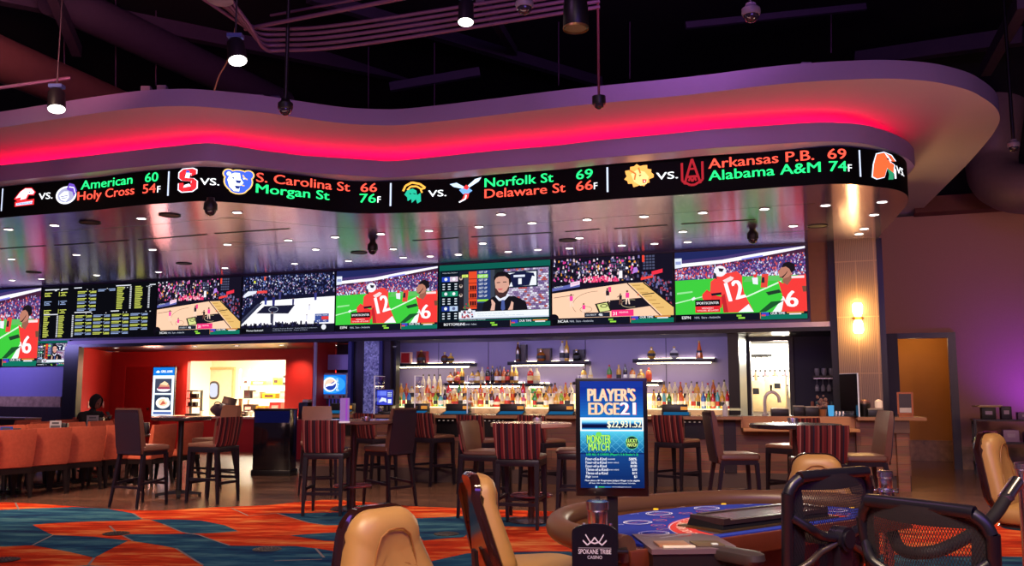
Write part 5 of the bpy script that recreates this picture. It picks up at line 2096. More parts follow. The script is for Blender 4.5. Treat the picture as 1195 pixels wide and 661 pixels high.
for i, (px, c, sh) in enumerate(((525.5, 'amber', 'round'), (531, 'brown', 'slim'), (534.5, 'amber', 'round'), (539, 'gold', 'tall'), (551, 'gold', 'squat'), (557.5, 'gold', 'flask'), (562.5, 'clear', 'tall'), (569, 'dark', 'tall'),
                                (574.5, 'dark', 'slim'), (579.5, 'amber', 'tall'), (583.5, 'brown', 'slim'), (588, 'orange', 'tall'), (592.5, 'brown', 'flask'), (597, 'gold', 'slim'), (602, 'gold', 'tall'))):
    cc = cn[c]
    bottle(sh, c, wu(px, .85, 440), .86, S4[0], '%s %s bottle on the lower lit shelf, %s' % (cc, sh, ('leftmost of that shelf', 'second from left', 'third from left', 'fourth, before the gap', 'first after the gap', 'second after the gap', 'left of the two black bottles', 'taller of the two black ones', 'right of the tall black one', 'beside the black bottles', 'fifth from right', 'fourth from right', 'third from right', 'second from right', 'rightmost of that shelf')[i]),
           'bottles on the lower lit shelf', i)
for i, (px, c, sh, lab) in enumerate(((681, 'gold', 'flask', 'golden bottle above the left corner of the jackpot sign'), (689, 'clear', 'cone', 'clear bottle above the left part of the jackpot sign'), (711, 'green', 'tall', 'bright green bottle above the jackpot sign'),
                                     (722, 'gold', 'tall', 'golden bottle right of the green one above the jackpot sign'), (729.5, 'dark', 'slim', 'black slim bottle above the jackpot sign'), (738, 'amber', 'flask', 'amber bottle above the right part of the jackpot sign'),
                                     (748, 'gold', 'round', 'round golden bottle above the right corner of the jackpot sign'), (757, 'orange', 'flask', 'orange bottle on the shelf end right of the jackpot sign'))):
    bottle(sh, c, wu(px, .85, 440), .86, S5[0], lab, 'bottles above the jackpot sign', i)
for px, c, lab in ((619, 'red', 'small red and clear bottle on the short shelf'), (626, 'clear', 'tall clear bottle on the short shelf'), ):
    bottle('flask', c, wu(px, .75, 440), .76, S6[0], lab, 'bottles on the short shelf', 1, 1.15)
for px, c, sh, s, S, lab in ((518.5, 'brown', 'round', 1.0, S1, 'round decanter of dark spirit on the upper left shelf'), (525.5, 'gold', 'round', .9, S1, 'gold decanter beside the dark one on the upper left shelf'),
                             (604, 'brown', 'slim', 1.15, S2, 'tall slim dark bottle at the left of the upper middle shelf'), (631, 'amber', 'round', 1.1, S2, 'amber bottle in front of an open dark box, upper middle shelf'),
                             (656, 'crystal', 'tall', 1.25, S2, 'tall crystal bottle on the upper middle shelf'), (661, 'gold', 'slim', 1.2, S2, 'gold slim bottle touching the crystal bottle, upper middle shelf'),
                             (672.5, 'dark', 'round', 1.0, S2, 'black round bottle in front of a dark box, upper middle shelf'), (760, 'gold', 'round', 1.0, S3, 'round gold bottle, left of the three on the upper right shelf'),
                             (786.5, 'crystal', 'round', 1.0, S3, 'pale round bottle, middle of the three on the upper right shelf'), (816, 'orange', 'cone', 1.1, S3, 'amber cone bottle, right of the three on the upper right shelf'),
                             (491, 'brown', 'squat', 1.15, S1, 'dark squat cognac bottle standing in the opened red box')):
    bottle(sh, c, wu(px, .86, 415), .88, S[0], lab, 'display bottles on the upper shelves', 3, s)


def openbox(px0, px1, h, S, label, c, cin, name='presentation_box'):
    a, b = wu(px0, .9, 415), wu(px1, .9, 415)
    t = thing(name, label, 'box', ((a + b) / 2, .93, S[0]), 0, 'presentation boxes on the upper shelves', frame=WM)
    w = b - a
    MB().span((-w / 2, 0, 0), (w / 2, .1, h)).build('back', mat('box' + name + label[:8], c, .4), t)
    MB().span((-w / 2 + .02, -.004, .02), (w / 2 - .02, 0, h - .02)).build('lining', mat('lin' + label[:8], cin, .5), t)
    return t


openbox(466.5, 478, .24, S1, 'red presentation box with pale edges, left on the upper left shelf', (236, 190, 170), (206, 30, 26))
openbox(485.5, 497, .25, S1, 'opened box with mirrored sides behind the cognac bottle', (170, 60, 50), (120, 40, 40))
openbox(606, 613, .34, S2, 'tall narrow dark box beside the slim dark bottle', (40, 30, 40), (60, 46, 50))
openbox(626, 642, .26, S2, 'brown presentation box behind the amber bottle', (40, 28, 28), (110, 70, 40))
openbox(668, 681, .22, S2, 'black presentation box behind the black round bottle', (30, 24, 34), (40, 32, 40))
# gold jar tower at the left end of the back bar
c = onw(450, 447, .4)
t = thing('jar_dispenser', 'gold and glass jar dispenser at the left end of the back bar', 'jar', (c.x, .4, c.z), 0, frame=WM)
MB().lathe([(.11, .0), (.12, .02), (.12, .17), (.1, .2), (.02, .21)], 18).build('jar', bottlemat('jar_gold', (210, 150, 60)), t)
MB().box((0, 0, -.06), (.24, .18, .12), bev=.01).build('base', M_blackp, t)
MB().lathe([(.122, .05), (.122, .12)], 18, cap=False).build('paper_label', mat('jar_label', (236, 214, 170), .6), t)
MB().span((-.1, -.06, -.12 - .0), (.1, .06, zt1 - c.z - .02)).build('riser', M_darkwood, t)

# ================================================================ KITCHEN COUNTER AND THINGS ON IT
def onwall_thing(name, label, cat, px, py, v, rz=0, group=None):
    c = onw(px, py, v)
    return thing(name, label, cat, (c.x, v, c.z), rz, group, frame=WM)


zc = zk0
fc = thing('food_counter', 'red fronted food counter with a pale top below the serving opening', 'counter', ((uk0 + uR) / 2, VN - .5, 0), 0, frame=WM)
hwc = (uR - uk0) / 2 + .35
MB().span((-hwc, .0, 0), (hwc - .42, .48, zc - .05)).build('front', M_red, fc)
MB().span((-hwc, -.05, zc - .05), (hwc - .42, .5, zc)).build('top', mat('counter_cream', (226, 200, 170), .35), fc)


def k_at(px, v=VN - .25):
    return wu(px, v, 480)


def kthing(name, label, cat, px, v=VN - .25, group=None, z=None, rz=0):
    return thing(name, label, cat, (k_at(px, v), v, zc if z is None else z), rz, group, frame=WM)


t = kthing('pos_monitor', 'black point of sale monitor tilted on the food counter', 'monitor', 266)
MB().box((0, 0, .02), (.24, .24, .04), bev=.01).bar((0, .0, .03), (0, .03, .22), .07, .05).build('stand', M_blackp, t)
MB().box((0, .02, .3), (.42, .03, .3), rot=Matrix.Rotation(R(-14), 4, 'X') @ Matrix.Rotation(R(10), 4, 'Y'), bev=.008).build('housing', M_blackp, t)
t = kthing('knit_bag', 'crumpled dark grey bag lying in front of the point of sale monitor', 'bag', 256, VN - .42)
mb = MB()
rg = []
for k in range(7):
    z = k * .05
    rr = .2 * math.sin(math.pi * (k + 1.2) / 8.4)
    rg.append([((rr * 1.25 + .02 * math.sin(a * 3 + k)) * math.cos(a), (rr * .6 + .015 * math.cos(a * 4 + k)) * math.sin(a), z) for a in [i * math.pi / 8 for i in range(16)]])
mb.loft(rg).build('body', mat('grey_knit', (74, 68, 78), .9, scale=40, bump=.6), t)
MB().tube(spline([(-.12, -.05, .28), (-.05, -.08, .33), (.05, -.08, .33), (.13, -.05, .27)], 5), .014, 6).build('strap', M_blackp, t)
t = kthing('condiment_stand', 'dark condiment stand at the left end of the serving opening', 'stand', 226)
MB().span((-.18, -.1, 0), (.18, .1, .05)).span((-.18, .05, .05), (-.14, .1, .62)).span((.14, .05, .05), (.18, .1, .62)).build('frame', M_blackp, t)
for z in (.22, .42, .6):
    MB().box((0, .02, z), (.34, .18, .03)).build('tier', mat('tier_brown', (110, 80, 60), .5), t)
for k, (x, z) in enumerate(((-.09, .235), (.06, .235), (-.04, .435), (.08, .435))):
    MB().box((x, -.02, z + .05), (.1, .09, .1), bev=.008).build('packet_bin', M_black, t)
for px, lab, cc in ((235.5, 'small white cup beside the condiment stand', (226, 220, 214)), (286, 'small dark cube by the serving opening', (50, 44, 40)), (293, 'white cup near the right of the serving opening', (230, 226, 216))):
    o = kthing('cup' if 'cup' in lab else 'napkin_cube', lab, 'cup' if 'cup' in lab else 'box', px)
    if 'cup' in lab:
        MB().lathe([(.035, 0), (.05, .12), (.046, .12), (.032, .01)], 14).build('body', mat('cupw', cc, .4), o)
        MB().lathe([(.052, .118), (.052, .126), (.03, .132)], 14).build('lid', M_blackp, o)
    else:
        MB().box((0, 0, .06), (.12, .12, .12), bev=.01).build('body', mat('cubed', cc, .5), o)
        MB().box((0, -.062, .07), (.06, .006, .03)).build('slot', M_white, o)
o = kthing('standing_tube', 'tan upright cardboard tube beside the monitor', 'tube', 280.5)
MB().lathe([(.045, 0), (.045, .42), (.038, .42), (.038, .02)], 14).build('body', mat('cardboard', (196, 156, 104), .7), o)
# wire shelving in the kitchen right part
c = onw(312, 470, 4.2)
t = thing('kitchen_rack', 'white kitchen shelving crowded with boxes and food packets', 'shelf unit', (c.x, 4.2, 0), 0, frame=WM)
for x in (-.75, .75):
    for y in (-.2, .2):
        MB().span((x - .02, y - .02, 0), (x + .02, y + .02, 2.0)).build('post', M_white, t)
for z in (.85, 1.2, 1.55):
    MB().span((-.78, -.22, z), (.78, .22, z + .03)).build('shelf', M_white, t)
KB = [((-.5, .88, .3, .2), (60, 50, 46)), ((-.1, .88, .3, .16), (226, 196, 70)), ((.35, .88, .36, .26), (206, 90, 90)), ((-.55, 1.23, .2, .22), (60, 56, 60)), ((-.25, 1.23, .22, .18), (236, 226, 200)), ((.15, 1.23, .42, .14), (240, 190, 40)), ((.58, 1.23, .2, .2), (220, 210, 190)),
      ((-.6, 1.58, .16, .18), (226, 216, 200)), ((-.2, 1.58, .5, .12), (226, 150, 70)), ((.35, 1.58, .2, .2), (240, 210, 50)), ((.62, 1.58, .12, .26), (50, 44, 44))]
for k, ((x, z, w_, h_), cc) in enumerate(KB):
    o = thing('food_box', ('dark', 'yellow', 'red', 'charcoal', 'cream', 'flat yellow', 'pale', 'off white', 'flat orange', 'small yellow', 'narrow dark')[k] + ' food box on the %s shelf of the kitchen rack' % ('bottom', 'middle', 'top')[(z > 1) + (z > 1.5)], 'box', (c.x + x, 4.18, z), 0, 'food boxes on the kitchen rack', frame=WM)
    MB().box((0, 0, h_ / 2), (w_, .26, h_), bev=.006).build('carton', mat('carton%d' % k, cc, .6), o)
    MB().box((0, -.132, h_ * .5), (w_ * .6, .004, h_ * .4)).build('print', mat('carton_print%d' % (k % 2), ((240, 236, 226), (60, 40, 40))[k % 2], .6), o)
# menu screen
m0, m1 = onw(176.5, 486.5, VN - .35), onw(204, 428, VN - .35)
w_, h_ = m1.x - m0.x, m1.z - m0.z
t = thing('menu_screen', 'tall bright menu screen with two food pictures before the red wall', 'screen', ((m0.x + m1.x) / 2, VN - .35, 0), R(4), frame=WM)
MB().box((0, .03, m0.z + h_ / 2), (w_, .05, h_), bev=.008).build('housing', M_blackp, t)
MB().box((0, .03, .02), (w_ * .9, .4, .04), bev=.01).span((-.06, .01, .03), (.06, .06, m0.z)).build('stand', M_blackp, t)
p = Pic()
p.rect(0, 0, 54, 120, (226, 240, 255))
p.rect(0, 100, 54, 120, (20, 110, 200))
p.poly([(6, 108), (12, 113), (18, 108), (12, 106)], (230, 244, 255))
p.text('GRILL', 20, 107, h=6, w=14, c=(244, 248, 255), bold=.04)
p.text('& BAR', 36, 107, h=6, w=13, c=(244, 248, 255), bold=.04)
p.rect(6, 56, 48, 92, (60, 64, 84))
p.circ(28, 66, 17, (236, 236, 240), ry=6)
p.poly([(14, 68), (20, 80), (32, 84), (42, 76), (44, 68)], (200, 140, 110))
p.poly([(12, 66), (16, 72), (42, 72), (45, 66)], (150, 60, 80))
p.poly([(18, 78), (30, 86), (40, 80), (36, 75)], (230, 200, 160))
p.rect(6, 14, 48, 52, (40, 52, 74))
p.circ(28, 32, 18, (240, 236, 230), ry=14)
p.circ(28, 33, 12, (226, 196, 160), ry=9)
p.poly([(20, 26), (28, 38), (36, 30)], (190, 90, 70))
p.circ(38, 40, 5, (230, 240, 230))
p.rect(4, 4, 50, 10, (70, 90, 150))
p.obj('picture', picmat('menu_light', 1.5), lambda x, y, l: Vector((-w_ / 2 + .02 + (w_ - .04) * x / 54, .003 - l, m0.z + .02 + (h_ - .04) * y / 120)), t)
# light switches
for px, lab in ((103.5, 'pale wall plate on the red side wall left of the seated person'), (120.5, 'pale wall plate on the red side wall right of the seated person')):
    d = WI.to_3x3() @ ray(px, 470)
    o_ = WI @ E0
    sl = (uNB - uN) / VN
    tt = (uN + .012 - o_.x + sl * (o_.y - .02)) / (d.x - sl * d.y)
    q = o_ + d * tt
    t = thing('wall_plate', lab, 'switch', (q.x, q.y, q.z - .05), -math.atan(sl), 'wall plates', frame=WM)
    MB().box((.005, 0, 0), (.01, .12, .16), bev=.003).build('plate', mat('plate_cream', (240, 214, 190), .4), t)
    MB().box((.013, 0, 0), (.008, .03, .06)).build('rocker', M_white, t)
# tray and cup dispenser on the counter right of the opening
t = kthing('cup_dispenser', 'black cup dispenser at the right end of the food counter', 'dispenser', 357, VN - 1.6, z=zc)
MB().box((0, 0, .18), (.24, .22, .36), bev=.012).build('housing', M_blackp, t)
MB().box((.03, 0, .39), (.16, .16, .06), bev=.02).build('cup_stack', M_white, t)
MB().span((-.3, -.2, -zc), (.3, .2, -.001)).build('pedestal', M_red, t)
# ================================================================ THINGS ON THE BAR, RIGHT END
def bthing(name, label, cat, px, y=.3, z=1.07, rz=0, group=None, py=485):
    return thing(name, label, cat, (onb(px, py, y).x, y, z), rz, group, frame=BM)


t = bthing('lotion_bottle', 'white pump bottle on the bar right of the colourful bottles', 'bottle', 846.5, .15)
MB().lathe([(.04, 0), (.042, .01), (.042, .14), (.02, .165), (.016, .18)], 16).build('body', mat('white_plastic', (236, 232, 236), .35), t)
MB().cyl((0, 0, .18), (0, 0, .21), .008).box((-.02, 0, .215), (.06, .016, .014)).build('pump', M_white, t)
for px, w_, h_, lab in ((910, .26, .1, 'long black napkin holder on the bar before the lit doorway'), (932, .16, .14, 'black caddy with a pale lid on the bar'), (947, .2, .13, 'second black caddy with a pale lid on the bar'), (1021, .22, .1, 'black tray box on the bar under the white candle')):
    t = bthing('bar_caddy', lab, 'caddy', px, .35, group='black caddies on the bar')
    MB().box((0, 0, h_ / 2), (w_, .14, h_), bev=.008).build('box', M_blackp, t)
    MB().box((0, 0, h_ + .008), (w_ * .96, .13, .015)).build('lid', mat('caddy_lid', (190, 176, 160), .5), t)
t = bthing('plant_pot', 'small orange flowers in a wooden pot on the bar', 'plant', 960, .4)
MB().lathe([(.05, 0), (.065, .1), (.055, .1), (.05, .02)], 14).build('pot', mat('pot_wood', (180, 110, 60), .6), t)
mb = MB()
rp = random.Random(8)
for k in range(26):
    a, r_, z = rp.uniform(0, 6.28), rp.uniform(0, .1), rp.uniform(.12, .3)
    mb.ball((r_ * math.cos(a), r_ * math.sin(a), z), rp.uniform(.016, .03), n=6)
mb.build('flowers', mat('flower_orange', (200, 120, 80), .6, c2=(90, 120, 130), scale=30), t)
t = bthing('blue_glass', 'glowing pale blue glass on the bar beside the flowers', 'glass', 970, .4)
MB().lathe([(.035, 0), (.04, .02), (.045, .16), (.04, .16), (.03, .02)], 14).build('body', glow('blue_glass_glow', (90, 180, 240), .8), t)
for i in range(5):
    t = bthing('small_glass', 'small upside down glass in the row beside the tinted divider', 'glass', 976 + i * 4.2, .45, group='small glasses on the bar')
    MB().lathe([(.028, 0), (.024, .07), (.01, .08)], 12).build('body', glassy('glass_pale', (200, 216, 240), .6), t)
# glass shelf on the navy wall
c = onw(963, 438.5, VD - .25)
t = thing('glass_shelf', 'small dark shelf with hanging stem glasses on the navy wall', 'shelf', (c.x, VD - .25, c.z), 0, frame=WM)
MB().span((-.22, 0, -.04), (.24, .25, 0)).build('board', M_darkwood, t)
MB().span((-.2, .05, -.06), (.22, .07, -.04)).span((-.2, .16, -.06), (.22, .18, -.04)).build('hanger_rail', M_chrome, t)
M_gl = mat('glass_grey', (170, 166, 180), .1, coat=.5)
for k in range(4):
    o = thing('wine_glass', 'stem glass hanging upside down under the small shelf', 'glass', (c.x - .15 + k * .1, VD - .13, c.z - .06), 0, 'glasses hanging under the small shelf', frame=WM)
    MB().lathe([(.035, 0), (.005, -.01), (.005, -.09), (.03, -.12), (.042, -.16), (.036, -.22)], 12, cap=False).build('body', M_gl, o)
for k in range(3):
    o = thing('tumbler', ('left', 'middle', 'right')[k] + ' tumbler standing on the small shelf', 'glass', (c.x - .14 + k * .12, VD - .13, c.z), 0, 'tumblers on the small shelf', frame=WM)
    MB().lathe([(.03, 0), (.05, .06), (.045, .13), (.04, .13), (.03, .01)], 12).build('body', M_gl, o)
c2 = onw(962, 470, VD - .3)
t = thing('spice_rack', 'cluttered tray of small jars below the hanging glasses', 'rack', (c2.x, VD - .3, c2.z - .12), 0, frame=WM)
MB().span((-.25, -.1, .0), (.25, .15, .03)).build('tray', M_darkwood, t)
MB().span((-.2, .06, -(c2.z - .12)), (.2, .14, 0)).build('pedestal', M_black, t)
for k in range(6):
    o = MB().lathe([(.03, .03), (.03, .12), (.02, .14)], 10, (-.2 + k * .08, 0, 0)).build('jar', mat('jar%d' % (k % 3), ((190, 110, 80), (90, 120, 130), (170, 150, 140))[k % 3], .4), t)
# service room: two racks of hanging glasses, shelf of boxes, tap
for rr, py in ((0, 440), (1, 451)):
    z = onw(900, py, 3.4).z
    a, b = wu(877, 3.4, py), wu(922, 3.4, py)
    t = thing('glass_rack', ('upper', 'lower')[rr] + ' row rack of bottles in the lit service room', 'rack', ((a + b) / 2, 3.4, z), 0, 'racks in the service room', frame=WM)
    w_ = (b - a) / 2
    MB().span((-w_ - .2, -.05, .0), (w_ + .2, .2, .03)).build('rail', M_blackp, t)
    for k in range(9):
        x = -w_ + k * w_ / 4
        o = thing('syrup_bottle', 'small bottle hanging in the %s rack of the service room' % ('upper', 'lower')[rr], 'bottle', ((a + b) / 2 + x, 3.33, z), 0, 'bottles in the %s service rack' % ('upper', 'lower')[rr], frame=WM)
        MB().lathe([(.02, .1), (.03, .06), (.03, -.0), (.034, -.02), (.034, -.2), (.02, -.24)], 10).build('body', mat('syr%d' % (k % 4), ((226, 210, 180), (180, 120, 90), (200, 200, 190), (120, 90, 100))[k % 4], .3), o)
        MB().lathe([(.022, .1), (.022, .14)], 10).build('cap', M_blackp, o)
t = onwall_thing('storage_box', 'tan box low in the lit service doorway, left', 'box', 884, 480, 3.2, group='boxes in the service room')
MB().box((0, 0, .3), (.36, .3, .62), bev=.01).build('carton', mat('tan_box', (226, 196, 140), .6), t)
MB().box((0, -.152, .4), (.12, .004, .12)).build('print', M_blackp, t)
t = onwall_thing('storage_box', 'tan box low in the lit service doorway, right', 'box', 906, 480, 3.2, group='boxes in the service room')
MB().box((0, 0, .34), (.4, .3, .7), bev=.01).build('carton', MATS['tan_box'], t)
MB().box((.05, -.152, .5), (.12, .004, .1)).build('print', M_blackp, t)
t = bthing('beer_tap', 'arched white beer tap on the bar in front of the service doorway', 'tap', 893, .45)
MB().lathe([(.05, 0), (.05, .03), (.03, .05)], 14).tube(spline([(0, 0, .03), (0, 0, .22), (.03, 0, .32), (.12, 0, .36), (.2, 0, .3), (.22, 0, .2)], 6), .026, 10).build('arch', mat('tap_white', (236, 230, 226), .2, metal=.4), t)
MB().cyl((.1, 0, .37), (.1, 0, .47), .012, .02).build('handle', M_blackp, t)
t = thing('rail_hooks', 'black coat hook bar inside the service doorway', 'hooks', (wu(882, 3.9, 412), 3.95, onw(882, 415.5, 3.9).z), 0, frame=WM)
MB().span((-.3, -.02, -.02), (.32, .02, .03)).build('bar', M_blackp, t)
for k in range(5):
    MB().tube([(-.25 + k * .12, 0, 0), (-.25 + k * .12, -.06, -.04), (-.25 + k * .12, -.07, .03)], .01, 6).build('hook', M_blackp, t)
# framed card, candle, round black thing
t = bthing('framed_card', 'wooden framed dark card on a stand at the right end of the bar', 'sign', 1057, .25, rz=R(-6))
MB().span((-.11, -.01, .03), (-.085, .01, .36)).span((.085, -.01, .03), (.11, .01, .36)).span((-.085, -.01, .335), (.085, .01, .36)).span((-.085, -.01, .03), (.085, .01, .055)).build('frame', mat('frame_wood', (176, 96, 46), .4), t)
MB().span((-.085, -.002, .055), (.085, .006, .335)).build('card', mat('card_dark', (50, 44, 50), .4), t)
MB().span((-.08, -.004, .06), (.08, -.002, .13)).build('print', mat('card_pale', (206, 200, 196), .5), t)
MB().span((-.1, -.06, 0), (.1, .06, .02)).span((-.09, -.05, .02), (-.07, .03, .05)).span((.07, -.05, .02), (.09, .03, .05)).build('stand', MATS['frame_wood'], t)
t = bthing('white_candle', 'white candle jar on the black tray box at the bar end', 'candle', 1026, .35, z=1.07 + .125)
MB().lathe([(.05, 0), (.055, .02), (.055, .1), (.03, .12), (.006, .13)], 16).build('body', mat('candle_wax', (246, 226, 206), .4, emit=(255, 214, 180), estr=.35), t)
MB().cyl((0, 0, .12), (0, 0, .145), .004).build('wick', M_blackp, t)
t = bthing('coffee_grinder', 'rounded black appliance beside the tinted divider', 'appliance', 1009, .42)
MB().lathe([(.06, 0), (.07, .02), (.07, .1), (.09, .14), (.09, .2), (.06, .24), (.02, .25)], 18).build('body', M_blackp, t)
MB().lathe([(.092, .19), (.075, .235), (.05, .245)], 18, cap=False).build('rim', mat('rim_copper', (190, 140, 130), .3, metal=.5), t)
# wall sconce and small crest light on the tan column
t = thing('wall_sconce', 'glowing up and down wall sconce on the tan column', 'wall lamp', (um, -.15, onw(1003, 372, -.15).z), 0, frame=WM)
MB().box((0, -.03, 0), (.16, .06, .05), bev=.012).build('bracket', mat('brass', (200, 150, 70), .25, metal=.9), t)
for sgn in (1, -1):
    MB().lathe([(.05, sgn * .03), (.075, sgn * .1), (.08, sgn * .2), (.06, sgn * .24)], 16, (0, -.1, 0)).build('shade', glow('sconce_glow', (255, 214, 130), 26.0), t)
mb = MB()
# wall cart at the right edge
cpos = flr(1182, 556)
t = thing('service_cart', 'dark shelf cart with papers and black boxes against the purple lit wall', 'cart', (cpos.x, cpos.y, 0), WA)
for x in (-.55, .55):
    for y in (-.2, .2):
        MB().span((x - .02, y - .02, 0), (x + .02, y + .02, .95)).build('post', M_blackp, t)
for z in (.2, .55, .93):
    MB().span((-.58, -.23, z), (.58, .23, z + .03)).build('shelf', M_darkwood, t)
CB = [((-.32, .96, .22, .2), (20, 18, 24), 'black upright box on the cart top, left'), ((-.05, .96, .16, .22), (34, 26, 50), 'dark box on the cart top, middle'), ((.25, .96, .26, .12), (120, 90, 140), 'pale box on the cart top, right'),
      ((-.3, .58, .2, .18), (150, 60, 90), 'pink box on the middle cart shelf'), ((0, .58, .24, .2), (170, 140, 180), 'lilac box on the middle cart shelf'), ((.3, .58, .2, .16), (110, 50, 110), 'violet box on the middle cart shelf')]
for (x, z, w_, h_), cc, lab in CB:
    q = t.matrix_world
    o = thing('cart_box', lab, 'box', (cpos.x + x * math.cos(WA), cpos.y + x * math.sin(WA), z), WA, 'boxes on the cart')
    MB().box((0, 0, h_ / 2), (w_, .26, h_), bev=.006).build('carton', mat('cartbox' + lab[:5], cc, .5), o)
    MB().box((0, -.132, h_ * .55), (w_ * .5, .004, h_ * .3)).build('print', mat('cart_print', (190, 170, 200), .5), o)
o = thing('paper_stack', 'yellowish folder lying on the cart top', 'papers', (cpos.x - .32 * math.cos(WA), cpos.y - .32 * math.sin(WA), 1.165), WA + .2)
MB().box((0, 0, .012), (.42, .3, .022), bev=.004).build('folder', mat('folder_tan', (206, 176, 120), .6), o)
MB().box((.02, .01, .028), (.36, .26, .008)).build('sheets', M_white, o)
# ================================================================ SEATING
M_leath = mat('brown_leather', (112, 76, 64), .38, var=.2, scale=9)
M_leathd = mat('dark_leather_back', (44, 34, 52), .45, var=.2, scale=9)
M_frame = mat('espresso_frame', (28, 22, 36), .38, var=.2)
M_stripe = stripemat('striped_fabric', [(.08, (91, 30, 36)), (.05, (49, 20, 27)), (.09, (116, 48, 49)), (.04, (155, 103, 96)), (.08, (70, 24, 32)), (.06, (29, 20, 32)), (.1, (103, 34, 40)), (.05, (139, 77, 73)), (.09, (57, 22, 28)),
                                        (.05, (36, 32, 51)), (.1, (98, 34, 38)), (.06, (131, 65, 64)), (.08, (44, 18, 25)), (.07, (109, 43, 44))], .30)


def padring(w, d, z, r=.05, n=5, cx=0, cy=0):
    pts = []
    for sx, sy, a0 in ((1, 1, 0), (-1, 1, 90), (-1, -1, 180), (1, -1, 270)):
        for k in range(n):
            t = R(a0 + k * 90 / (n - 1))
            pts.append((cx + sx * (w / 2 - r) + r * math.cos(t), cy + sy * (d / 2 - r) + r * math.sin(t), z))
    return pts


def cushion(mb, w, d, z0, z1, r=.04, cy=0):
    mb.loft([padring(w - .03, d - .03, z0, r, cy=cy), padring(w, d, z0 + .015, r, cy=cy), padring(w, d, z1 - .02, r, cy=cy), padring(w - .02, d - .02, z1 - .006, r, cy=cy), padring(w - .08, d - .08, z1, r, cy=cy)])


def backpad(mb, x0, x1, y0, y1, z0, z1, t0, t1, curve=.0, n=10, rnd_=.02, nz=6):
    """upholstered back: half widths x0 (bottom) x1 (top), rear face leaning from y0 to y1, thickness t0..t1, curved in plan"""
    rings = []
    for j in range(nz + 1):
        f = j / nz
        hw = x0 + (x1 - x0) * f
        y = y0 + (y1 - y0) * f
        th = t0 + (t1 - t0) * f
        e = rnd_ * (1 if j in (0, nz) else 0)
        z = z0 + (z1 - z0) * f
        ring = []
        for i in range(n + 1):
            q = -1 + 2 * i / n
            ring.append((q * (hw - e * .5), y - th / 2 + e * .5 + curve * q * q, z))
        for i in range(n + 1):
            q = 1 - 2 * i / n
            ring.append((q * (hw - e * .5), y + th / 2 - e * .5 + curve * q * q, z))
        rings.append(ring)
    mb.loft(rings)


def make_leather():
    t = thing('leather_bar_chair', '', 'bar chair')
    mb = MB()
    cushion(mb, .46, .46, .69, .765)
    mb.build('seat', M_leath, t)
    mb = MB()
    backpad(mb, .215, .205, -.215, -.30, .66, 1.235, .075, .05, .012)
    b = mb.build('backrest', M_leath, t)
    mb = MB()
    backpad(mb, .207, .197, -.258, -.332, .66, 1.215, .012, .012, .012)
    mb.build('back_panel', M_leathd, b)
    MB().span((-.21, -.2, .64), (.21, .2, .69)).build('seat_frame', M_frame, t)
    for sx in (-1, 1):
        MB().bar((sx * .19, -.19, .68), (sx * .225, -.30, 0), .05, .045, .026, .026).build('leg', M_frame, t)
        MB().bar((sx * .19, .19, .66), (sx * .20, .225, 0), .045, .045, .026, .026).build('leg', M_frame, t)
        MB().bar((sx * .21, -.25, .29), (sx * .197, .208, .33), .02, .03).build('stretcher', M_frame, t)
    MB().bar((-.195, .212, .27), (.195, .212, .27), .022, .03).build('stretcher', M_frame, t)
    MB().bar((-.21, -.262, .25), (.21, -.262, .25), .022, .03).build('stretcher', M_frame, t)
    return t


def make_striped():
    t = thing('striped_bar_stool', '', 'bar stool')
    mb = MB()
    cushion(mb, .48, .44, .715, .775, cy=.02)
    mb.build('seat', M_leath, t)
    mb = MB()
    backpad(mb, .235, .27, -.225, -.285, .73, 1.11, .022, .022, .03, 12)
    b = mb.build('backrest', M_stripe, t)
    mb = MB()
    backpad(mb, .225, .258, -.196, -.252, .75, 1.10, .04, .03, .03, 12)
    mb.build('inner_lining', M_leath, b)
    MB().span((-.235, -.235, .655), (.235, .225, .725), .006).build('seat_frame', M_frame, t)
    for sx in (-1, 1):
        MB().bar((sx * .21, -.21, .68), (sx * .22, -.255, 0), .052, .05, .03, .03).build('leg', M_frame, t)
        MB().bar((sx * .21, .2, .68), (sx * .215, .23, 0), .05, .05, .03, .03).build('leg', M_frame, t)
        MB().bar((sx * .213, -.235, .31), (sx * .213, .215, .31), .022, .034).build('stretcher', M_frame, t)
    MB().bar((-.21, .218, .26), (.21, .218, .26), .022, .036).build('stretcher', M_frame, t)
    MB().bar((-.21, -.24, .26), (.21, -.24, .26), .022, .036).build('stretcher', M_frame, t)
    return t


P_leather, P_striped = make_leather(), make_striped()
used = set()


def place(proto, pos, rz, label, group):
    if proto.name not in used:
        used.add(proto.name)
        proto.location = (pos.x, pos.y, 0)
        proto.rotation_euler = (0, 0, rz)
        proto['label'] = label
        proto['group'] = group
        return proto
    return dup(proto, (pos.x, pos.y, 0), rz, label, group)


def by_feet(rear, front):
    r = [flr(*p) for p in rear]
    f = [flr(*p) for p in front]
    c = (r[0] + r[1] + f[0] + f[1]) / 4
    d = (f[0] + f[1]) / 2 - (r[0] + r[1]) / 2
    w = Vector((r[1] - r[0])) if True else None
    # facing from both the depth and the width direction
    a = d.normalized()
    n = Vector((-w.y, w.x, 0)).normalized()
    if n.dot(a) < 0:
        n = -n
    g = (a + n).normalized()
    return c, face_rz(g.x, g.y)


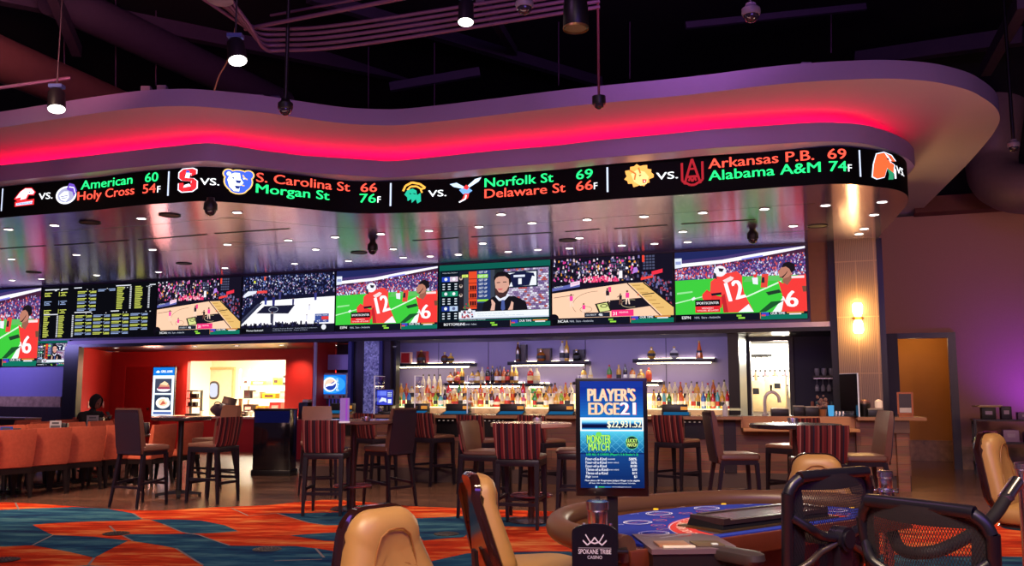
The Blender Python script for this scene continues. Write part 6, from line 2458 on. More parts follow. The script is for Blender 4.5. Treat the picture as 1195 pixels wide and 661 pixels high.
GL, GS = 'high back leather bar chairs', 'striped low back bar stools'
c, rz = by_feet([(124, 592.5), (160, 595)], [(171, 585.6), (202, 588)])
place(P_leather, c, rz, 'dark high back bar chair turned away, at the left small round table', GL)
c, rz = by_feet([(253, 589), (280.5, 584.5)], [(214, 588), (239, 583)])
place(P_striped, c, rz, 'striped stool facing left at the left small round table', GS)
place(P_leather, flr(247, 573), face_rz(-.62, -.78), 'brown high back chair facing the room behind the striped stool left of the black cabinet', GL)
c, rz = by_feet([(344, 604), (388.5, 601)], [(372, 598.5), (417, 597)])
place(P_striped, c, rz, 'striped stool turned away in front of the table with a purple card holder', GS)
c, rz = by_feet([(457, 594), (479, 592.5)], [(429, 590), (443, 587)])
place(P_leather, c, face_rz(-.72, .62), 'brown high back chair right of the table with a purple card holder', GL)
place(P_leather, flr(371, 581), face_rz(.35, -.94), 'brown high back chair behind the table with a purple card holder', GL)
c, rz = by_feet([(480, 566), (504, 569.7)], [(508, 563), (531, 566)])
place(P_striped, c, rz, 'striped stool at the bar left of centre, its back fully seen', GS)
place(P_striped, flr(438, 568), rz, 'striped stool at the bar partly hidden behind the brown chair back', GS)
place(P_striped, flr(567, 604), face_rz(.93, -.36), 'striped stool showing its leather inside, left of the middle round table', GS)
c, r2 = by_feet([(577, 619), (628, 621)], [(590, 609), (641, 611)])
place(P_striped, c, r2, 'striped stool turned away directly before the middle round table', GS)
place(P_striped, flr(562, 577), rz, 'striped stool at the bar behind the stool with visible leather inside', GS)
place(P_striped, flr(634, 577), rz, 'striped stool at the bar just behind the middle round table', GS)
place(P_striped, flr(674, 601), face_rz(-1, .12), 'stool with leather seat right of the middle round table, half hidden by the jackpot sign', GS)
place(P_striped, flr(792, 577), rz, 'striped stool at the bar right of the jackpot sign', GS)
place(P_leather, flr(860, 609), face_rz(1, .02), 'dark chair facing right, left of the right round table', GL)
place(P_striped, flr(957, 624), face_rz(.05, 1), 'striped stool turned away before the right round table', GS)
place(P_striped, flr(926, 590), face_rz(-.55, .83), 'stool behind the right round table, mostly hidden by it', GS)
place(P_leather, flr(1008, 613), face_rz(-1, .05), 'brown high back chair facing left, right of the right round table', GL)

# ---- high tables
M_ttop = mat('table_top_brown', (120, 92, 84), .18, c2=(92, 68, 66), scale=5)
M_tdark = mat('table_top_dark', (54, 42, 50), .22, c2=(30, 24, 30), scale=30)
M_pole = mat('table_pole', (70, 44, 44), .3, metal=.3)


def high_table(c, r, label, top, star=False, disc=True):
    t = thing('high_table', label, 'table', (c.x, c.y, 0), 0, 'high round tables')
    MB().lathe([(r - .02, 1.045), (r, 1.055), (r, 1.085), (r - .008, 1.095)], 48).build('table_top', top, t)
    MB().cyl((0, 0, .04), (0, 0, 1.045), .038, n=18).build('pole', M_blackp if star else M_pole, t)
    MB().lathe([(.1, 1.03), (.1, 1.045)], 18).build('mount_plate', M_blackp, t)
    if star:
        for k in range(4):
            a = R(20 + 90 * k)
            x, y = math.cos(a), math.sin(a)
            MB().bar((0, 0, .07), (x * .3, y * .3, .035), .07, .05, .05, .03).cyl((x * .28, y * .28, 0), (x * .28, y * .28, .03), .022, n=10).build('foot', M_blackp, t)
    else:
        MB().lathe([(.27, 0), (.272, .012), (.25, .022), (.06, .04)], 40).build('base', mat('base_mauve', (96, 70, 84), .25, metal=.6), t)
        MB().ring([(.23 * math.cos(k * math.pi / 14), .23 * math.sin(k * math.pi / 14), .29) for k in range(28)], .013, 8).bar((-.22, 0, .29), (.22, 0, .29), .014, .014).bar((0, -.22, .29), (0, .22, .29), .014, .014).build('foot_ring', mat('foot_ring_rose', (170, 110, 130), .25, metal=.8), t)
    return t


high_table(flr(208, 580), .40, 'small dark round high table on a black star foot, at the left', M_tdark, True)
high_table(flr(411, 595), .49, 'round high table with a purple card holder on it', M_ttop)
high_table(flr(620, 609), .46, 'middle round high table with a glass ashtray, just left of the jackpot sign', mat('table_top_cream_sheen', (214, 186, 164), .16, c2=(180, 150, 134), scale=4))  # pale top: reflected light painted into the table colour
p4 = onz(928, 495.5, 1.09)
high_table(p4, .49, 'right round high table with a glass ashtray before the low bar counter', M_tdark)
M_clear = glassy('clear_glass', (226, 226, 236), .62, .1)


def ashtray(px, py, label):
    p = onz(px, py, 1.095)
    t = thing('glass_ashtray', label, 'ashtray', p, .3, 'glass ashtrays on the high tables')
    MB().lathe([(.055, 0), (.06, .05), (.05, .05), (.045, .012), (.01, .01)], 20, cap=True).build('bowl', M_clear, t)
    for k in range(4):
        a = k * math.pi / 2 + .3
        MB().box((.055 * math.cos(a), .055 * math.sin(a), .048), (.02, .02, .014)).build('notch', M_clear, t)


ashtray(427, 491.5, 'clear glass ashtray beside the purple card holder')
ashtray(627, 493, 'clear glass ashtray on the middle round table')
ashtray(925, 493.5, 'clear glass ashtray on the right round table')
p = onz(402, 494, 1.093)
t = thing('card_holder', 'upright purple tinted acrylic card holder on the table left of centre', 'card holder', p, .15)
MB().box((0, 0, .01), (.12, .09, .02), bev=.004).build('base', M_acre, t)
MB().box((0, 0, .15), (.105, .012, .26)).build('panel', mat('purple_card', (150, 120, 190), .25, emit=(150, 110, 200), estr=.3), t)
MB().box((.02, -.008, .15), (.02, .004, .24)).build('print_strip', mat('card_violet', (150, 70, 200), .4, emit=(160, 60, 220), estr=.3), t)

# ---- orange dining chairs and their tables
M_or = mat('orange_fabric', (222, 112, 80), .85, c2=(186, 84, 58), scale=26)
M_dleg = mat('dining_leg', (32, 22, 24), .4)


def make_dining():
    t = thing('dining_chair', '', 'dining chair')
    mb = MB()
    cushion(mb, .56, .5, .40, .48, cy=.02)
    mb.build('seat', M_or, t)
    mb = MB()
    backpad(mb, .275, .29, -.225, -.285, .42, .93, .08, .06, .03, 10)
    mb.build('backrest', M_or, t)
    MB().span((-.265, -.24, .33), (.265, .24, .405)).build('seat_frame', M_dleg, t)
    for sx in (-1, 1):
        for y0, y1 in ((-.2, -.25), (.2, .22)):
            MB().bar((sx * .235, y0, .36), (sx * .25, y1, 0), .055, .055, .032, .032).build('leg', M_dleg, t)
    return t


P_dining = make_dining()
dA = Vector((.26, .97, 0)).normalized()
nL = face_rz(-.965, .26)
nR = face_rz(.965, -.26)
bA = Vector((-6.39, 13.26, 0))


def row_pt(base, s, back):
    """chair centre from a point on the line of the rear feet; back: +1 faces left, -1 faces right"""
    return base + dA * s + Vector((-.965, .26, 0)) * (.25 * back)


GD1 = 'orange dining chairs'
rl_ = {-1.75: Vector((-7.12, 11.70, 0)), -1.07: Vector((-6.87, 12.22, 0)), -.40: Vector((-6.63, 12.73, 0)), .26: Vector((-6.38, 13.27, 0)), 1.0: Vector((-6.10, 13.86, 0))}
for s, lab in ((-1.75, 'orange dining chair cut off by the left edge in the front row'), (-1.07, 'orange dining chair at the left of the front row, back to the camera'), (-.40, 'orange dining chair second from the left edge in the front row'),
               (.26, 'orange dining chair third from the left edge in the front row'), (1.0, 'orange dining chair just left of the dark bar chair, partly hidden')):
    p = rl_[s] + Vector((.57, .82, 0)) * .24 + Vector((-.82, .57, 0)) * .25
    place(P_dining, p, face_rz(-.82, .57), lab, GD1)
bB = Vector((-5.50, 14.0, 0))
for s, lab in ((.30, 'orange dining chair seen behind the left small round table, nearer one'), (1.02, 'orange dining chair left of the black cabinet, seen past the striped stool')):
    place(P_dining, row_pt(bB, s, 1), nL, lab, GD1)
bC = Vector((-7.62, 13.75, 0))
for i, s in enumerate((-.55, .1, .72, 1.40, 2.08)):
    place(P_dining, row_pt(bC, s, -1), nR, 'orange dining chair facing the front row, ' + ('nearest to the left edge', 'second from the left edge', 'in the middle of its row', 'just right of the white tent card', 'rightmost of its row')[i], GD1)
for i, (px, d, r) in enumerate(((20, 16.4, nL), (38, 15.6, nL), (66, 16.6, nL), (86, 18.2, nL), (131, 17.2, nL))):
    p = aty(px, 480, d)
    place(P_dining, Vector((p.x, p.y, 0)), r, 'orange dining chair in the far rows, ' + ('left, behind the blue tent card', 'left, second behind the blue tent card', 'behind the white tent card', 'nearest to the left of the seated person', 'right of the seated person', 'behind the dark bar chair', 'at the far left edge')[i], GD1)
M_dtop = mat('dining_top', (92, 64, 54), .25, c2=(60, 42, 38), scale=6)


def dining_table(c, label, rz=0):
    t = thing('dining_table', label, 'table', (c.x, c.y, 0), rz, 'low dining tables')
    MB().box((0, 0, .735), (.62, .6, .03), bev=.006).build('table_top', M_dtop, t)
    MB().cyl((0, 0, .04), (0, 0, .72), .035, n=12).build('pole', M_blackp, t)
    MB().bar((-.28, 0, .03), (.28, 0, .03), .06, .04).bar((0, -.28, .03), (0, .28, .03), .06, .04).build('foot', M_blackp, t)
    return t


tc_ = [bA + Vector((-.965, .26, 0)) * .78 + dA * s for s in (-1.4, -.35, .55, 1.3)]
arz = math.atan2(dA.y, dA.x)
for c, lab in zip(tc_, ('low dining table at the left edge of the photo', 'low dining table carrying the blue tent card', 'low dining table carrying the white tent card at left', 'low dining table behind the right end of the front row')):
    dining_table(c, lab, arz)
tB = bB + Vector((-.965, .26, 0)) * .72 + dA * .62
dining_table(tB, 'low dining table behind the small round high table', arz)
tP = aty(113, 480, 16.6)
tP = Vector((tP.x + .1, tP.y - .3, 0))
dining_table(tP, 'low dining table in front of the seated person', arz)


def tent(c, z, label, col, h=.19, w=.17):
    t = thing('tent_card', label, 'tent card', (c.x, c.y, z), .1, 'tent cards on the dining tables')
    MB().box((.06, .06, h * .42), (w, .12, h * .84), bev=.006).build('caddy', M_blackp, t)
    MB().box((0, -.02, h / 2), (w, .012, h)).build('card', mat('tent' + label[:6], col, .5), t)
    MB().box((0, -.028, h * .45), (w * .8, .004, h * .5)).box((0, -.028, h * .85), (w * .6, .004, h * .12)).build('print', mat('tent_print', (90, 90, 100), .6), t)


tent(tc_[1] + Vector((.0, .0, 0)), .752, 'blue tent card with a black caddy on a dining table', (50, 90, 200))
tent(tc_[2] + Vector((-.02, .1, 0)), .752, 'white tent card with a black caddy between orange chairs', (196, 196, 204), .24)
tent(tB, .752, 'grey tent card on the table behind the small round high table', (180, 180, 186), .22)
tent(tP + Vector((0, -.05, 0)), .752, 'tall pale tent card right before the seated person', (150, 140, 150), .26, .2)
# ---- black cabinet kiosk
c = flr(317, 556)
t = thing('black_cabinet', 'glossy black cabinet with a blue sheen standing between the red counter and the bar', 'cabinet', (c.x, c.y + .16, 0), R(-8))
MB().span((-.33, -.16, .1), (.33, .16, 1.12), .006).build('body', mat('cabinet_gloss', (20, 16, 24), .12, var=.3, coat=.6), t)
MB().span((-.35, -.18, 0), (.35, .18, .1), .006).build('plinth', M_black, t)
MB().span((-.34, -.17, 1.12), (.34, .17, 1.14), .004).build('top', M_black, t)
MB().span((-.31, -.166, .9), (.31, -.16, 1.1)).build('blue_reflection', mat('cabinet_blue_sheen', (12, 18, 50), .1, emit=(20, 60, 220), estr=.035), t)  # blue reflection painted on as a faintly glowing strip
light('SPOT', 'cabinet_glint', (c.x + .0, c.y - .45, 1.75), 6, c3(60, 110, 255) if 'c3' in globals() else (.05, .15, 1), .03, (c.x, c.y, 1.0), 50)
# ---- low side counter far left
p = aty(14, 484, 17.6)
o = thing('side_counter', 'dark low side counter with a pale top under the granite ledge', 'counter', (p.x, p.y, 0), WA)
MB().span((-1.3, 0, 0), (.35, .35, .9)).build('cabinet', M_darkwood, o)
MB().span((-1.32, -.03, .9), (.37, .36, .93)).build('top', mat('counter_pale', (190, 160, 140), .3), o)
# ---- floor grilles in the carpet
for (x, y), r, lab in (((135.5, 624), .13, 'dark round floor outlet on the orange carpet at left'), ((311.5, 642.5), .13, 'patterned round floor grille on the teal carpet left of the tan chair'), ((521, 624.5), .13, 'round floor grille on the teal carpet beside the tall tan chair'), ((4, 655), .13, 'dark round floor outlet at the bottom left corner')):
    p = flr(x, y)
    t = thing('floor_grille', lab, 'floor outlet', (p.x, p.y, .007), 0, 'round floor outlets')
    MB().lathe([(r, 0), (r, .004), (r - .02, .008)], 28).build('plate', M_blackp, t)
    mb = MB()
    for q in range(3):
        n = 8 + q * 6
        for k in range(n):
            a = k * 2 * math.pi / n
            rr = r * (.25 + .25 * q)
            mb.box((rr * math.cos(a), rr * math.sin(a), .009), (.012, .012, .002))
    mb.build('slot', mat('slot_grey', (70, 60, 66), .5), t)

# ================================================================ SEATED PERSON
def skin_body(name, verts, edges, radii, m, parent, sub=2):
    me = bpy.data.meshes.new(name)
    me.from_pydata(verts, edges, [])
    o = bpy.data.objects.new(name, me)
    COL.objects.link(o)
    sk = o.modifiers.new('skin', 'SKIN')
    for i, r_ in enumerate(radii):
        me.skin_vertices[0].data[i].radius = (r_, r_) if not isinstance(r_, tuple) else r_
    me.skin_vertices[0].data[0].use_root = True
    ss = o.modifiers.new('sub', 'SUBSURF')
    ss.levels = ss.render_levels = sub
    dg = bpy.context.evaluated_depsgraph_get()
    nm = bpy.data.meshes.new_from_object(o.evaluated_get(dg))
    bpy.data.objects.remove(o)
    nm.name = name
    nm.materials.clear()
    nm.materials.append(m)
    nm.polygons.foreach_set('use_smooth', [True] * len(nm.polygons))
    q = bpy.data.objects.new(name, nm)
    COL.objects.link(q)
    q.parent = parent
    return q


pp = aty(109, 480, 16.9)
pt = thing('person', 'person in a black hooded jacket seated at a dining table looking down at a phone', 'person', (pp.x, pp.y, 0), face_rz(.93, -.37))
# local: +y forward; body wears dark trousers, jacket and hood are children
V = [(0, -.1, .5), (0, -.1, .72), (0, -.07, .95), (0, -.03, 1.06), (0, .02, 1.15),
     (-.19, -.05, 1.0), (-.23, .1, .8), (-.09, .3, .92), (.19, -.05, 1.0), (.23, .1, .8), (.09, .3, .92),
     (-.1, .1, .5), (-.12, .38, .5), (-.13, .4, .26), (-.13, .4, .08), (-.13, .52, .05), (.1, .1, .5), (.12, .38, .5), (.13, .4, .26), (.13, .4, .08), (.13, .52, .05)]
Ed = [(0, 1), (1, 2), (2, 3), (3, 4), (2, 5), (5, 6), (6, 7), (2, 8), (8, 9), (9, 10), (0, 11), (11, 12), (12, 13), (13, 14), (14, 15), (0, 16), (16, 17), (17, 18), (18, 19), (19, 20)]
Rd = [.14, .14, .14, .06, .05, .075, .055, .035, .075, .055, .035, .095, .075, .06, .045, .04, .095, .075, .06, .045, .04]
M_skin = mat('skin', (150, 96, 74), .55, var=.1)
M_jacket = mat('black_jacket', (24, 20, 24), .8, scale=14, bump=.2)
body = skin_body('body', V, Ed, Rd, mat('dark_trousers', (30, 26, 34), .85), pt)
# jacket: torso and sleeves
Vj = [(0, -.1, .52), (0, -.1, .74), (0, -.07, .96), (0, -.045, 1.06), (-.2, -.05, 1.0), (-.24, .1, .8), (-.11, .27, .905), (.2, -.05, 1.0), (.24, .1, .8), (.11, .27, .905)]
skin_body('jacket', Vj, [(0, 1), (1, 2), (2, 3), (2, 4), (4, 5), (5, 6), (2, 7), (7, 8), (8, 9)], [.17, .17, .17, .085, .09, .07, .05, .09, .07, .05], M_jacket, pt)
mb = MB()
hc = Vector((0, .06, 1.24))
tilt = Matrix.Translation(hc) @ Matrix.Rotation(R(-24), 4, 'X')
hs = []
for z, rx, ry, oy in ((-.12, .035, .045, .02), (-.105, .05, .06, .025), (-.07, .064, .08, .015), (-.03, .072, .09, .005), (.02, .076, .095, -.002), (.07, .07, .085, -.008), (.105, .045, .055, -.01), (.118, .012, .014, -.01)):
    hs.append([tilt @ Vector((rx * math.cos(k * math.pi / 10), oy + ry * math.sin(k * math.pi / 10), z)) for k in range(20)])
mb.loft(hs)
mb.loft([[tilt @ Vector(v) for v in r_] for r_ in ([(-.014, .088, -.035), (.014, .088, -.035), (.012, .08, -.045), (-.012, .08, -.045)], [(-.01, .118, -.03), (.01, .118, -.03), (.01, .1, -.04), (-.01, .1, -.04)], [(-.006, .094, .02), (.006, .094, .02), (.006, .09, .018), (-.006, .09, .018)])])
hd = mb.build('head', M_skin, pt, sharp=180)
mb = MB()
for sx in (-1, 1):
    mb.ball(tilt @ Vector((sx * .03, .084, .0)), .011, n=8)
mb.build('eye', mat('eye', (30, 22, 22), .2), hd)
MB().loft([[tilt @ Vector(v) for v in ((-.024, .078, -.068), (.024, .078, -.068), (.022, .08, -.074), (-.022, .08, -.074))], [tilt @ Vector(v) for v in ((-.02, .088, -.068), (.02, .088, -.068), (.018, .086, -.073), (-.018, .086, -.073))]]).build('mouth', mat('lip', (120, 64, 60), .5), hd)
mb = MB()
hr = []
for y, s in ((.075, .86), (.05, .98), (-.02, 1.08), (-.07, 1.0), (-.12, .6), (-.135, .1)):
    hr.append([tilt @ Vector((.094 * s * math.cos(k * math.pi / 9), y, .0 + .135 * s * math.sin(k * math.pi / 9))) for k in range(18)])
mb.loft(hr, cap=False)
mb.build('hood', M_jacket, pt, sharp=180)
for sx in (-1, 1):
    base = Vector((sx * .085, .31, .93))
    mb = MB().loft([[base + Vector((x * .022, y * .03 - .02, z * .012)) for x, z, y in ((-1, -1, 0), (1, -1, 0), (1, 1, 0), (-1, 1, 0))], [base + Vector((-sx * .03 + x * .034, .03, .02 + z * .012)) for x, z in ((-1, -1), (1, -1), (1, 1), (-1, 1))],
                    [base + Vector((-sx * .05 + x * .034, .06, .04 + z * .011)) for x, z in ((-1, -1), (1, -1), (1, 1), (-1, 1))]])
    for k in range(4):
        x = -sx * .05 + (k - 1.5) * .019
        L = (.05, .06, .056, .042)[k]
        mb.tube([base + Vector((x, .055, .04)), base + Vector((x - sx * .008, .055 + L * .6, .055)), base + Vector((x - sx * .02, .05 + L * .7, .075))], [.009, .0085, .007], 7)
    mb.tube([base + Vector((-sx * .01, .01, .03)), base + Vector((-sx * .03, .02, .06)), base + Vector((-sx * .055, .035, .075))], [.011, .01, .008], 7)
    mb.build('hand', M_skin, pt, sharp=180)
ph = thing('phone', 'dark phone held up by the seated person', 'phone', pt.location + Matrix.Rotation(pt.rotation_euler.z, 3, 'Z') @ Vector((0, .375, 1.0)), pt.rotation_euler.z)
MB().box((0, 0, 0), (.075, .012, .15), rot=Matrix.Rotation(R(35), 4, 'X'), bev=.004).build('body', M_blackp, ph)
MB().box((0, -.008, .004), (.068, .002, .138), rot=Matrix.Rotation(R(35), 4, 'X')).build('screen', mat('phone_glass', (40, 44, 60), .1), ph)
# ================================================================ GAMING TABLE
TL = Vector((.38, 3.20, 0))
TE = math.atan2(.585, .81)
e_ = Vector((math.cos(TE), math.sin(TE), 0))
TC = TL + e_ * .86
gt = thing('gaming_table', 'half round card table with blue felt, red arc lettering and a brown padded rail', 'gaming table', (TC.x, TC.y, 0), TE)
M_rail = mat('rail_leather', (96, 66, 50), .38, var=.2, scale=8)
M_track = mat('track_wood', (104, 66, 38), .25, c2=(70, 42, 26), scale=6, stretch=(6, 1, 1))
M_felt = mat('blue_felt', (48, 66, 168), .95, var=.12, scale=50, spec=.1)
M_apron = mat('apron_wood', (110, 48, 28), .4, c2=(70, 30, 22), scale=5)
ZF = .925


def arc_pts(a, b, y0=-.02, n=40, pw=.82):
    pts = []
    for k in range(n + 1):
        t = math.pi * k / n
        c, s = math.cos(t), math.sin(t)
        pts.append((a * math.copysign(abs(c) ** pw, c), y0 + b * abs(s) ** pw))
    return pts


rail = arc_pts(.87, .80, 0.0)
MB().tube([(x, y, ZF + .004) for x, y in [(rail[0][0], -.03)] + rail + [(rail[-1][0], -.03)]], .047, 14).build('padded_rail', M_rail, gt)
MB().prism(arc_pts(.84, .77, -.02), ZF - .05, ZF - .008).build('track', M_track, gt)
MB().prism(arc_pts(.75, .67, -.02), ZF - .02, ZF).build('felt', M_felt, gt)
mb = MB()
for k in range(7):
    t = math.pi * (k + .5) / 7
    x, y = .79 * math.copysign(abs(math.cos(t)) ** .82, math.cos(t)), .715 * math.sin(t) ** .82 - .01
    mb.cyl((x, y, ZF - .012), (x, y, ZF - .002), .012, n=12)
mb.build('sensor_light', mat('sensor_yellow', (226, 180, 40), .4, emit=(240, 190, 40), estr=.6), gt)
MB().span((-.86, -.045, ZF - .075), (.86, -.02, ZF - .004), .004).build('front_edge', M_apron, gt)
MB().prism(arc_pts(.70, .62, .02), ZF - .2, ZF - .05).build('apron', M_apron, gt)
MB().loft([[(x * .5, y * .5 + .14, .06) for x, y in arc_pts(.7, .62, .0, 20)], [(x * .62, y * .62 + .1, ZF - .2) for x, y in arc_pts(.7, .62, .0, 20)]]).build('pedestal', mat('pedestal_dark', (44, 28, 26), .5), gt)
MB().prism([(x * .62, y * .62 + .1) for x, y in arc_pts(.7, .62, .0, 20)], 0, .06).build('base', M_blackp, gt)
p = Pic()
p.step = .00003
# layout drawn in metres on the felt (x along the dealer edge, y towards the players)


def sect(r0, r1, a0, a1, cy, c, sx=1.0, sy=.8, n=36):
    ps = []
    for k in range(n):
        a, b = R(a0 + (a1 - a0) * k / n), R(a0 + (a1 - a0) * (k + 1) / n)
        ps.append(([(r0 * sx * math.cos(a), cy + r0 * sy * math.sin(a)), (r1 * sx * math.cos(a), cy + r1 * sy * math.sin(a)), (r1 * sx * math.cos(b), cy + r1 * sy * math.sin(b)), (r0 * sx * math.cos(b), cy + r0 * sy * math.sin(b))], c))
    p.many(ps)


sect(.0, .37, 0, 180, .02, (60, 52, 70))
sect(.37, .48, 0, 180, .02, (206, 54, 46))
sect(.487, .493, 0, 180, .0, (190, 196, 230))
txt = 'BLACKJACK PAYS 3 TO 2   DEALER MUST DRAW TO 16'
for k, ch in enumerate(txt):
    a = 172 - k * (164 / (len(txt) - 1))
    if ch != ' ':
        p.text(ch, .405 * math.cos(R(a)), .02 + .405 * .8 * math.sin(R(a)), h=.036, c=(250, 226, 206), bold=.02, rot=a - 90, align='C')
for k in range(6):
    a = 14 + k * 30.4
    x, y = .58 * math.cos(R(a)), .02 + .53 * math.sin(R(a))
    p.arc(x, y, .062, .006, (226, 230, 250), ry=.05)
    p.arc(x, y, .052, .003, (226, 230, 250), ry=.042)
    p.text("PLAYER'S EDGE", x - .05, y - .006, w=.1, c=(226, 120, 110))
    for s in (-1, 1):
        xx, yy = .5 * math.cos(R(a + s * 9)), .02 + .45 * math.sin(R(a + s * 9))
        p.arc(xx, yy, .028, .004, (220, 90, 80), n=14)
        p.text('MATCH', xx - .02, yy - .004, w=.04, c=(236, 226, 120))
    xx, yy = .655 * math.cos(R(a + 8)), .02 + .6 * math.sin(R(a + 8))
    p.text('21+3', xx - .02, yy, w=.045, c=(206, 214, 246))
p.text('INSURANCE PAYS 2 TO 1', -.62, .05, w=.17, c=(236, 240, 255), bold=.02)
p.text('MUST PLAY', -.56, .02, w=.07, c=(220, 60, 60), bold=.02)
p.obj('felt_print', printmat('felt_ink', .9), lambda x, y, l: Vector((x, y, ZF + .0008 + l)), gt)

TM = Matrix.Translation(TC) @ Matrix.Rotation(TE, 4, 'Z')
# chip tray with lid
t = thing('chip_tray', 'black covered chip tray on the dealer side of the blue felt', 'chip tray', (0.04, .13, ZF + .002), 0, frame=TM)
MB().loft([[(-.34, -.09, 0), (.34, -.09, 0), (.34, .10, 0), (-.34, .10, 0)], [(-.33, -.08, .02), (.33, -.08, .02), (.33, .09, .034), (-.33, .09, .034)]]).build('tray', M_blackp, t)
MB().span((-.33, -.085, .022), (-.29, .09, .046)).span((.29, -.085, .022), (.33, .09, .046)).span((-.29, .065, .032), (.29, .09, .048)).span((-.29, -.085, .022), (.29, -.06, .038)).build('lid_frame', mat('lid_dark', (52, 36, 34), .35), t)
MB().quad((-.29, -.06, .034), (.29, -.06, .034), (.29, .065, .044), (-.29, .065, .044)).build('lid_window', mat('lid_window', (112, 96, 92), .15, c2=(70, 62, 66), scale=5, spec=.7), t)
MB().span((-.37, -.11, -.001), (.37, .12, .005)).build('base_plate', mat('tray_brass', (110, 84, 50), .3, metal=.6), t)
# shuffler box at the table edge
c = onz(797, 634, .925)
t = thing('card_shuffler', 'black card shuffler with brass coloured slots beside the dealer edge of the table', 'card shuffler', (c.x, c.y, 0), R(4))
MB().prism([(-.145, -.16), (.12, -.16), (.15, -.12), (.15, .1), (.11, .16), (-.145, .16)], .62, .915).build('housing', M_blackp, t)
MB().prism([(-.15, -.165), (.122, -.165), (.155, -.122), (.155, .1), (.112, .165), (-.15, .165)], .915, .932).build('top_panel', mat('shuffler_top', (120, 100, 110), .3, metal=.3, var=.2), t)
MB().box((-.06, -.08, .935), (.11, .1, .008), bev=.002).build('card_slot', mat('slot_brass', (206, 150, 110), .3, metal=.5), t)
MB().box((.065, -.08, .935), (.1, .1, .006), bev=.002).build('output_well', mat('well_brass', (130, 112, 80), .35, metal=.5), t)
MB().box((.08, -.12, .94), (.022, .018, .006), bev=.002).build('button', mat('button_white', (220, 230, 220), .4), t)
MB().box((-.05, -.14, .936), (.11, .016, .006)).build('card_stack', M_white, t)
MB().box((0, .05, .33), (.08, .08, .6)).box((0, .05, .015), (.3, .26, .03)).build('stand', M_blackp, t)
# floor bits: dark dealer mat / foot rest under the table is not visible

# ---- jackpot sign on a pole
c = aty(714, 511, 3.12)
t = thing('jackpot_sign', "upright screen reading PLAYER'S EDGE 21 on a black pole at the table corner", 'sign', (c.x, c.y, ZF), R(-3))
zc0, zc1 = aty(714, 579.5, 3.12).z - ZF, aty(714, 441.5, 3.12).z - ZF
w_ = (754.5 - 672) / 1056 * 3.12 / math.cos(R(3))
MB().span((-w_ / 2, -.005, zc0), (w_ / 2, .03, zc1), .004).build('housing', M_black, t)
MB().box((0, .02, zc0 / 2), (.036, .022, zc0 + .06)).build('pole', M_blackp, t)
MB().box((0, .02, .005), (.1, .07, .012), bev=.003).build('foot', M_blackp, t)
p = Pic()
p.step = .00004
nb = 24
p.many([([(0, 140 * k / nb), (86, 140 * k / nb), (86, 140 * (k + 1) / nb), (0, 140 * (k + 1) / nb)],
         (lambda f: (int(18 + 20 * f), int(40 + 60 * math.sin(math.pi * min(1, f * 1.25)) + 0), int(104 + 70 * math.sin(math.pi * min(1, f * 1.2)))))(k / nb)) for k in range(nb)])
p.rect(0, 92, 86, 140, (26, 52, 150))
p.many([([(0, 92 + k * 4), (86, 92 + k * 4), (86, 96 + k * 4), (0, 96 + k * 4)], (30 - k, 110 - k * 7, 190 - k * 5)) for k in range(10)])
for dx, dy, cc in ((-.8, .8, (30, 130, 170)), (.9, -.7, (24, 120, 160)), (.5, .3, (226, 70, 76)), (0, 0, (255, 214, 176))):
    p.text("PLAYER'S", 11 + dx, 113.5 + dy, h=17, w=64, c=cc, bold=.06)
    p.text('EDGE', 12 + dx, 95.5 + dy, h=16, w=41, c=cc, bold=.06)
for dx, dy, cc in ((-.9, .9, (26, 40, 120)), (.8, -.6, (230, 110, 130)), (0, 0, (246, 248, 255))):
    p.text('21', 55 + dx, 96 + dy, h=16, w=20, c=cc, bold=.07)
p.rect(0, 74, 86, 92, (244, 250, 255))
p.many([([(2, 76 + k * 1.3), (84, 76 + k * 1.3), (84, 77.4 + k * 1.3), (2, 77.4 + k * 1.3)], ((60, 170, 220), (24, 60, 130), (12, 20, 60), (10, 14, 48), (14, 22, 60), (26, 60, 120), (50, 130, 190), (110, 200, 236), (160, 226, 246), (200, 240, 250))[k]) for k in range(10)])
p.text('$22,931.52', 37, 77.6, h=10, w=46, c=(250, 246, 214), bold=.04)
p.many([([(0, 46 + k * 2.8), (86, 46 + k * 2.8), (86, 48.9 + k * 2.8), (0, 48.9 + k * 2.8)], (20 + k * 7, 92 + k * 12, 150 + k * 9)) for k in range(10)])
for k in range(-3, 9):
    for x0_, x1_ in ((k * 11, k * 11 + 30), (k * 11 + 30, k * 11)):
        t0_, t1_ = sorted((max(0, min(1, (0 - x0_) / (x1_ - x0_))), max(0, min(1, (86 - x0_) / (x1_ - x0_)))))
        if t1_ - t0_ > .02:
            p.line([(x0_ + (x1_ - x0_) * t0_, 46 + 27 * t0_), (x0_ + (x1_ - x0_) * t1_, 46 + 27 * t1_)], .35, (110, 200, 230))
for q, (s, y, hh, x, w2) in enumerate((('MONSTER', 58, 11, 9, 32), ('MATCH', 48.5, 10, 11, 28))):
    for dx, dy, cc in ((-.9, -.8, (20, 90, 60)), (.9, .8, (60, 190, 70)), (0, 0, (196, 244, 110))):
        p.text(s, x + dx * .8, y + dy * .8, h=hh, w=w2, c=cc, bold=.02)
p.circ(25, 70, 4, (120, 214, 90), ry=3)
p.circ(70, 59, 9, (18, 44, 46))
p.arc(70, 59, 8.6, .8, (90, 200, 150))
p.text('LUCKY', 63, 59.5, h=4.6, w=14, c=(200, 246, 120), bold=.05)
p.text('MATCH', 63.5, 54, h=4.4, w=13, c=(220, 246, 130), bold=.05)
p.rect(0, 0, 86, 46, (16, 40, 98))
p.many([([(0, k * 4), (86, k * 4), (86, k * 4 + 4.1), (0, k * 4 + 4.1)], (14 + k, 36 + k * 3, 92 + k * 4)) for k in range(11)])
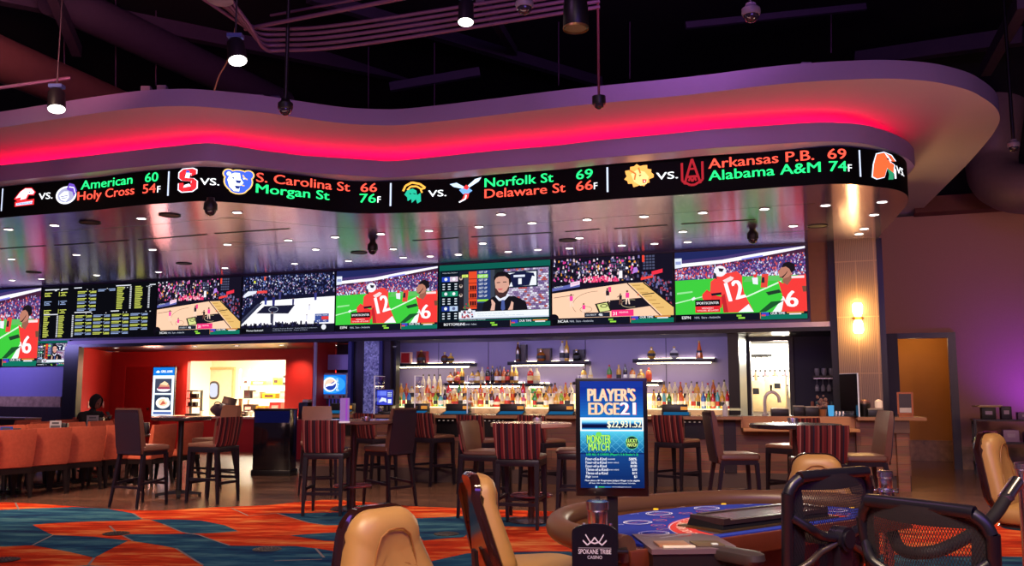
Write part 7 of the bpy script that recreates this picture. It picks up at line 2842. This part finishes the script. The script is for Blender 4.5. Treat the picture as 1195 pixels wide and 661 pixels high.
p.text("USE ALL 4 CARDS (Player's 2 & Dealer's 2)", 8, 41.4, h=3.6, w=70, c=(40, 230, 90), bold=.02)
for k, (a, b, v) in enumerate((('Four-of-a-Kind', '(suited)', '500%'), ('Four-of-a-Kind', '(same color)', '50%'), ('Four-of-a-Kind', '', '$100'), ('Three-of-a-Kind', '(same color)', '$30'), ('Three-of-a-Kind', '', '$15'), ('Pair', '(suited)', '$3'))):
    y = 36 - k * 4.6
    p.text(a, 7, y, h=3.6, w=(28 if k < 3 else (29.5 if k < 5 else 7)), c=(244, 246, 255), bold=.03)
    if b:
        p.text(b, 36.5 if k < 5 else 15.5, y + .3, h=2.4, w=(10 if 'suited' in b else 15) * (1 if k < 5 else .8), c=(226, 232, 250), bold=.02)
    p.text(v, 76, y, h=3.5, c=(246, 248, 255), bold=.04, align='R')
p.text('Must place a $1 Progressive Jackpot Wager to be eligible.', 6, 8.2, h=2.8, w=74, c=(236, 240, 252), bold=.03)
p.text('All bets refer to the Game Rules and Payout Schedule.', 11, 5.2, h=2.2, w=63, c=(226, 232, 250), bold=.02)
p.circ(21, 1.4, 1.6, (120, 190, 240), n=12)
p.rect(24, .9, 32, 2, (60, 200, 100))
p.rect(32, .9, 41, 2, (60, 130, 220))
p.text('www.tablegames.com', 42, .6, h=1.9, w=26, c=(226, 232, 246))
bx, by = .011 + .004, .011
p.obj('display', picmat('sign_screen', 1.12), lambda x, y, l: Vector((-w_ / 2 + bx + (w_ - 2 * bx) * x / 86, -.0055 - l, zc0 + by + .012 + (zc1 - zc0 - 2 * by - .012) * (y + 2) / 142)), t)
# ---- small table limit sign
c = aty(694, 640, 2.86)
t = thing('limit_sign', 'small black table limit sign with a silver tribe casino emblem and a dollar minimum', 'sign', (c.x, c.y, .80), R(-4))
ww = .070
zt_ = aty(694, 613, 2.86).z - .80
MB().slab([(-ww, 0), (ww, 0), (ww, zt_ - .022)] + [(ww * math.cos(R(a)), zt_ - .022 + .026 * math.sin(R(a))) for a in range(15, 180, 15)] + [(-ww, zt_ - .022)], -.006, .006).build('panel', mat('limit_panel', (20, 18, 30), .2, var=.2), t)
MB().box((0, .06, .06), (.03, .12, .02)).box((0, .115, .09), (.05, .012, .08)).build('bracket', M_blackp, t)
p = Pic()
p.step = .00002
p.line([(14, 74), (86, 74)], .8, (140, 136, 150))
p.line([(24, 84), (34, 78), (44, 83), (50, 88), (56, 83), (66, 78), (76, 84)], 2.2, (196, 192, 206))
p.line([(30, 92), (40, 82), (50, 80), (60, 82), (70, 92)], 2, (196, 192, 206))
p.marks.append((len(p.Fc), 'lettering'))
p.text('SPOKANE TRIBE', 14, 66, h=6.4, w=72, c=(206, 202, 216), bold=.02)
p.text('CASINO', 34, 59.5, h=4.4, w=32, c=(190, 186, 200), bold=.02)
p.text('$ MIN', 12, 16, h=8, w=24, c=(200, 196, 214), bold=.02)
for g_, q_ in p.split().items():
    q_.obj(g_ or 'emblem', printmat('limit_print', .4), lambda x, y, l: Vector((-ww + 2 * ww * x / 100, -.0065 - l, .02 + (zt_ - .03) * y / 100)), t)
c = onz(712, 660, .86)
t = thing('bead_pouch', 'glittering gold edged pouch at the foot of the table limit sign', 'pouch', (c.x, c.y - .05, .80), .2)
MB().loft([padring(.07, .04, .0, .018), padring(.085, .05, .02, .02), padring(.08, .045, .055, .018), padring(.06, .02, .07, .008)]).build('body', mat('bead_pouch', (96, 60, 70), .35, c2=(190, 160, 110), scale=160, metal=.4), t)
mb = MB()
for k in range(14):
    mb.ball((-.032 + k * .005, 0, .072), .004, n=6)
mb.build('bead_trim', mat('bead_gold', (226, 190, 120), .2, metal=.9), t)
MB().box((0, 0, -.01), (.05, .03, .02)).build('clip', M_blackp, t)

# ---- stanchions
M_rope = mat('rope_black', (24, 20, 26), .7)


def stanchion(px, py, d, label, rope=None, hook=None, zt=None):
    q = aty(px, py, d)
    z = q.z
    t = thing('stanchion', label, 'stanchion', (q.x, q.y, 0), .2, 'chrome stanchions')
    MB().cyl((0, 0, .03), (0, 0, z - .09), .025, n=18).build('pole', M_chrome, t)
    MB().lathe([(.025, z - .1), (.032, z - .09), (.032, z - .035), (.037, z - .03), (.037, z - .004), (.03, z)], 22).lathe([(.026, z - .105), (.044, z - .1), (.044, z - .09), (.026, z - .085)], 22).build('cap', M_chrome, t)
    MB().lathe([(.16, 0), (.16, .015), (.05, .035)], 28).build('base', M_chrome, t)
    mb = MB()
    for k in range(4):
        a = k * math.pi / 2 + .5
        mb.tube([(.04 * math.cos(a), .04 * math.sin(a), z - .095), (.062 * math.cos(a), .062 * math.sin(a), z - .1), (.062 * math.cos(a), .062 * math.sin(a), z - .08)], .006, 8)
    mb.build('rope_hook', M_chrome, t)
    return t, q


stanchion(697, 584, 3.02, 'chrome stanchion top at the left corner of the card table, behind the limit sign')
stanchion(1032.5, 549.5, 4.45, 'chrome stanchion between the two black mesh chairs, behind the right one')
s3, q3 = stanchion(1193, 540, 4.3, 'chrome stanchion at the right edge with a black rope clipped to it')
h0 = aty(1187, 562, 4.25)
pts = [h0, aty(1176, 578, 4.2), aty(1165, 596, 4.15), aty(1150, 612, 4.1), aty(1120, 632, 4.0), aty(1085, 645, 3.95), aty(1050, 640, 4.1), aty(1036, 600, 4.38), aty(1034, 562, 4.42)]
t = thing('barrier_rope', 'thick black rope hanging from the right stanchion, passing behind the mesh chair', 'rope', (h0.x, h0.y, h0.z))
P_ = [v - h0 for v in spline(pts, 6)]
MB().tube(P_[6:-3], .027, 12).build('rope', M_rope, t)
MB().tube(P_[0:8], .03, 14).lathe([(.034, -.01), (.034, .01)], 14, P_[7]).build('chrome_end', M_chrome, t)

# ================================================================ TAN GAMING CHAIRS
M_tanl = mat('tan_leather', (172, 130, 76), .42, var=.1, scale=10)
M_shell = mat('dark_glossy_shell', (44, 20, 20), .12, var=.2, coat=.7)
M_seam = mat('tan_seam', (150, 100, 52), .5)


def back_outline(hw0, hw1, z0, z1, r0=.05, r1=.09, n=6, ins=0.0):
    """rounded trapezoid in xz, wider below the middle"""
    P4 = [(hw0 - ins, z0 + ins, r0), (hw1 - ins, z1 - ins, r1)]
    pts = []
    for sx, (w1, zz, r_), a0 in ((1, P4[0], -90), (1, P4[1], 0), (-1, P4[1], 90), (-1, P4[0], 180)):
        r_ = min(r_, w1 * .9, (z1 - z0 - 2 * ins) * .45)
        cx, cz = sx * (w1 - r_), zz + (r_ if zz == P4[0][1] else -r_)
        for k in range(n):
            t = R(a0 + 90 * k / (n - 1))
            pts.append((cx + r_ * math.cos(t), cz + r_ * math.sin(t)))
    return pts


def make_gaming():
    t = thing('gaming_chair', '', 'chair')
    lean = .15

    def at(pts, y):
        return [(x, y - (z - .68) * lean + .10 * ((x / .23) ** 2) * .35 + .05 * math.sin((z - .68) / .46 * math.pi) * -1, z) for x, z in pts]
    b0 = .235
    oz = lambda ins: back_outline(.245, .15, .67, 1.13, .08, .095, 7, ins)
    mb = MB()
    mb.loft([at(oz(.012), -.235), at(oz(0), -.225), at(oz(0), -.20), at(oz(.008), -.19)])
    sh = mb.build('back_shell', M_shell, t)
    mb = MB()
    mb.loft([at(oz(.01), -.19), at(oz(.006), -.165), at(oz(.012), -.14), at(oz(.03), -.112), at(oz(.06), -.098), at(oz(.09), -.092), at(oz(.12), -.09), at(oz(.14), -.09)])
    bk = mb.build('backrest', M_tanl, t, sharp=60)
    mb = MB()
    yy = -.0895

    def seam(pp, r_=.0035):
        mb.tube([at([q], yy)[0] for q in pp], r_, 6)
    seam([(-.135, .90), (-.09, .935), (-.04, .95), (0, .952), (.04, .95), (.09, .935), (.135, .90)])
    seam([(-.09, .935), (-.075, 1.0), (-.06, 1.04), (-.03, 1.06), (.0, 1.063)])
    seam([(.09, .935), (.075, 1.0), (.06, 1.04), (.03, 1.06), (.0, 1.063)])
    seam([(-.09, .935), (-.11, .84), (-.12, .77)])
    seam([(.09, .935), (.11, .84), (.12, .77)])
    mb.build('seam', M_seam, bk)
    mb = MB()
    R_ = lambda w, d, z, r_: padring(w, d, z, r_, 6, cy=.03)
    mb.loft([R_(.42, .42, .60, .09), R_(.49, .48, .62, .11), R_(.50, .49, .665, .11), R_(.47, .46, .70, .1), R_(.38, .38, .715, .09)])
    st = mb.build('seat', M_tanl, t, sharp=60)
    mb = MB()
    mb.loft([R_(.4, .4, .575, .08), R_(.46, .45, .59, .1), R_(.44, .43, .605, .1)])
    mb.build('seat_pan', M_shell, t)
    MB().bar((0, -.10, .59), (0, -.25, .64), .08, .02).bar((0, -.25, .62), (0, -.262, .78), .07, .018).build('back_bracket', M_blackp, t)
    MB().cyl((0, .03, .05), (0, .03, .35), .045, n=16).cyl((0, .03, .35), (0, .03, .58), .03, n=16).build('pedestal', M_chrome, t)
    MB().lathe([(.27, 0), (.27, .02), (.2, .04), (.05, .06)], 32, (0, .03, 0)).build('base', M_chrome, t)
    return t


gch = make_gaming()
gch.scale = (.98, .98, .972)
gch.location = aty(505, 620, 2.82).to_2d().to_3d()
gch.rotation_euler = (0, 0, face_rz(.74, -.67))
gch['label'] = 'tan leather gaming chair in the foreground, cut off by the bottom edge left of centre'
gch['group'] = 'tan leather gaming chairs'


def gplace(px, d, f, label, dz=0):
    q = aty(px, 600, d)
    o = dup(gch, (q.x, q.y, 0), face_rz(*f), label)
    if dz:
        for c in o.children:
            if not c.name.startswith(('base', 'pedestal')):
                c.location.z += dz
        for c in o.children:
            if c.name.startswith('pedestal'):
                c.scale.z = 1 + dz / .55
    return o


gplace(618, 4.22, (.97, .26), 'tan leather gaming chair seen from the side at the left end of the card table')
gplace(957, 5.15, (-.28, -.96), 'tan leather gaming chair behind the card table, seen over the left mesh chair')
gplace(1214, 5.35, (.72, -.69), 'tan leather gaming chair at the right edge behind the black rope', .12)

# ================================================================ BLACK MESH CHAIRS
M_mesh = mat('mesh_fabric', (36, 34, 40), .6)
M_cframe = mat('chair_plastic', (26, 24, 34), .32, var=.15)


def make_mesh_chair():
    t = thing('mesh_office_chair', '', 'office chair')
    z0, z1 = .70, 1.16

    def cv(x, z):
        return -.25 - (z - z0) * .18 + .05 * (x / .24) ** 2 - .03 * math.sin((z - z0) / (z1 - z0) * math.pi)
    out = back_outline(.195, .235, z0, z1, .07, .07, 7, 0)
    crown = [(x, z + (.022 * (1 - (x / .235) ** 2) if z > z1 - .12 else 0)) for x, z in out]
    dense = spline([(x, cv(x, z), z) for x, z in crown + [crown[0]]], 3)[:-1]
    mb = MB()
    mb.ring(dense, .021, 10)
    mb.build('back_frame', M_cframe, t)
    # lattice of thin threads
    def inside(x, z):
        if not (z0 + .012 < z < z1 + .01):
            return False
        f = (z - z0) / (z1 - z0)
        hw = .195 + .04 * f
        return abs(x) < hw - .004
    mb = MB()
    pitch = .0078
    for sgn in (1, -1):
        for k in range(-64, 65):
            seg_ = []
            for j in range(0, 33):
                z = z0 + .006 + (z1 - z0 + .004) * j / 32
                x = k * pitch * 1.25 + sgn * (z - (z0 + z1) / 2) * .55
                if inside(x, z):
                    seg_.append((x, z))
                elif seg_:
                    break
            if len(seg_) > 1:
                wv = .0015
                a = [mb.bm.verts.new((x - wv, cv(x, z), z)) for x, z in seg_]
                b = [mb.bm.verts.new((x + wv, cv(x, z), z)) for x, z in seg_]
                for i in range(len(a) - 1):
                    mb._face((a[i], b[i], b[i + 1], a[i + 1]))
    mb.build('mesh_panel', M_mesh, t, flat=True)
    # solid edge bands of the mesh
    mb = MB()
    for sx in (-1, 1):
        rows = []
        for j in range(13):
            z = z0 + (z1 - z0) * j / 12
            hw = .195 + .04 * j / 12
            rows.append([(sx * (hw - .005), cv(hw, z), z), (sx * (hw - .052), cv(hw - .05, z) + .001, z)])
        for a, b in zip(rows, rows[1:]):
            mb.quad(a[0], a[1], b[1], b[0])
    top = []
    for i in range(15):
        x = -.215 + .43 * i / 14
        zz = z1 + .015 * (1 - (x / .235) ** 2)
        top.append(((x, cv(x, zz), zz), (x, cv(x, zz - .05) + .001, zz - .032 - .02 * (1 - (x / .22) ** 2))))
    for a, b in zip(top, top[1:]):
        mb.quad(a[0], a[1], b[1], b[0])
    mb.build('edge_band', M_mesh, t)
    # yoke: hub, spine and two pairs of arms
    yb = -.322
    mb = MB()
    mb.cyl((0, yb - .035, .955), (0, yb + .02, .955), .042, n=24)
    mb.cyl((0, yb - .042, .955), (0, yb - .034, .955), .03, n=24)
    mb.build('hub', M_cframe, t)
    mb = MB()
    mb.loft([[(-.035, yb - .02, .955), (.035, yb - .02, .955), (.035, yb + .01, .955), (-.035, yb + .01, .955)], [(-.028, yb - .03, .72), (.028, yb - .03, .72), (.028, yb, .72), (-.028, yb, .72)], [(-.04, -.26, .59), (.04, -.26, .59), (.04, -.22, .575), (-.04, -.22, .575)], [(-.05, -.05, .585), (.05, -.05, .585), (.05, -.05, .565), (-.05, -.05, .565)]])
    mb.build('spine', M_cframe, t)
    for sx in (-1, 1):
        MB().tube(spline([(sx * .03, yb - .01, .96), (sx * .1, yb + .005, .97), (sx * .17, cv(.19, .98) - .03, 1.0), (sx * .222, cv(.218, 1.03), 1.04)], 6), [.017] * 19, 10).build('yoke_arm', M_cframe, t)
        MB().tube(spline([(sx * .03, yb - .01, .945), (sx * .1, yb + .01, .915), (sx * .16, cv(.17, .89) - .02, .885), (sx * .21, cv(.2, .86), .85)], 6), [.012] * 19, 10).build('yoke_arm', mat('yoke_grey', (72, 60, 54), .35, metal=.3), t)
    # seat, arms, column, base
    mb = MB()
    Rr = lambda w, d, z, r_: padring(w, d, z, r_, 6, cy=.02)
    mb.loft([Rr(.44, .44, .60, .08), Rr(.5, .48, .62, .1), Rr(.5, .48, .66, .1), Rr(.42, .4, .685, .08)])
    mb.build('seat', mat('seat_black', (30, 28, 32), .8, scale=60), t)
    for sx in (-1, 1):
        MB().bar((sx * .22, -.06, .59), (sx * .29, -.06, .61), .06, .03).bar((sx * .29, -.06, .59), (sx * .29, -.06, .88), .05, .035).build('arm_post', M_cframe, t)
        mb = MB()
        mb.loft([padring(.075, .25, .875, .035, 5, sx * .29, -.08), padring(.09, .27, .89, .04, 5, sx * .29, -.08), padring(.085, .265, .91, .04, 5, sx * .29, -.08), padring(.05, .22, .918, .024, 5, sx * .29, -.08)])
        mb.build('arm_pad', mat('arm_pad', (58, 50, 50), .5), t)
    MB().cyl((0, 0, .1), (0, 0, .58), .03, n=14).cyl((0, 0, .08), (0, 0, .3), .045, n=14).build('gas_column', M_blackp, t)
    mb = MB()
    for k in range(5):
        a = k * 2 * math.pi / 5 + .3
        mb.bar((0, 0, .13), (.29 * math.cos(a), .29 * math.sin(a), .085), .06, .04, .035, .03)
    mb.build('star_base', M_blackp, t)
    for k in range(5):
        a = k * 2 * math.pi / 5 + .3
        x, y = .29 * math.cos(a), .29 * math.sin(a)
        MB().cyl((x - .02, y, .03), (x + .02, y, .03), .03, n=14).cyl((x, y, .05), (x, y, .085), .01, n=8).build('caster', M_blackp, t)
    return t


mc = make_mesh_chair()
# left chair: middle of the back frame
nvec = Vector((-.585, .81, 0))
bc = Vector((1.095, 3.15, 0))
mc.scale = (.96, .96, .975)
mc.location = bc + nvec * .29
mc.location.z = .04
mc.rotation_euler = (0, 0, TE)
mc['label'] = 'black mesh office chair turned away, directly before the card table dealer edge'
mc['group'] = 'black mesh office chairs'
f2 = Vector((.85, .53, 0)).normalized()
bc2 = Vector((1.135, 2.58, 0))
o = dup(mc, bc2 + f2 * .29, face_rz(f2.x, f2.y), 'black mesh office chair nearest the camera, cut off by the bottom edge at right', scale=(.84, .95, .978))
# ================================================================ LIGHT
w = bpy.data.worlds.new('world')
SC.world = w
w.use_nodes = True
w.node_tree.nodes['Background'].inputs[0].default_value = rgb(176, 140, 190)
w.node_tree.nodes['Background'].inputs[1].default_value = 0.13


def wl(kind, name, loc, *a, **k):
    if k.get('target') is not None:
        k['target'] = WM @ Vector(k['target'])
    return light(kind, name, WM @ Vector(loc), *a, **k)


def c3(r, g, b):
    return tuple(lin(x) for x in (r, g, b))


# house lights over the gaming floor
light('SPOT', 'house_light', (-1, -1.0, 6.5), 2300, c3(255, 224, 196), 1.2, (0, 5, 0), 76, .5)
light('SPOT', 'house_light_left', (-7, 7.0, 6.6), 2300, c3(255, 210, 180), 1.0, (-6.0, 13, 0.4), 42, .6)
light('AREA', 'purple_wash', (2, -1, 4.5), 200, c3(140, 100, 235), 5, (0, 12, 4.9), sy=2)
light('SPOT', 'table_spot', (1.6, 1.4, 5.2), 420, c3(255, 222, 170), .15, (0.9, 4.2, 0.9), 60, .7)
light('SPOT', 'chair_spot_left', (-1.0, 1.0, 4.6), 260, c3(255, 224, 170), .15, (-0.4, 3.4, 0.8), 60, .8)
light('SPOT', 'chair_spot_right', (4.4, 3.6, 5.0), 420, c3(255, 218, 160), .15, (3.4, 6, 1.0), 60, .8)
# bar front and stools
for k, (x, y, e) in enumerate(((-6.5, 11.8, 260), (-3.6, 11.0, 260), (-1.0, 11.2, 300), (1.8, 10.8, 300), (4.2, 10.2, 330), (5.2, 10.8, 200))):
    light('SPOT', 'canopy_spot', (x, y + 1.0, ZS - .06), e, c3(255, 214, 176), .1, (x, y + .9, 0), 105, .8)
# red food counter
for k, u in enumerate((uN + 1.0, uN + 2.6, uN + 4.2, uR - .8)):
    wl('SPOT', 'niche_spot', (u, VN - .45, zh0 - .02), 100, c3(255, 190, 150), .05, target=(u, VN - .1, 0.6), spot=110, blend=.9)
wl('AREA', 'kitchen_light', ((uk0 + uk1) / 2, 4.3, 2.85), 1300, c3(255, 244, 214), 2.5, target=((uk0 + uk1) / 2, 4.3, 0), sy=2)
wl('POINT', 'niche_fill', (uN + .9, 1.2, 2.0), 48, c3(255, 170, 140), .2)
wl('AREA', 'left_wall_fill', (uL - 2.0, -1.5, 2.6), 70, c3(170, 160, 255), 2.5, target=(uL - 2.0, .0, 1.6), sy=.3)  # added fill for the dark panel under the left screens
# back bar
wl('AREA', 'header_fill', (-1.5, -2.6, 2.1), 42, c3(170, 150, 255), 12, target=(-1.5, 0, 2.65), sy=.15)  # added unseen fill facing the wall, brightens the header band
wl('AREA', 'bar_wash', ((uB0 + uB1) / 2, 0.15, zh0 - .05), 26, c3(226, 214, 255), 7.5, target=((uB0 + uB1) / 2, VB, 1.9), sy=.15)
wl('POINT', 'service_light', ((ud0 + ud1) / 2 + .2, 2.7, 2.4), 600, c3(255, 246, 226), .3)
wl('SPOT', 'door_spot', ((ud0 + ud1) / 2, .8, zh0 - .05), 3, c3(255, 220, 180), .05, target=((ud0 + ud1) / 2, .9, 0), spot=80)
wl('AREA', 'bottle_light', ((uB0 + uB1) / 2, 0.1, zt1 - .02), 20, c3(255, 226, 170), 7.5, target=((uB0 + uB1) / 2, .75, zt1 + .2), sy=.08)  # added fill strip that brightens the bottles; no fixture there
light('POINT', 'ceiling_fill', (-2, 5.5, 7.0), 150, c3(190, 130, 200), .5)  # added purple fill so the ceiling pipes show; no fixture there
light('SPOT', 'duct_fill', (-4.5, 8.5, 5.5), 420, c3(255, 150, 150), .3, (-6.6, 13.2, 6.9), 75, .9)  # added upward fill on the brown duct; no fixture there
light('SPOT', 'beam_fill', (2.0, 8.0, 5.6), 260, c3(200, 130, 210), .3, (2.0, 14, 7.6), 110, 1)  # added upward fill on the ceiling beams
# column sconce, right end of the canopy, corridor, purple flood
zs_ = onw(1003, 372, -.15).z
um_ = (u_col0 + u_col1) / 2
wl('POINT', 'sconce_up', (um_, -.42, zs_ + .25), 9, c3(255, 196, 100), .05)
wl('POINT', 'sconce_down', (um_, -.42, zs_ - .25), 9, c3(255, 196, 100), .05)
wl('SPOT', 'sconce_beam', (um_ - .1, -1.3, 2.7), 80, c3(255, 205, 120), .1, target=(um_ - .15, -1.5, ZS), spot=110, blend=1)
wl('POINT', 'corridor_light', (db - .55, VR + 1.1, 2.5), 17, c3(255, 200, 130), .2)
up_ = wu(1200, VR, 430)
wl('SPOT', 'purple_flood', (up_ + .5, VR - 1.1, .9), 170, c3(150, 50, 255), .2, target=(up_, VR, onw(1200, 432, VR).z), spot=80, blend=1)
light('SPOT', 'right_wall_fill', (7.4, 9.0, 3.0), 330, c3(255, 196, 160), .5, (8.4, 15.5, 2.6), 85, .8)  # added warm fill that lightens the right wall; no fixture there
# canopy underside
light('AREA', 'canopy_fill', (-2.5, 7.5, 2.2), 75, c3(255, 200, 190), 8, (-2.0, 10.9, 5), sy=1)  # added unseen fill from below, in place of warm floor bounce
light('AREA', 'canopy_fill_right', (4.8, 7.5, 2.0), 40, c3(255, 206, 180), 2, (5.2, 11, 5), sy=1)  # second added upward fill, for the right end of the ring
